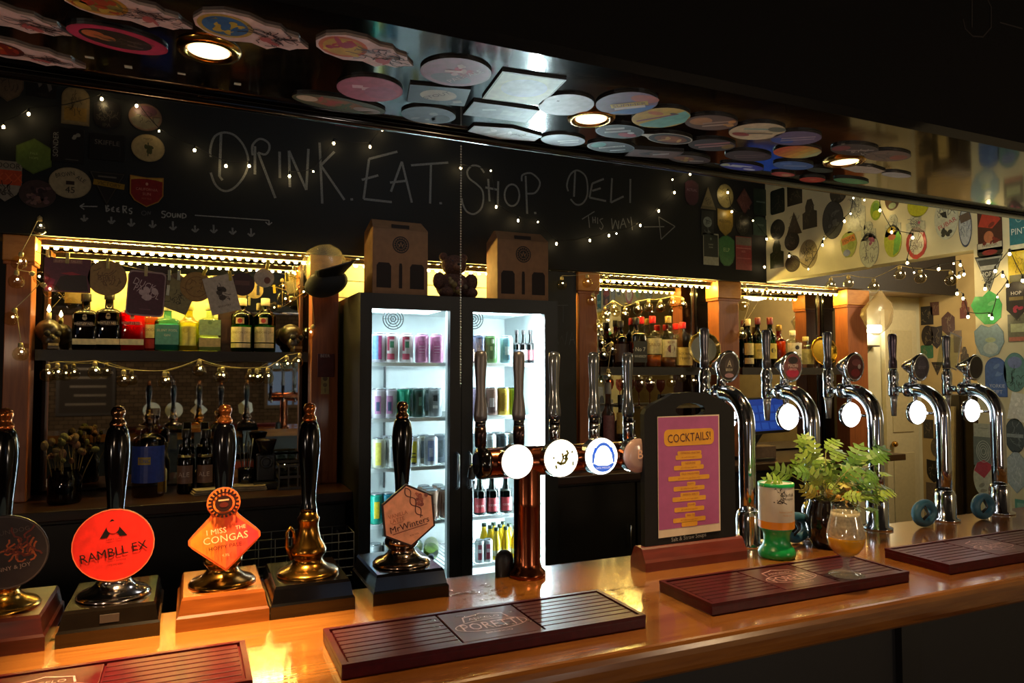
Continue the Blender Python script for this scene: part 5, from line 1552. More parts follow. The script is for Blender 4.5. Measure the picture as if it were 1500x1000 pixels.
word([[(1250, 495), (1380, 493)], [(1345, 430), (1450, 492)], [(1450, 492), (1360, 575)], [(1360, 575), (1345, 430)]], 660, 220, 4.41, .005, 'chalk_arrow')
FC = M('#8a8984', .95, noise=.4, scale=220)
word([[(200, 105), (80, 103)], [(110, 85), (80, 103)], [(80, 103), (110, 125)]], 100, 280, 4.69, .004, 'chalk_arrow', FC)
word([[(258, 95), (262, 140)], [(258, 97), (278, 100), (262, 115), (284, 125), (262, 140)], [(315, 108), (298, 118), (298, 135), (318, 140)], [(298, 124), (312, 122)], [(350, 112), (334, 120), (334, 138), (354, 142)], [(334, 128), (348, 127)], [(378, 150), (376, 100)], [(376, 102), (400, 105), (398, 122), (378, 126)], [(385, 126), (402, 150)], [(440, 118), (422, 120), (420, 132), (436, 140), (432, 154), (418, 152)]], 100, 280, 4.69, .0045, 'chalk_word', FC)
word([[(520+16*math.cos(TAU*q/10), 150+14*math.sin(TAU*q/10)) for q in range(11)], [(545, 162), (548, 138)], [(548, 138), (562, 160)], [(562, 160), (565, 138)]], 100, 280, 4.69, .003, 'chalk_word', M('#4a4a48', .95))
word([[(670, 140), (648, 138), (645, 152), (665, 162), (660, 180), (640, 178)], [(690+14*math.cos(TAU*q/10), 162+14*math.sin(TAU*q/10)) for q in range(11)], [(715, 150), (718, 176), (732, 176), (736, 152), (738, 180)], [(750, 180), (750, 152)], [(750, 152), (770, 182)], [(770, 182), (772, 152)], [(785, 152), (785, 184)], [(785, 152), (806, 160), (806, 178), (785, 184), (784, 184)]], 100, 280, 4.69, .0045, 'chalk_word', FC)
word([[(870, 165), (1380, 200)], [(1355, 212), (1378, 232)], [(1400, 214), (1378, 232)], [(1380, 200), (1378, 232)]], 100, 280, 4.69, .004, 'chalk_arrow', FC)
for x, a, b in ((110, 162, 205), (297, 175, 222), (433, 188, 240), (580, 200, 250), (720, 207, 265), (872, 235, 280), (1000, 230, 285), (1130, 250, 295), (1257, 255, 310)):
    word([[(x-2, a), (x, b)], [(x-24, b-20), (x, b)], [(x+24, b-22), (x, b)]], 100, 280, 4.69, .0065, 'chalk_arrow', CHALK)

# ================================================================ pump clips and stickers
PL = {'S': lambda px, py: (onz(px, py, ZS-.0002), Vector((1, 0, 0)), Vector((0, -1, 0))),
      'F': lambda px, py: (ony(px, py, YFA-.0012), Vector((1, 0, 0)), Vector((0, 0, 1))),
      'W': lambda px, py: (onx(px, py, XR-.0006), Vector((0, -1, 0)), Vector((0, 0, 1))),
      'X': lambda px, py: (onx(px, py, 5.0494), Vector((0, -1, 0)), Vector((0, 0, 1)))}
GRP = {'S': 'old pump clips stuck under the canopy', 'F': 'pump clips on the chalkboard', 'W': 'stickers on the right wall', 'X': 'stickers in the passage'}
def clip(pl, px, py, shape, w, h, rot, base, layers, label, thick=None, name=None, edge=None):
    p, u, v = PL[pl](px, py)
    n = u.cross(v)
    c, s = math.cos(R(rot)), math.sin(R(rot))
    U = u*c+v*s; V = v*c-u*s
    if thick is None:
        thick = {'S': .004, 'F': .003, 'W': .0012, 'X': .0012}[pl]
    o = plate(name or ('pump_clip' if pl in 'SF' else 'sticker'), None, shape, w, h, layers, base, thick, edge)
    o.matrix_world = frame3(U, V, n, p)
    tag(o, label, 'pump clip' if pl in 'SF' else 'sticker', GRP[pl])
    return o
PK = '#dcbcb2'
def fig(px, py, w, h, rot, panel, blot, label, seed, sc='#4a2a28'):
    L = [('e', -.48, .02, .46, .80, panel[0]), ('e', -.48, .02, .38, .66, panel[1])]
    for i, c in enumerate(blot):
        L.append(('b', seed+i, 6, c, (-.48, .02, .26, .42)))
    L += [('s', seed, 26, sc, (.35, .0, .42, .42)), ('b', seed+7, 3, '#b0524e', (.35, -.25, .18, .12))]
    clip('S', px, py, 'figure', w, h*1.2, rot, PK, L, label, edge=P('#8a7a74'))
E_ = 'ellipse'
# -- under the canopy
fig(14, 24, .150, .058, -14, (PK, '#c9a79c'), ['#8a3a30'], 'pinkish figure-shaped clip at the top left edge of the canopy', 11)
fig(38, 76, .160, .054, -12, ('#5a1c18', '#a0341e'), ['#c98a2a', '#7a1a14'], 'figure-shaped clip with a dark red panel below the pinkish one at the left', 21)
fig(190, 13, .160, .062, -10, ('#c98a2a', '#8a7a3a'), ['#b03a20', '#caa038', '#a8401e'], 'figure-shaped clip with a yellow and red oval at the top of the canopy', 31)
clip('S', 174, 55, E_, .132, .078, -12, '#b02a4c', [('in', .95, '#c33358'), ('e', -.05, 0, .72, .70, '#2a1a18'), ('e', -.5, .05, .22, .30, '#c0683a'), ('e', -.25, -.05, .2, .24, '#b8703e'), ('r', .3, .15, .14, .06, '#6a5a54'), ('r', .35, -.2, .16, .06, '#6a5a54'), ('s', 5, 8, '#5a4a3c', (.2, 0, .4, .4))], 'magenta oval clip with a dark centre beside the left downlight')
fig(372, 45, .162, .072, -9, ('#b9973a', '#3a6a9a'), ['#c9a634', '#c9a634', '#2f5f92'], 'figure-shaped clip with a blue and yellow oval right of the left downlight', 41)
fig(538, 74, .158, .070, -8, ('#c8622a', '#c9982e'), ['#b52020', '#d0a83a', '#a82a3a'], 'figure-shaped clip with a red and yellow oval at the edge of the glare', 51)
clip('S', 668, 103, E_, .116, .110, 0, '#8a5a64', [('in', .94, '#96606c'), ('e', 0, -.45, .6, .35, '#6a5a60'), ('b', 3, 4, '#b02a44', (.15, .2, .2, .15)), ('b', 8, 4, '#c9a8a4', (.2, .2, .4, .3)), ('t', 'PALE ALE', .3, -.1, .22, '#c8aeb0', 60), ('r', -.1, .1, .25, .08, '#d8c0b8', 15)], 'pink and grey round clip in the canopy glare')
clip('S', 542, 128, E_, .112, .110, 0, '#a0485c', [('in', .95, '#b0566a'), ('r', -.4, .1, .16, .12, '#d8a8b0', 15), ('r', -.1, .05, .16, .12, '#d8a8b0', 15), ('e', .35, -.1, .5, .5, '#a65a70')], 'plain pink round clip under the red and yellow one')
clip('S', 498, 150, E_, .170, .066, -4, '#4a4a22', [('e', -.1, .1, .6, .6, '#8a5a24'), ('e', -.7, .1, .22, .4, '#c9b090'), ('b', 6, 8, '#a8401e', (-.3, .1, .3, .4)), ('b', 7, 6, '#4a5a24', (.3, 0, .3, .4)), ('e', .6, -.1, .3, .4, '#9a8a7a')], 'green and brown oval clip touching the canopy back edge')
clip('S', 628, 166, E_, .104, .088, 0, '#5a6a74', [('in', .94, '#64747e'), ('b', 5, 6, '#8a949a', (0, 0, .5, .5)), ('e', .5, -.2, .35, .5, '#3a4448')], 'grey-blue round clip at the canopy back edge')
clip('S', 642, 137, 'rect', .104, .080, 12, '#2a3236', [('e', 0, .05, .62, .62, '#b0a890'), ('t', 'STOUT', -.05, .05, .3, '#4a4238', 40), ('r', .7, -.5, .15, .15, '#8a8474', 20)], 'dark square clip with a cream oval')
clip('S', 766, 128, 'rect', .112, .122, 6, '#7a7f52', [('in', .94, '#b2b78e'), ('e', .0, .1, .72, .62, '#a9b4b4')], 'large cream square clip with a pale oval in the white glare')
clip('S', 734, 162, 'rect', .128, .070, 4, '#5c646a', [('in', .96, '#747c82'), ('r', -.4, .2, .2, .08, '#a0a6aa', 20), ('r', .3, .1, .3, .3, '#82888c')], 'grey rectangular clip between the cream and white square clips')
clip('S', 740, 193, 'hex', .150, .072, 0, '#aab4b6', [('in', .95, '#c2caca'), ('b', 3, 5, '#dfe4e4', (-.2, .2, .3, .3)), ('s', 4, 6, '#7a8486', (.3, .1, .3, .3))], 'white six-sided clip at the canopy back edge in the glare')
clip('S', 829, 151, E_, .102, .104, 0, '#a4a0a8', [('in', .97, '#bab6bc'), ('r', -.45, .25, .05, .05, '#6a666a')], 'plain white round clip next to the middle downlight')
clip('S', 825, 203, E_, .098, .072, 0, '#5a6266', [('in', .95, '#70787c'), ('r', .2, .1, .45, .1, '#b0b4b4', 35), ('r', .35, -.15, .4, .08, '#b0b4b4', 35)], 'grey round clip with pale lettering right of the white six-sided clip')
clip('S', 918, 149, E_, .112, .112, 0, '#6a4a5e', [('in', .97, '#74506a'), ('p', [(-.1, -.96), (.7, -.68), (.97, 0), (.9, .3), (.3, -.2)], '#3a6ab0'), ('e', .3, .6, .5, .3, '#b04a2a'), ('r', .1, .0, .60, .17, '#cfae34', 40), ('r', .25, -.2, .5, .10, '#d8cfc0', 40), ('t', 'SUMMER', .1, .0, .2, '#7a4a2a', 40)], 'purple and blue round clip with a yellow slanting banner')
clip('S', 968, 170, E_, .112, .108, 0, '#cda62a', [('p', [(-.1, -.98), (.6, -.8), (1, 0), (.75, .66), (.35, .92), (-.35, -.85)], '#6fb0a0'), ('st', [(-.6, -.6), (.3, .6)], .1, '#8a3a5a'), ('e', -.45, .35, .3, .15, '#c8742a'), ('e', .15, .55, .15, .08, '#5a3a2a')], 'yellow and teal round clip')
clip('S', 908, 190, E_, .105, .078, 0, '#26262a', [('ring', 0, 0, .98, .98, .05, '#77777a'), ('r', -.35, .3, .35, .15, '#b8b8b4', 35), ('r', -.1, .0, .5, .13, '#b8b8b4', 35), ('e', .45, -.25, .4, .3, '#a8203a'), ('e', .45, .1, .15, .15, '#c8c4c0')], 'black round clip with white lettering and a red patch')
clip('S', 895, 213, E_, .112, .072, 0, '#16181a', [('ring', 0, 0, .98, .98, .05, '#66706c'), ('e', -.6, .1, .28, .5, '#2f8a7a'), ('r', .0, .1, .5, .13, '#c0c4c0', 38), ('t', 'MOSAIC PALE', .0, .1, .16, '#1a1c1e', 38), ('r', .4, -.25, .3, .1, '#c0c4c0', 38)], 'teal and black round clip with slanting white lettering')
clip('S', 977, 200, 'lug', .125, .072, 0, '#cfc6b4', [('e', .12, 0, .80, .78, '#1c1512'), ('e', .15, 0, .62, .55, '#7a3f1c'), ('e', .15, .05, .4, .35, '#9a5a2a'), ('b', 3, 4, '#caa05a', (.2, 0, .3, .3))], 'pot-shaped oval clip with a white outline and brown centre')
clip('S', 958, 223, 'rect', .120, .052, 14, '#4a3028', [('in', .92, '#6a463a'), ('b', 4, 6, '#2a1a16', (-.2, 0, .3, .4)), ('r', .25, .1, .3, .2, '#a8948a', 20)], 'brown rectangular clip at the canopy back edge')
clip('S', 1042, 177, E_, .112, .080, 0, '#4a2a18', [('in', .95, '#5f3a20'), ('e', -.45, .0, .4, .5, '#b0763a'), ('r', .15, .2, .5, .1, '#a8826a', 38), ('r', .3, -.1, .5, .1, '#b0907a', 38), ('b', 5, 4, '#c88a3a', (.5, .4, .3, .3))], 'amber brown round clip with slanting lettering')
clip('S', 1043, 210, E_, .112, .074, 0, '#2a1716', [('r', -.1, .2, .65, .14, '#a86a6a', 38), ('r', .15, -.05, .6, .12, '#b08080', 38), ('e', .65, .2, .22, .4, '#8a6a24')], 'dark round clip with pink slanting lettering')
clip('S', 1010, 231, E_, .110, .056, 0, '#3a1c10', [('e', -.3, 0, .5, .5, '#8a4a1c'), ('r', .4, -.1, .3, .1, '#c0b4a4', 20), ('b', 5, 5, '#a8862a', (-.3, 0, .3, .4))], 'dark orange oval clip by the hanging fairy lights')
clip('S', 1109, 190, E_, .118, .098, 0, '#c2a67c', [('in', .97, '#cdb38a'), ('r', -.2, .25, .45, .08, '#8aa090', 20), ('e', -.35, -.5, .35, .2, '#9a3a2a'), ('e', .45, .55, .35, .25, '#6a6a54'), ('r', .2, -.1, .45, .06, '#7a6a54', 20)], 'cream round clip with faint lettering')
clip('S', 1166, 200, E_, .112, .086, 0, '#5a4a66', [('in', .96, '#6a5674'), ('e', -.3, -.5, .5, .35, '#2f4a9a'), ('r', 0, .15, .6, .08, '#b09aa0', 35), ('r', .15, -.1, .6, .08, '#a890a0', 35)], 'blue and mauve round clip with slanting lines')
clip('S', 1096, 226, E_, .120, .070, 0, '#241818', [('in', .95, '#3a2624'), ('r', 0, .2, .6, .07, '#7a6060', 30), ('r', .15, -.1, .55, .07, '#7a6060', 30)], 'dark brown round clip left of the orange sunset clip')
def sunset():
    L = []
    cs = ['#c8502a', '#cf6a2c', '#d6852f', '#d89c3a', '#cfae5a', '#b0ae7a']
    for i, c in enumerate(cs):
        a, b = -1+i/3, -1+(i+1)/3
        f = lambda x: math.sqrt(max(0, 1-x*x))*.97
        L.append(('p', [(a, -f(a)), ((a+b)/2, -f((a+b)/2)), (b, -f(b)), (b, f(b)), ((a+b)/2, f((a+b)/2)), (a, f(a))], c))
    return L
clip('S', 1168, 220, E_, .116, .082, 0, '#b8642a', sunset(), 'orange to yellow sunset round clip')
clip('S', 1087, 242, E_, .126, .050, 0, '#2a2a8a', [('in', .96, '#30359a'), ('r', -.1, .25, .45, .16, '#c8c8d0', 6), ('r', -.35, -.1, .35, .14, '#c8c8d0', 6), ('e', .45, -.3, .28, .25, '#d0d0d8'), ('e', -.8, 0, .18, .4, '#b8b890')], 'royal blue oval clip with white bars at the canopy back edge')
clip('S', 1162, 240, E_, .112, .060, 0, '#37558a', [('in', .96, '#44639a'), ('r', .1, 0, .5, .14, '#8a96b4', 20), ('e', -.5, .2, .3, .3, '#5a78b0')], 'mid blue oval clip below the orange sunset clip')
clip('S', 1147, 253, E_, .070, .034, 0, '#a8382e', [('in', .93, '#b84638'), ('e', .3, 0, .4, .5, '#c8946a')], 'small red and tan oval clip')
clip('S', 1190, 261, E_, .074, .046, 0, '#a8301f', [('in', .94, '#b83c28'), ('e', 0, .1, .3, .3, '#c86a4a')], 'small plain red oval clip at the canopy back edge')
clip('S', 1201, 247, E_, .076, .034, 0, '#232a1c', [('s', 3, 10, '#6a7a5a')], 'small dark green oval clip')
clip('S', 1247, 263, E_, .116, .040, 0, '#4a7a4a', [('in', .96, '#5a8a58'), ('e', .1, 0, .6, .5, '#6a985f')], 'pale green oval clip at the canopy back edge')
clip('S', 1252, 217, E_, .122, .070, 0, '#2a1a1a', [('e', -.6, -.1, .32, .5, '#7a2a2a'), ('r', .2, .1, .5, .10, '#8a7a78', 25), ('s', 6, 10, '#b0a49c', (.3, -.1, .4, .4))], 'dark clip with a red patch above the right downlight')
clip('S', 1300, 226, E_, .122, .072, 0, '#5a4238', [('in', .96, '#6a5044'), ('e', .5, .1, .35, .45, '#8a3a2a'), ('s', 9, 12, '#3a2a24', (-.2, 0, .5, .5))], 'brown round clip at the right end of the clips')
clip('S', 1265, 246, 'hex', .120, .050, 0, '#a8907e', [('in', .95, '#b39c8a'), ('s', 2, 4, '#7a6a5c')], 'pinkish white six-sided clip right of the right downlight')
clip('S', 1313, 254, E_, .096, .036, 0, '#a3938a', [('in', .95, '#b0a096'), ('s', 5, 5, '#8a7a72')], 'pinkish white oval clip, the last to the right')
for k, (px, py, w, h) in enumerate(((188, 98, .011, .009), (131, 84, .012, .006), (266, 108, .012, .005), (348, 123, .011, .008))):
    o = MB().prism([(-w/2, -h/2), (w/2, -h/2), (w/2, h/2), (-w/2, h/2)], 0, .0006, M('#b9b39c', .7)).build('sticky_pad')
    p = onz(px, py, ZS-.0002)
    o.matrix_world = frame3(Vector((1, 0, 0)), Vector((0, -1, 0)), Vector((0, 0, -1)), p)
    tag(o, ['square white sticky pad below the magenta oval clip', 'torn white sticky pad left of the square one', 'torn white sticky pad below the left downlight', 'square white sticky pad under the blue and yellow figure clip'][k], 'sticky pad', 'leftover sticky pads')
# -- on the chalkboard, left
clip('F', 12, 122, 'shield', .105, .150, 0, '#4a3c30', [('in', .9, '#5a493a'), ('s', 3, 10, '#2c221c')], 'dim brown shield-shaped clip at the left edge of the chalkboard')
clip('F', 62, 120, 'rect', .10, .13, 0, '#120d0e', [('p', [(-.6, .7), (-.3, .7), (0, -.2), (-.2, -.4)], '#5a524c'), ('p', [(.1, .6), (.4, .6), (.7, -.4), (.5, -.6)], '#5a524c'), ('t', 'WILD', 0, -.8, .16, '#3a3430')], 'black clip with a slanting white letter')
clip('F', 111, 155, 'arch', .100, .160, 0, '#6a5a3e', [('in', .92, '#7a6848'), ('r', 0, -.45, .8, .35, '#8a6a30'), ('s', 8, 12, '#4a3c28', (0, .1, .6, .5)), ('t', 'ALE', 0, .35, .2, '#4a3c28')], 'brown arch-topped clip with a dark red crown above it')
clip('F', 108, 119, 'rect', .075, .022, 0, '#5a1a22', [('t', 'RED', 0, 0, .9, '#7a2a30')], 'small dark red strip clip above the arch-topped one')
clip('F', 157, 168, 'badge', .098, .120, 0, '#151012', [('s', 12, 26, '#5a5042'), ('t', 'IPA', 0, -.75, .25, '#5a5042')], 'black clip with tangled grey line drawing')
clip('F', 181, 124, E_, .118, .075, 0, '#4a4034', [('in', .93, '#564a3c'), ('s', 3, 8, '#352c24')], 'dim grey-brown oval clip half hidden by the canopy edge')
clip('F', 213, 172, E_, .128, .118, 0, '#5a4438', [('in', .95, '#6a5242'), ('e', 0, .45, .7, .4, '#5a3844'), ('p', [(-.9, -.2), (-.3, .2), (.2, -.1), (.9, .1), (.7, -.6), (0, -.9), (-.7, -.65)], '#6a6250'), ('s', 4, 10, '#3a2e28')], 'brown and mauve round landscape clip')
clip('F', 50, 229, 'hex', .122, .146, 0, '#4a5a22', [('in', .93, '#56682a'), ('t', 'PALE', 0, .15, .12, '#8a9a5a'), ('t', 'HOPS', 0, -.1, .12, '#8a9a5a')], 'olive green six-sided clip')
o = clip('F', 99, 213, 'rect', .115, .142, 0, '#120e0f', [('t', 'SONDER', -.72, 0, .26, '#8a847a', 90, 2.1), ('b', 2, 4, '#7a746a', (.35, .55, .3, .12)), ('r', .3, -.82, .4, .03, '#4a4642')], 'black clip with sideways white lettering')
clip('F', 157, 216, 'rect', .128, .110, 0, '#110d0e', [('t', 'SKIFFLE', 0, .35, .36, '#6a625a', 0, 1.75), ('r', .75, -.3, .01, .4, '#3a3430')], 'black clip with wobbly grey lettering')
clip('F', 217, 217, E_, .128, .118, 0, '#8a7650', [('in', .94, '#9a855c'), ('b', 6, 9, '#3a3a1c', (0, -.1, .28, .3)), ('st', [(0, .4), (0, -.6)], .08, '#3a3a1c'), ('t', 'MAPLE', 0, .65, .14, '#4a3c24')], 'cream round clip with a dark leaf')
clip('F', 8, 265, 'shield', .110, .165, 0, '#8a8072', [('r', 0, .78, .95, .2, '#7d7466'), ('t', 'DOOR', .2, .76, .26, '#16110f', 0, 1.4), ('r', 0, .18, .98, .36, '#b0401c'), ('t', 'XXX', .2, .18, .4, '#c8562c'), ('s', 9, 14, '#2a221c', (0, -.45, .5, .2))], 'white and orange shield clip at the left edge')
clip('F', 55, 284, E_, .128, .112, 0, '#3c2a28', [('b', 5, 14, '#6a4a4a'), ('b', 6, 10, '#2a1a1c'), ('b', 8, 8, '#7a5a52', (0, -.4, .5, .3))], 'mottled pink and black round clip')
clip('F', 103, 268, E_, .150, .128, 0, '#8a7a5c', [('in', .95, '#9b8a6a'), ('t', 'BROWN', -.25, .52, .28, '#1c1410', 14, .9), ('t', 'ALE', .5, .30, .24, '#1c1410', -30), ('r', 0, .0, .2, .12, '#2a1c16'), ('t', '45', 0, -.45, .40, '#1c1410')], 'cream round clip reading 45')
clip('F', 157, 277, 'trid', .135, .145, 0, '#17120f', [('st', [(-.9, .92), (.9, .92), (.0, -.85), (-.9, .92)], .04, '#4a443c'), ('r', .1, .28, .85, .16, '#8a6a1c', -6), ('t', 'VICTORY', .1, .28, .2, '#3a2a10', -6), ('r', 0, .7, .5, .05, '#5a5248')], 'black triangular clip with a gold ribbon')
clip('F', 215, 281, 'shield', .128, .132, 0, '#9a6a2a', [('in', .93, '#7a1714'), ('p', [(-.93, .93), (-.93, .72), (-.5, .80), (0, .84), (.5, .80), (.93, .72), (.93, .93), (0, .86)], '#b08a34'), ('e', 0, .5, .08, .1, '#c08a7a'), ('t', 'CALIFORNIA', 0, .15, .17, '#c07a6a', 0, 1.3), ('t', 'SUN', 0, -.15, .18, '#c07a6a'), ('t', 'RED ALE', 0, -.45, .1, '#a85a4a')], 'dark red shield clip with a gold edge')
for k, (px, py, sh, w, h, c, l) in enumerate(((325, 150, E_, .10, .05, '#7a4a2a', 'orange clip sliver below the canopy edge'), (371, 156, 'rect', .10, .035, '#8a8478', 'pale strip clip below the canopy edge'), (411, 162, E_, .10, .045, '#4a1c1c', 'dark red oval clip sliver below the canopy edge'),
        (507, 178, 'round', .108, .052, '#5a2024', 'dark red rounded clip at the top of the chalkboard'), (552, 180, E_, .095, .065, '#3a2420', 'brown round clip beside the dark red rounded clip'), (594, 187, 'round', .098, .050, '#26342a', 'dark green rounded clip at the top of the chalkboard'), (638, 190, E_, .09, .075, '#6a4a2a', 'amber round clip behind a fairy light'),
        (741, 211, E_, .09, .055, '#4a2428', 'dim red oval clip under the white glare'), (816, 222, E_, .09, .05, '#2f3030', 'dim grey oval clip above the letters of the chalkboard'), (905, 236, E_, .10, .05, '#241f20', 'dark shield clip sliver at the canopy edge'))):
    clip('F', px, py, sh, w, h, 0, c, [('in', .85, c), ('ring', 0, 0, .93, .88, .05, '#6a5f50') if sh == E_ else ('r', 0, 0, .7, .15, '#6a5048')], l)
# -- on the chalkboard, right
clip('F', 1013, 282, 'badge', .100, .150, 0, '#3a1c2c', [('in', .9, '#44222f'), ('t', 'ACTUAL', 0, .2, .2, '#8a7480', 0, 1.5)], 'plum badge clip below the right-hand fairy lights')
clip('F', 1037, 290, 'tri', .115, .135, 0, '#6a6046', [('in', .85, '#756a4e'), ('s', 3, 8, '#3a3426', (0, -.3, .35, .4)), ('r', 0, -.85, .9, .10, '#57503a')], 'pale triangular clip with a little figure')
clip('F', 1062, 287, E_, .125, .145, 0, '#7a7048', [('in', .93, '#877c52'), ('s', 5, 14, '#4a432c')], 'pale olive round clip with a fairy light on it')
clip('F', 1090, 295, 'diamond', .125, .165, 0, '#4a2c2c', [('in', .88, '#5a3634'), ('s', 6, 9, '#7a5450')], 'dim red diamond clip')
clip('F', 1114, 296, 'round', .118, .165, 0, '#1a261f', [('in', .9, '#1f2e26'), ('r', 0, .0, .6, .05, '#5a6a60')], 'dark green upright clip next to the wall corner')
clip('F', 1036, 327, 'rect', .092, .150, 0, '#14191a', [('e', 0, .1, .7, .42, '#7a827c'), ('s', 4, 12, '#14191a', (0, .1, .5, .3)), ('s', 7, 6, '#7a827c', (0, -.6, .5, .2))], 'black clip with a white tree-like emblem')
clip('F', 1062, 326, 'shield', .118, .165, 0, '#7a6424', [('in', .92, '#8a7230'), ('t', 'KESTREL', 0, .1, .2, '#2a2410', 0, 1.5)], 'gold shield clip on the right of the chalkboard')
clip('F', 1087, 327, 'badge', .100, .140, 0, '#1c1b18', [('s', 8, 18, '#5a5648')], 'dark clip with a grey line figure')
clip('F', 1113, 331, 'arch', .115, .120, 0, '#2a3a34', [('in', .9, '#33453d'), ('r', 0, .1, .5, .1, '#5a6a60')], 'dim green arch-topped clip')
clip('F', 1041, 365, 'rect', .115, .190, 0, '#9a9a86', [('r', 0, .22, .92, .70, '#14201f'), ('t', 'DARK', 0, .3, .1, '#8a9288'), ('t', 'STAR', 0, .12, .1, '#8a9288'), ('e', 0, .65, .12, .08, '#5a6a64')], 'white card clip with a black panel')
clip('F', 1064, 367, 'badge', .120, .185, 0, '#2c6234', [('in', .93, '#36713c'), ('t', 'ELP', 0, .05, .25, '#9ab87a')], 'bright green badge clip')
clip('F', 1089, 371, 'rect', .125, .205, 0, '#8a3236', [('r', 0, .72, .96, .24, '#6a6258'), ('r', 0, .3, .9, .02, '#b87a74'), ('t', 'RED', 0, .1, .12, '#b87a74'), ('r', 0, -.3, .85, .03, '#a85a5a')], 'red and grey upright card clip')
# -- header of the right wall, shaded end first
D_ = '#1f1c1a'
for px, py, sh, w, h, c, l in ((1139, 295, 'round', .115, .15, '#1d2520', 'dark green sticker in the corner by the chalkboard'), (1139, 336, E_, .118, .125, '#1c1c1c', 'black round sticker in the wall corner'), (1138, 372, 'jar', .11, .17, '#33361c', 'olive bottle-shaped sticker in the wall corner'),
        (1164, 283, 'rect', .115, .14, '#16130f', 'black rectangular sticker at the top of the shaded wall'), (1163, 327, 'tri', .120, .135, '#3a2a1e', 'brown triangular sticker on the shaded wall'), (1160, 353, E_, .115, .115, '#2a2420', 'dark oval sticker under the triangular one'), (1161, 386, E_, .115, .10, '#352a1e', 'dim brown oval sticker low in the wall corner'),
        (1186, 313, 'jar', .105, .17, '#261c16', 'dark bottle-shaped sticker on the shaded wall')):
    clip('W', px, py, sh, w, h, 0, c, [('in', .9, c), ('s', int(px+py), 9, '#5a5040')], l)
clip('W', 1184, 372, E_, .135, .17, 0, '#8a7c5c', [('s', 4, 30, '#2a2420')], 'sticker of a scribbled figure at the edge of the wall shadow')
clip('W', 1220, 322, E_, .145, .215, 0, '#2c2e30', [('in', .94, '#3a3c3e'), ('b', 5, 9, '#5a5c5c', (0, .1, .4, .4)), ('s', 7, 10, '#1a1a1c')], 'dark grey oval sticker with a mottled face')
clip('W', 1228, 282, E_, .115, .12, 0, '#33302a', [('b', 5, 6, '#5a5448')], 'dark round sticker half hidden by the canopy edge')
def wfig(px, py, w, h, label, seed, extra=(), c='#b9bba6'):
    clip('W', px, py, 'jar', w, h, 0, c, [('s', seed, 30, '#5c6066')] + list(extra), label)
wfig(1254, 308, .115, .23, 'white sticker of a line-drawn figure near the canopy', 5)
clip('W', 1283, 308, E_, .065, .105, 0, '#7c9a1f', [('e', 0, .3, .6, .45, '#5f8a2a'), ('e', 0, -.4, .6, .4, '#a0ae2a')], 'small lime green sticker')
clip('W', 1307, 291, E_, .085, .12, 0, '#5a4030', [('e', -.3, .3, .4, .4, '#a8502a'), ('e', .3, -.1, .4, .5, '#2c2824'), ('e', 0, -.6, .5, .25, '#8a9a7a')], 'dark and orange round sticker half under the canopy')
clip('W', 1345, 300, E_, .115, .12, 0, '#aeb01e', [('in', .94, '#b8ba28')], 'plain yellow round sticker half under the canopy')
wfig(1308, 330, .09, .11, 'pale line drawing above the yellow and green sticker', 15)
clip('W', 1308, 353, E_, .100, .165, 0, '#a2ac2a', [('p', [(.0, -.9), (.6, -.7), (.95, 0), (.7, .6), (.2, .3)], '#5f9a3a'), ('e', -.1, .25, .45, .18, '#b06a4a'), ('e', -.1, .7, .5, .2, '#c0a83a')], 'yellow and green round sticker')
clip('W', 1243, 358, 'blob', .115, .150, 0, '#8f9a4a', [('r', 0, .35, .75, .25, '#b06a24', 12), ('t', 'PINTA', 0, .35, .25, '#3a2a14', 12), ('e', -.2, -.6, .4, .25, '#7a86b0'), ('e', .3, -.1, .4, .3, '#7a8a34')], 'orange and green blob sticker')
clip('W', 1273, 366, E_, .118, .185, 0, '#aab0a4', [('ring', 0, 0, .98, .98, .03, '#7a8090'), ('b', 4, 4, '#8a3a6a', (.25, .45, .2, .15)), ('s', 8, 22, '#5a5a66')], 'white round sticker with a purple blot')
wfig(1272, 338, .09, .10, 'pale line drawing above the purple-blot sticker', 25)
clip('W', 1343, 356, 'blob', .118, .170, 0, '#a3232a', [('in', .72, '#c2bfae'), ('s', 3, 20, '#6a5a5a', (0, 0, .45, .45)), ('s', 6, 16, '#d8c8b8', (0, .8, .6, .1))], 'red-ringed white round sticker')
wfig(1341, 327, .10, .10, 'white line drawing above the red-ringed sticker', 35, [('e', .4, .0, .14, .14, '#a8506a')])
clip('W', 1386, 320, E_, .118, .20, 0, '#bcc0b0', [('s', 12, 16, '#4a5058', (0, .4, .6, .4)), ('p', [(-.5, .3), (.0, .35), (.1, 0), (-.3, .1)], '#1f2428'), ('t', 'FUBAR', .1, -.25, .22, '#b03a4a', 22, 1.7), ('b', 3, 6, '#22262a', (.0, -.65, .3, .12))], 'white sticker with slanting pink lettering')
clip('W', 1414, 332, E_, .062, .19, 0, '#2c3a5a', [('in', .9, '#a8b0b8'), ('s', 12, 20, '#2c3a5a'), ('r', 0, .45, .8, .2, '#5a4a40', 14)], 'blue and white round sticker at the end of the header')
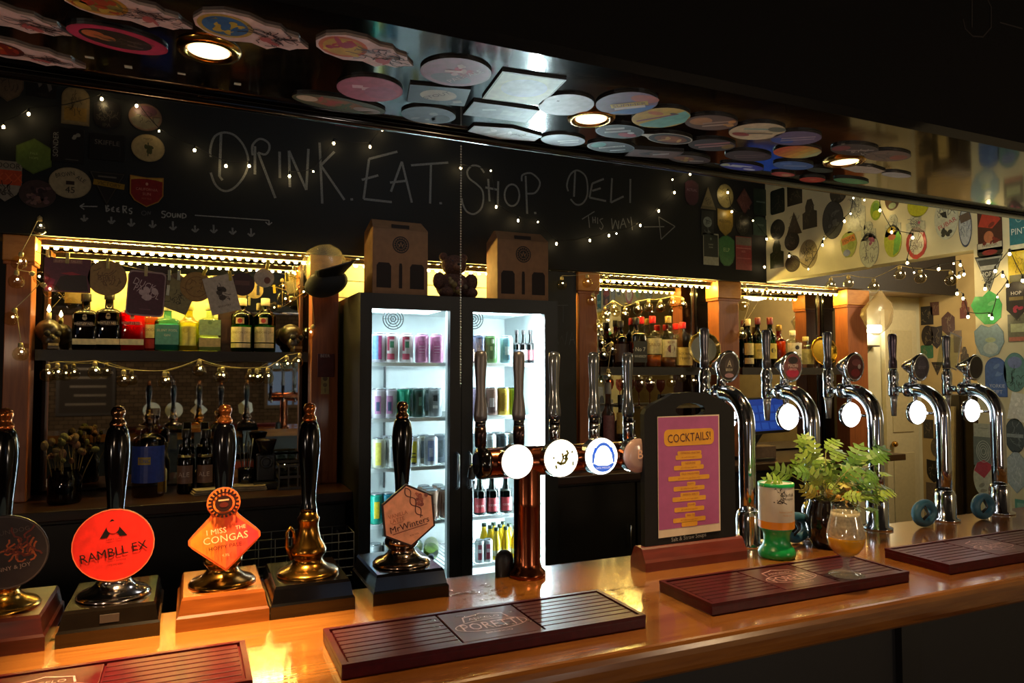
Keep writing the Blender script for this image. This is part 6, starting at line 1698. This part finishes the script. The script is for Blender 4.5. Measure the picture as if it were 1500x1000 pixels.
# -- pier
clip('W', 1450, 338, 'rect', .108, .18, 0, '#3a0f0e', [('p', [(-.95, .3), (-.6, .9), (.3, .95), (.9, .5), (.2, .1)], '#a83226'), ('e', -.1, -.3, .4, .3, '#b06a4a'), ('b', 5, 6, '#6a1a16')], 'red and black poster sticker at the top of the pier')
clip('W', 1450, 366, 'arch', .112, .070, 180, '#14100f', [('r', 0, -.6, .95, .35, '#b8b4a2'), ('t', 'FREEDOM', 0, -.6, .3, '#3a3430', 180), ('e', 0, .3, .6, .35, '#7a1c24')], 'black and red arched sticker under the red poster')
clip('W', 1449, 401, 'trid', .125, .165, 0, '#2f3438', [('in', .9, '#8a9090'), ('in', .80, '#2f3438'), ('r', 0, .35, .62, .12, '#9aa0a0'), ('t', 'HOPS', -.1, .0, .25, '#d0d4d0', 0, 1.0), ('s', 3, 8, '#8a9090', (0, -.3, .25, .2))], 'black downward triangular sticker reading HOPS')
clip('W', 1447, 452, 'heart', .128, .150, 20, '#3fa356', [('in', .97, '#46ad5e'), ('e', .4, .2, .3, .12, '#6fc07e')], 'bright green kidney-shaped sticker')
clip('W', 1449, 499, 'heart', .132, .150, 0, '#7d98a4', [('in', .95, '#8fa9b4'), ('e', .1, -.45, .5, .35, '#b4c4c0'), ('e', .1, .05, .35, .15, '#a9b890')], 'silvery blue heart-shaped sticker')
clip('W', 1493, 335, 'rect', .08, .19, 0, '#1f6a78', [('r', 0, -.85, .98, .15, '#c0c2ae'), ('t', 'PINT', .0, -.1, .28, '#d0d8d4', 0, 1.6), ('ring', 0, .5, .35, .2, .08, '#8ab0b0')], 'teal card sticker lettered in white at the right edge')
clip('W', 1492, 388, 'rect', .085, .150, 0, '#b09a1c', [('in', .93, '#baa524'), ('s', 4, 14, '#6a5a14'), ('r', 0, -.75, .9, .2, '#4a4a30')], 'yellow card sticker at the right edge')
clip('W', 1489, 437, 'hex', .085, .190, 0, '#17141a', [('in', .93, '#1f1b22'), ('t', 'HOP', .0, .25, .16, '#c8c4c0', 0, 1.3), ('b', 3, 4, '#a02a4a', (.1, -.45, .3, .12)), ('r', 0, .0, .7, .08, '#6a5a2a')], 'black six-sided sticker with a pink flower')
clip('W', 1491, 480, 'rect', .082, .120, 0, '#6a6a58', [('r', 0, .0, .7, .3, '#a8b08a'), ('r', 0, -.8, .9, .15, '#b06a5a'), ('t', 'ALE', 0, .6, .2, '#3a3a30')], 'grey-green card sticker with a red foot')
clip('W', 1459, 552, 'arch', .095, .175, 0, '#33549a', [('in', .94, '#3e63aa'), ('t', 'YORKIE', .1, -.45, .18, '#b8c4d8', 0, 1.4), ('t', 'GIFT', .1, -.75, .18, '#b8c4d8', 0, 1.0), ('b', 5, 5, '#5f84c0', (0, .4, .4, .3))], 'blue arch-topped sticker behind the last font badge')
clip('W', 1487, 545, E_, .100, .170, 0, '#4a7a7c', [('in', .95, '#56888a'), ('e', 0, .5, .6, .3, '#6a7ab0'), ('s', 8, 16, '#20403c', (0, -.3, .6, .4))], 'teal round sticker with dark scribbles')
clip('W', 1492, 596, 'rect', .075, .120, -12, '#d8dcd8', [('b', 4, 5, '#f0f2f0')], 'plain white card sticker at the right edge')
clip('W', 1487, 638, E_, .085, .150, 0, '#2f3638', [('in', .94, '#3c4648'), ('r', 0, .0, .8, .1, '#8a9494'), ('s', 9, 12, '#7a8484')], 'dark grey round sticker at the right edge')
clip('W', 1489, 690, 'hex', .082, .190, 0, '#8f9ea6', [('in', .95, '#a0aeb6'), ('s', 9, 14, '#c4ced2')], 'pale silver six-sided sticker at the right edge')
clip('W', 1441, 661, 'rect', .090, .130, 0, '#66706a', [('ring', 0, 0, .72, .75, .06, '#b0b8b0'), ('ring', 0, 0, .56, .58, .06, '#b0b8b0'), ('ring', 0, 0, .40, .42, .06, '#b0b8b0'), ('ring', 0, 0, .24, .25, .06, '#b0b8b0')], 'grey square sticker with white concentric rings')
clip('W', 1440, 630, 'rect', .085, .060, 0, '#a9ae9e', [('r', 0, .3, .5, .05, '#7a7e72')], 'blank pale card above the ringed sticker')
clip('W', 1442, 700, E_, .098, .165, 0, '#b4b7a2', [('p', [(0, 0), (-.9, .35), (-.6, .8), (0, .97), (.6, .8), (.75, .6)], '#a8303c'), ('b', 5, 4, '#8a8a78', (-.3, -.5, .3, .2))], 'white round sticker with a red wedge')
clip('W', 1496, 742, 'rect', .05, .060, 0, '#5a9a84', [('r', 0, 0, .6, .5, '#8ab8a4')], 'small green card just above the counter at the right edge')
# -- passage wall beyond the opening
for px, py, sh, w, h, c, l in ((1358, 462, 'rect', .10, .14, '#1f1c1c', 'dark rectangular sticker high on the passage wall'), (1369, 452, 'rect', .07, .10, '#5a3a30', 'brown sticker at the top of the passage wall'), (1389, 474, 'hex', .10, .18, '#4a2a22', 'dark red six-sided sticker on the passage wall'), (1413, 452, 'jar', .07, .14, '#6a2f24', 'rust bottle-shaped sticker on the passage wall'),
        (1359, 492, E_, .10, .16, '#241c1c', 'black oval sticker on the passage wall'), (1372, 494, 'shield', .09, .17, '#2a2226', 'black shield sticker on the passage wall'), (1358, 515, 'round', .10, .10, '#3a6a4a', 'green sticker on the passage wall'), (1413, 520, 'jar', .06, .12, '#3a2c20', 'brown bottle-shaped sticker on the passage wall'),
        (1373, 540, 'trid', .09, .10, '#2a2220', 'small dark triangular sticker low on the passage wall'), (1360, 628, 'rect', .08, .14, '#3a3430', 'grey sticker between the swan-neck fonts'), (1368, 690, 'shield', .11, .17, '#1c1816', 'black star-topped badge sticker low between the fonts'), (1367, 722, 'rect', .11, .15, '#6a5a4a', 'brown square sticker near the blue pipe loop'), (1371, 655, E_, .08, .14, '#5a5040', 'olive oval sticker between the fonts'), (1403, 500, 'rect', .06, .16, '#6a5236', 'tan sticker beside the clear acrylic sleeve')):
    clip('X', px, py, sh, w, h, 0, c, [('in', .88, c), ('s', int(px*3+py), 9, '#8a7a5a')], l)
# ================================================================ fairy lights
FAIRY = M('#ffe2a0', .4, emit=26.0, ecol=(1.0, .74, .34))
WIRE = M('#0c0b0a', .6)
_fb = MB().ball((0, 0, 0), .0056, FAIRY, 12, 8, 1.25).mesh('bulb')
_fs = MB().lathe([(.0045, .007), (.0045, .020), (.002, .024)], WIRE, 8).mesh('socket')
def fairy(label, pts, small=()):
    t = thing('fairy_lights', label, 'fairy lights', (0, 0, 0), group='strings of fairy lights')
    path = []
    for i, p in enumerate(pts):
        o = bpy.data.objects.new('bulb', _fb); COL.objects.link(o); o.parent = t; o.location = p
        s = 1.0 if i not in small else .6
        o.scale = (s, s, s)
        q = bpy.data.objects.new('socket', _fs); COL.objects.link(q); q.parent = o
        a = Vector(p)+Vector((0, 0, .022*s))
        if path:
            b = path[-1]
            for k in (1, 2, 3):
                m_ = b.lerp(a, k/4); m_.z -= .05*(a-b).length*math.sin(math.pi*k/4)
                path.append(m_)
        path.append(a)
    MB().tube(path, .0018, WIRE, 5).build('wire', t)
    return t
def fp(L, y):
    return [ony(a, b, y) for a, b in L]
fairy('fairy light string drooping over the left clips of the chalkboard', fp([(5, 186), (42, 167), (149, 145), (200, 155), (233, 192), (285, 220), (331, 243), (365, 243)], 3.36), (4,))
fairy('fairy light string across the large DRINK and EAT lettering', fp([(424, 258), (459, 251), (489, 210), (542, 215), (560, 190), (638, 197)], 3.36), (1,))
fairy('fairy light string swinging below the SHOP and DELI lettering', fp([(675, 246), (719, 250), (727, 303), (759, 323), (788, 325), (815, 357), (864, 352), (892, 345), (903, 342), (938, 330), (965, 309), (988, 282), (985, 263), (1011, 255), (1046, 257)], 3.36), (1, 4, 8, 12))
fairy('fairy light string over the clips at the right end of the chalkboard', fp([(1066, 282), (1072, 310), (1103, 323), (1123, 350), (1120, 391)], 3.36), (2,))
fairy('fairy light string hanging in a loop over the cream header', [onx(a, b, XR-.05) for a, b in ((1156, 375), (1184, 394), (1207, 350), (1205, 359), (1237, 324), (1246, 313), (1250, 290), (1266, 293))], (1, 2, 5, 6, 7))
fairy('fairy light string crossing the cream header to the pier', [onx(a, b, XR-.05) for a, b in ((1289, 284), (1289, 308), (1306, 340), (1337, 348), (1329, 385), (1339, 399), (1375, 394), (1397, 386), (1407, 388), (1412, 402), (1405, 405))], (0, 5, 7))
fairy('fairy light string running over the pier stickers at the right edge', [onx(a, b, XR-.05) for a, b in ((1402, 430), (1411, 437), (1418, 464), (1449, 462), (1453, 466), (1461, 435), (1476, 418), (1469, 404), (1443, 423), (1458, 397), (1479, 372), (1498, 411))], (3, 5))

# ================================================================ glass globe strings
GLOBE = G('#f6efd6', .97, .03, 1.9)
GCAP = M('#b8a878', .35, .4)
_gb = MB().lathe([(.0005, -.055), (.014, -.053), (.0245, -.044), (.0285, -.029), (.0255, -.014), (.016, -.003), (.010, .0)], GLOBE, 20, cap=False).mesh('globe')
_gc = MB().lathe([(.0095, -.001), (.0090, .014), (.005, .018)], GCAP, 12).mesh('cap')
_gf = MB().ball((.004, -.002, -.018), .0042, M('#ffe0a0', .4, emit=14, ecol=(1, .78, .42)), 8, 6).mesh('glow_dot')  # glowing dot for the bright spot in each clear globe
def globes(label, pts, wire=True):
    """pts: the globe's centre; each hangs from the cable"""
    t = thing('globe_string', label, 'globe lights', (0, 0, 0), group='strings of glass globes')
    path = []
    for i, (p, rz, rx) in enumerate(pts):
        a = Vector(p)+Vector((0, 0, .024))
        o = bpy.data.objects.new('globe', _gb); COL.objects.link(o); o.parent = t; o.location = a; o.rotation_euler = (R(rx), R(rz), 0)
        c = bpy.data.objects.new('cap', _gc); COL.objects.link(c); c.parent = o
        f = bpy.data.objects.new('glow_dot', _gf); COL.objects.link(f); f.parent = o
        tip = a+Matrix.Rotation(R(rz), 3, 'Y') @ Vector((0, 0, .022))
        if path:
            b = path[-1]
            for k in (1, 2, 3):
                m_ = b.lerp(tip, k/4); m_.z -= .03*(tip-b).length*math.sin(math.pi*k/4)
                path.append(m_)
        path.append(tip)
    MB().tube(path, .0014, M('#b8a878', .6), 5).build('cable', t)
def gl(L, y):
    return [(ony(q[0], q[1], y), q[2] if len(q) > 2 else 0, 0) for q in L]
globes('clear globe string winding down the post at the left edge', gl([(58, 332), (30, 384, 10), (24, 411), (50, 411, -60), (66, 428, -50), (20, 466, 20), (30, 517)], 3.385))
globes('clear globe string hanging under the gin shelf', gl([(70, 548), (84, 546), (139, 544), (181, 556), (241, 558), (292, 541), (326, 551), (376, 553), (392, 552), (420, 534), (438, 530, 20)], 3.44))
globes('clear globe string on the right side of the left bay', gl([(431, 403), (424, 444, 90), (449, 431, 60), (457, 488, 30)], 3.42))
globes('clear globe string on the post right of the fridge', gl([(823, 416), (860, 413), (888, 412), (868, 440, 20), (876, 479), (881, 503), (884, 520), (896, 512), (891, 551)], 3.39))
globes('clear globe string under the shelf of red-capped bottles', gl([(912, 560), (939, 561), (953, 561), (983, 560), (998, 552), (1015, 558)], 3.44))
globes('clear globe string standing in for mirror reflections above the red-capped bottles', gl([(886, 460), (898, 451), (915, 461), (934, 452), (950, 449), (968, 449), (985, 444), (1000, 446)], 3.54))  # added string where reflected globes show in the mirror
globes('clear globe string around the post between the whisky bays', gl([(1091, 427), (1094, 452, 70), (1087, 489), (1123, 431)], 3.40))
globes('clear globe string hanging below the cream header', [(onx(a, b, XR+.15), 0, 0) for a, b in ((1217, 417), (1243, 414), (1280, 419), (1318, 401), (1348, 406), (1393, 409))])

# ================================================================ coasters pegged to a line across the left bay
YBU = 3.40
line = [ony(a, b, YBU) for a, b in ((52, 368), (98, 384), (157, 384), (214, 396), (262, 406), (300, 404), (336, 404), (387, 394), (420, 402), (440, 408))]
o = tag(MB().tube(line, .0016, M('#b8a878', .7), 5).build('peg_line'), 'thin pale string across the left bay holding the coasters', 'string')
PUR_, KR = '#4a1c30', '#8a6a3a'
def coaster(px, py, shape, wpx, hpx, rot, base, layers, label, dy=-.004):
    p = ony(px, py, YBU+dy)
    k = depth(p)/F
    o = plate('coaster', None, shape, wpx*k, hpx*k, layers, base, .0014, P('#5a4a30'), P('#8a7a58'))
    c, s = math.cos(R(rot)), math.sin(R(rot))
    o.matrix_world = frame3(Vector((c, 0, s)), Vector((-s, 0, c)), Vector((0, -1, 0)), p)
    tag(o, label, 'coaster', 'coasters pegged on the line')
coaster(99, 403, 'rect', 59, 50, 0, '#4a1a2a', [('in', .97, '#5a1f38'), ('r', 0, .82, .62, .12, '#8a5a50'), ('t', 'SUMMER SALES', 0, .82, .14, '#c09a8a', 0, 1.1), ('p', [(-.95, -.9), (-.95, -.1), (-.5, -.3), (-.7, -.9)], '#8a1f4a'), ('p', [(-.3, -.1), (.2, .1), (.8, .0), (.9, -.9), (-.6, -.9)], '#221014'), ('p', [(-.3, .1), (.2, .2), (.6, .05), (.1, .0)], '#a02038')], 'plum rectangular card with a dark red wave pegged at the left')
coaster(157, 407, E_, 52, 52, 0, KR, [('in', .95, '#93723f'), ('s', 3, 14, '#6a4a28'), ('t', 'BEER', 0, 0, .3, '#6a4a28')], 'round brown cardboard coaster on the line')
coaster(214, 430, 'round', 50, 66, -3, '#9a8080', [('in', .93, PUR_), ('t', 'DUCK', -.1, .40, .30, '#b8a0a4', -20, 1.2), ('t', 'PATROL', .05, .08, .30, '#b8a0a4', -20, 1.4), ('b', 4, 7, '#b8a0a4', (.1, .0, .4, .2)), ('r', 0, -.7, .3, .02, '#6a3a4c')], 'purple rounded coaster with white splashed lettering', -.008)
coaster(262, 434, 'rect', 38, 44, -22, '#7a7048', [('in', .95, '#847a50'), ('s', 7, 18, '#3c3826')], 'olive square coaster hanging askew')
coaster(257, 413, E_, 26, 26, 0, '#5a4a3a', [('in', .9, '#6a5844'), ('s', 9, 8, '#3a2c22')], 'small dark round coaster above the askew olive one', -.002)
coaster(288, 420, E_, 44, 44, 0, '#8a6630', [('in', .95, '#94713a'), ('ring', 0, 0, .7, .7, .06, '#7a5426'), ('s', 5, 8, '#6a4820')], 'round golden brown coaster right of the olive one', -.006)
coaster(325, 431, 'rect', 41, 55, 15, '#a89a88', [('in', .97, '#b2a594'), ('b', 4, 7, '#3a3028', (0, .05, .22, .28)), ('s', 6, 10, '#3a3028', (0, .05, .3, .35)), ('t', 'BREWERY', 0, -.62, .10, '#5a4a3c')], 'pale tilted card with a small dark animal drawing', -.010)
coaster(355, 416, E_, 34, 34, 0, '#2c1a1a', [('in', .94, '#3a2020'), ('r', 0, .1, .6, .2, '#5a3a34')], 'dark maroon round coaster behind the tilted card')
coaster(387, 407, E_, 28, 28, 0, '#a09080', [('in', .94, '#ab9c8c'), ('e', .3, -.25, .32, .35, '#6a3a2a')], 'small white round coaster with a brown blot')
coaster(224, 408, 'round', 44, 40, 0, '#2a1c1c', [('in', .92, '#33221f'), ('r', 0, .2, .6, .05, '#8a7a60'), ('r', 0, -.1, .6, .05, '#8a7a60')], 'dark coaster half hidden behind the purple one', .002)
def peg(px, py, rot, col, label):
    p = ony(px, py, YBU-.008)
    t = thing('clothes_peg', label, 'peg', p, (0, R(rot), 0), group='clothes pegs on the line')
    m_ = M(col, .5, noise=.1)
    a = MB().box(-.006, .006, -.006, -.001, -.022, .022, m_, .001).build('jaw', t)
    MB().box(-.006, .006, .001, .006, -.022, .022, m_, .001).build('jaw', t)
    MB().tube([(-.007, 0, .004), (.007, 0, .004)], .0022, STEEL, 6).build('spring', t)
for px, py, rot, c, l in ((99, 378, 3, '#a89a60', 'pale wooden peg on the plum card'), (158, 386, 0, '#a89a60', 'pale wooden peg on the round brown coaster'), (214, 397, 0, '#b0a074', 'pale wooden peg on the purple rounded coaster'), (248, 403, 0, '#a8aa90', 'clear grey peg left of the olive coaster'), (262, 403, 2, '#b8bca8', 'white peg above the olive coaster'), (300, 397, 20, '#b8a22a', 'yellow peg on the golden brown coaster'), (337, 404, -6, '#b8a22a', 'yellow peg on the tilted pale card'), (392, 388, 12, '#b8a22a', 'yellow peg on the small white coaster'), (420, 405, -6, '#c0aa2a', 'yellow peg alone at the right end of the line'), (378, 425, 0, '#a8a27a', 'pale peg dangling below the small white coaster'), (246, 425, 4, '#c8c8b0', 'white peg dangling beside the olive coaster')):
    peg(px, py, rot, c, l)

# ================================================================ peaked cap under clear plastic on the post left of the fridge
cp_ = ony(478, 415, 3.29)
t = thing('peaked_cap', 'black peaked cap hanging on the post under a clear plastic cover', 'hat', cp_, (0, R(-18), R(-10)))
m = MB()
m.ball((0, 0, 0), .098, M('#0a0a0b', .85, noise=.2), 22, 14, .62, 1.0, .85)
m.build('crown', t)
pk = MB(); n = 12; vs = []
for i in range(n+1):
    a = R(-80+160*i/n)
    vs += [(.060*math.sin(a)+.02, -.035-.030*math.cos(a), .02-.01*math.cos(a)), (.095*math.sin(a)+.060, -.06-.06*math.cos(a), .060-.01*math.cos(a))]
top_ = vs; bot_ = [(x, y, z-.005) for x, y, z in vs]
k = len(vs)
pk.add(top_+bot_, [(2*i, 2*i+1, 2*i+3, 2*i+2) for i in range(n)]+[(k+2*i+2, k+2*i+3, k+2*i+1, k+2*i) for i in range(n)]+[(2*i+1, k+2*i+1, k+2*i+3, 2*i+3) for i in range(n)], M('#090909', .5))
pk.build('peak', t)
cov = ony(486, 393, 3.33)-cp_
MB().lathe([(.095, -.05), (.098, 0), (.085, .045), (.055, .075), (.02, .085), (.0005, .086)], M('#d8c898', .25, alpha=.38, coat=.5), 22, (cov.x*.6, .02, cov.z*.8+.03), cap=False).build('plastic_cover', t)
# red beer sign and bottle opener on the same post
p = ony(476, 535, 3.425)
t = thing('beer_sign', 'small dark red BEER sign on the post beside the fridge', 'sign', p)
MB().box(-.036, .042, -.006, 0, -.055, .055, M('#4a1214', .5, noise=.2), .002).build('plate', t)
m = MB(); m.T = frame3(Vector((1, 0, 0)), Vector((0, 0, 1)), Vector((0, -1, 0)), (0, -.0066, .045)); m.text('BEER', 0, 0, .014, 0, P('#a89a94')); m.build('lettering', t)
p = ony(476, 562, 3.425)
t = thing('card_tag', 'small cream picture tag below the red BEER sign', 'tag', p)
MB().box(-.018, .018, -.004, 0, -.048, .045, M('#9a8a58', .7, noise=.2)).build('card', t)
m = MB(); m.T = frame3(Vector((1, 0, 0)), Vector((0, 0, 1)), Vector((0, -1, 0)), (0, -.0046, 0)); m.ellipse(0, .025, .011, .012, 0, P('#5a4a34'), 12); m.ellipse(0, -.005, .010, .010, 0, P('#6a5a3c'), 12); m.stroke([(0, -.02), (0, -.042)], .003, 0, P('#5a4a34')); m.build('drawing', t)

# ================================================================ till screen, passage fittings
p = ony(1158, 606, 3.02)
t = thing('till_screen', 'touch-screen till glowing blue behind the second swan-neck font', 'till', (p.x, 3.05, ZW))
MB().box(-.09, .09, .18, .34, 0, .02, BLACK, .004).build('base', t)
MB().tube([(0, .26, .0205), (0, .26, .10), (0, .19, .19)], .018, BLACK, 10).build('arm', t)
m = MB(); m.T = Matrix.Translation((0, .16, .27)) @ Matrix.Rotation(R(-14), 4, 'X') @ Matrix.Rotation(R(-10), 4, 'Z')
m.box(-.13, .13, -.02, .015, -.105, .105, BLACK, .006); s = m.build('casing', t)
m2 = MB(); m2.T = m.T
m2.box(-.115, .115, -.0222, -.0204, -.092, .092, M('#12235a', .3, emit=.16, ecol=(.02, .10, .65))); m2.build('screen', s)
m3 = MB(); m3.T = m.T
for i in range(4):
    for j in range(3):
        m3.box(-.105+.053*i, -.062+.053*i, -.0234, -.0226, -.082+.05*j, -.045+.05*j, M('#1a3a8a', .3, emit=.16, ecol=(.04, .16, .8)))
m3.build('screen_keys', s)
p = ony(1285, 481, 3.62)
t = thing('wall_lamp', 'small bright wall lamp on the cream passage wall', 'lamp', (p.x, 3.70, p.z))
MB().box(-.05, .05, -.012, -.0005, -.03, .03, STEEL, .003).build('back_plate', t)
MB().box(-.062, .062, -.075, -.0125, -.028, .028, M('#fff6e0', .4, emit=16, ecol=(1, .9, .66)), .012).build('shade', t)
t = thing('wall_bracket', 'small grey bracket shelf on the cream wall below the lamp', 'shelf', (p.x-.02, 3.70, p.z-.13))
MB().box(-.07, .07, -.06, -.0005, 0, .012, M('#5a5040', .6), .002).build('plate', t); MB().tube([(0, -.05, -.001), (0, -.004, -.05)], .004, STEEL, 6).build('strut', t)
# translucent bag hanging at the passage post
p = ony(1290, 447, 3.36)
t = thing('plastic_bag', 'crumpled translucent plastic bag hanging below the beam at the passage', 'bag', (p.x, 3.36, ZFA-.002))
m = MB(); r2 = random.Random(3)
N, K = 18, 8
vs = []
for i in range(K):
    f = i/(K-1)
    rad = [.012, .04, .085, .11, .115, .10, .075, .02][i]
    for k in range(N):
        a = TAU*k/N
        q = rad*(1+.16*r2.uniform(-1, 1))
        vs.append((q*math.cos(a)*1.15-.05*f, q*math.sin(a)*.55, -.005-.30*f))
m.add(vs, [(i*N+k, i*N+(k+1) % N, (i+1)*N+(k+1) % N, (i+1)*N+k) for i in range(K-1) for k in range(N)], M('#a8936a', .3, alpha=.5, coat=.4), True)
m.build('film', t)
MB().tube([(0, 0, -.006), (0, .0, 0.0)], .004, WIRE, 6).build('tie', t)
# door of the passage and dark cupboard
t = struct(thing('door_1', 'pale panelled door in the passage behind the right-hand fonts', 'door', (4.62, 3.66, 0)))
del t['category']
MB().box(0, .34, .0, .035, 0, 2.0, M('#c9bf9a', .6, noise=.05), .003).build('leaf', t)
for z in (.2, 1.1):
    MB().box(.06, .28, -.008, -.0005, z, z+.75, M('#c0b58e', .6, noise=.05), .004).build('panel', t)
MB().ball((.04, -.03, 1.02), .022, BRASS, 12, 8).build('handle', t)
p = ony(1410, 700, 2.55)
t = thing('side_cabinet', 'tall dark cabinet standing in the passage next to the pier', 'cabinet', (p.x-.03, 2.52, 0))
MB().box(-.02, .24, 0, .12, 0, 1.42, M('#241a14', .5, noise=.2), .004).build('body', t)
for z in (.1, .75):
    MB().box(0, .22, -.012, -.0005, z, z+.58, M('#2c2018', .5, noise=.2), .004).build('door', t)
t = thing('leaning_board', 'thin pale board leaning by the dark cabinet', 'board', (p.x-.16, 2.52, 0), (0, R(3), 0))
MB().box(-.008, .008, 0, .05, .001, 1.36, M('#b0a078', .7, noise=.1), .002).build('sheet', t)
# cardboard box and clutter on the right worktop
p = ony(1118, 675, 3.25)
t = thing('cardboard_box', 'small brown box on the worktop behind the plant', 'box', (p.x, 3.30, ZW))
MB().box(-.10, .10, -.05, .05, 0, .085, M('#6a5440', .8, noise=.15), .002).build('carton', t); MB().box(-.1002, .1002, -.006, .006, .0851, .0856, M('#8a7858', .4)).build('tape', t)
# wine glasses and bottles low in the right bay
for k, px in enumerate((936, 952, 968)):
    p = ony(px, 600, 3.50)
    t = thing('wine_glass', '%s of the three pink-tinted stemmed glasses under the right shelf' % ('left', 'middle', 'right')[k], 'glass', (p.x, 3.50, 1.345), group='stemmed glasses in the right bay')
    MB().lathe([(.026, .0), (.026, .002), (.004, .006), (.003, .075), (.020, .095), (.027, .12), (.024, .15)], G('#e0a8b0', .85), 18, cap=False).build('bowl', t)
s = thing('glass_ledge', 'narrow yellowish ledge holding the stemmed glasses in the right bay', 'shelf', (2.34, 3.44, 1.33))
MB().box(0, .52, 0, .215, 0, .0145, M('#6a5a34', .5, noise=.2)).build('board', s)
bottle(874+16, 560, 20, 3.50, ZW, 'tall pinkish bottle standing low in the right bay', 'bottle', G('#b89a90', .8), M('#8a8a84', .4), [(.2, .6, 60, '#8a5a5a')], None, 'tall')
bottle(908, 578, 16, 3.46, ZW, 'bottle with a yellow label low in the right bay behind the font handles', 'bottle', G('#7a6a5a', .7), CAPB, [(.45, .75, 60, '#c0a04a')], None, 'tall')
bottle(925, 615, 20, 3.50, ZW, 'dark red bottle low in the right bay next to the yellow-labelled one', 'bottle', G('#6a2a24', .7), CAPB, [(.2, .5, 60, '#7a3a34')], None, 'beer')

# ================================================================ the customers' side, seen only in the mirrors
t = thing('poster_frame', 'framed menu poster on the brick wall seen in the left mirror', 'picture', (-1.3, -3.99, 1.45))
MB().box(-.35, .35, 0, .03, -.5, .5, M('#1c1310', .5)).build('frame', t); MB().box(-.31, .31, .0305, .033, -.46, .46, M('#2c241c', .7)).build('sheet', t)
m = MB(); m.T = frame3(Vector((-1, 0, 0)), Vector((0, 0, 1)), Vector((0, 1, 0)), (0, .0336, 0))
for k in range(7):
    m.flat([(-.24, .36-.12*k), (.24-.05*(k % 3), .36-.12*k), (.24-.05*(k % 3), .39-.12*k), (-.24, .39-.12*k)], 0, P('#6a604e'))
m.build('lines', t)
t = thing('notice', 'orange paper notice on the brick wall seen in the left mirror', 'notice', (-1.45, -3.99, 2.15))
MB().box(-.22, .22, 0, .01, -.16, .16, M('#c98a5a', .8, noise=.05)).build('sheet', t)
for x, l in ((-2.9, 'window with dim blue evening light seen in the left mirror'), (1.6, 'window with dim blue evening light seen in the right mirrors')):
    t = struct(thing('window_%d' % (1 if x < 0 else 2), l, 'window', (x, -3.99, 1.5)))
    del t['category']
    MB().box(-.55, .55, 0, .03, -.45, .6, M('#3a5a8a', .3, emit=.12, ecol=(.35, .5, .8))).build('pane', t)
    e = MB()
    for a in ((-.6, -.55, -.5, .65), (.55, .6, -.5, .65)):
        e.box(a[0], a[1], 0, .06, a[2], a[3], M('#6a5a44', .6))
    for a in ((-.55, .55, -.5, -.45), (-.55, .55, .6, .65), (-.55, .55, .05, .09)):
        e.box(a[0], a[1], 0, .06, a[2], a[3], M('#6a5a44', .6))
    for q in (-.2, .18):
        e.box(q, q+.03, .031, .055, -.4499, .5999, M('#6a5a44', .6))
    e.build('frame', t)
for k, x in enumerate((-2.6, 2.2)):
    t = thing('pub_table', 'dark pub table seen only in the mirrors, %s' % ('left', 'right')[k], 'table', (x, -2.6, 0))
    MB().lathe([(.40, .72), (.42, .73), (.42, .75), (.40, .76)], DWOOD, 28).build('top', t)
    MB().lathe([(.22, 0), (.20, .03), (.04, .06), (.04, .72)], BLACK, 18).build('pedestal', t)
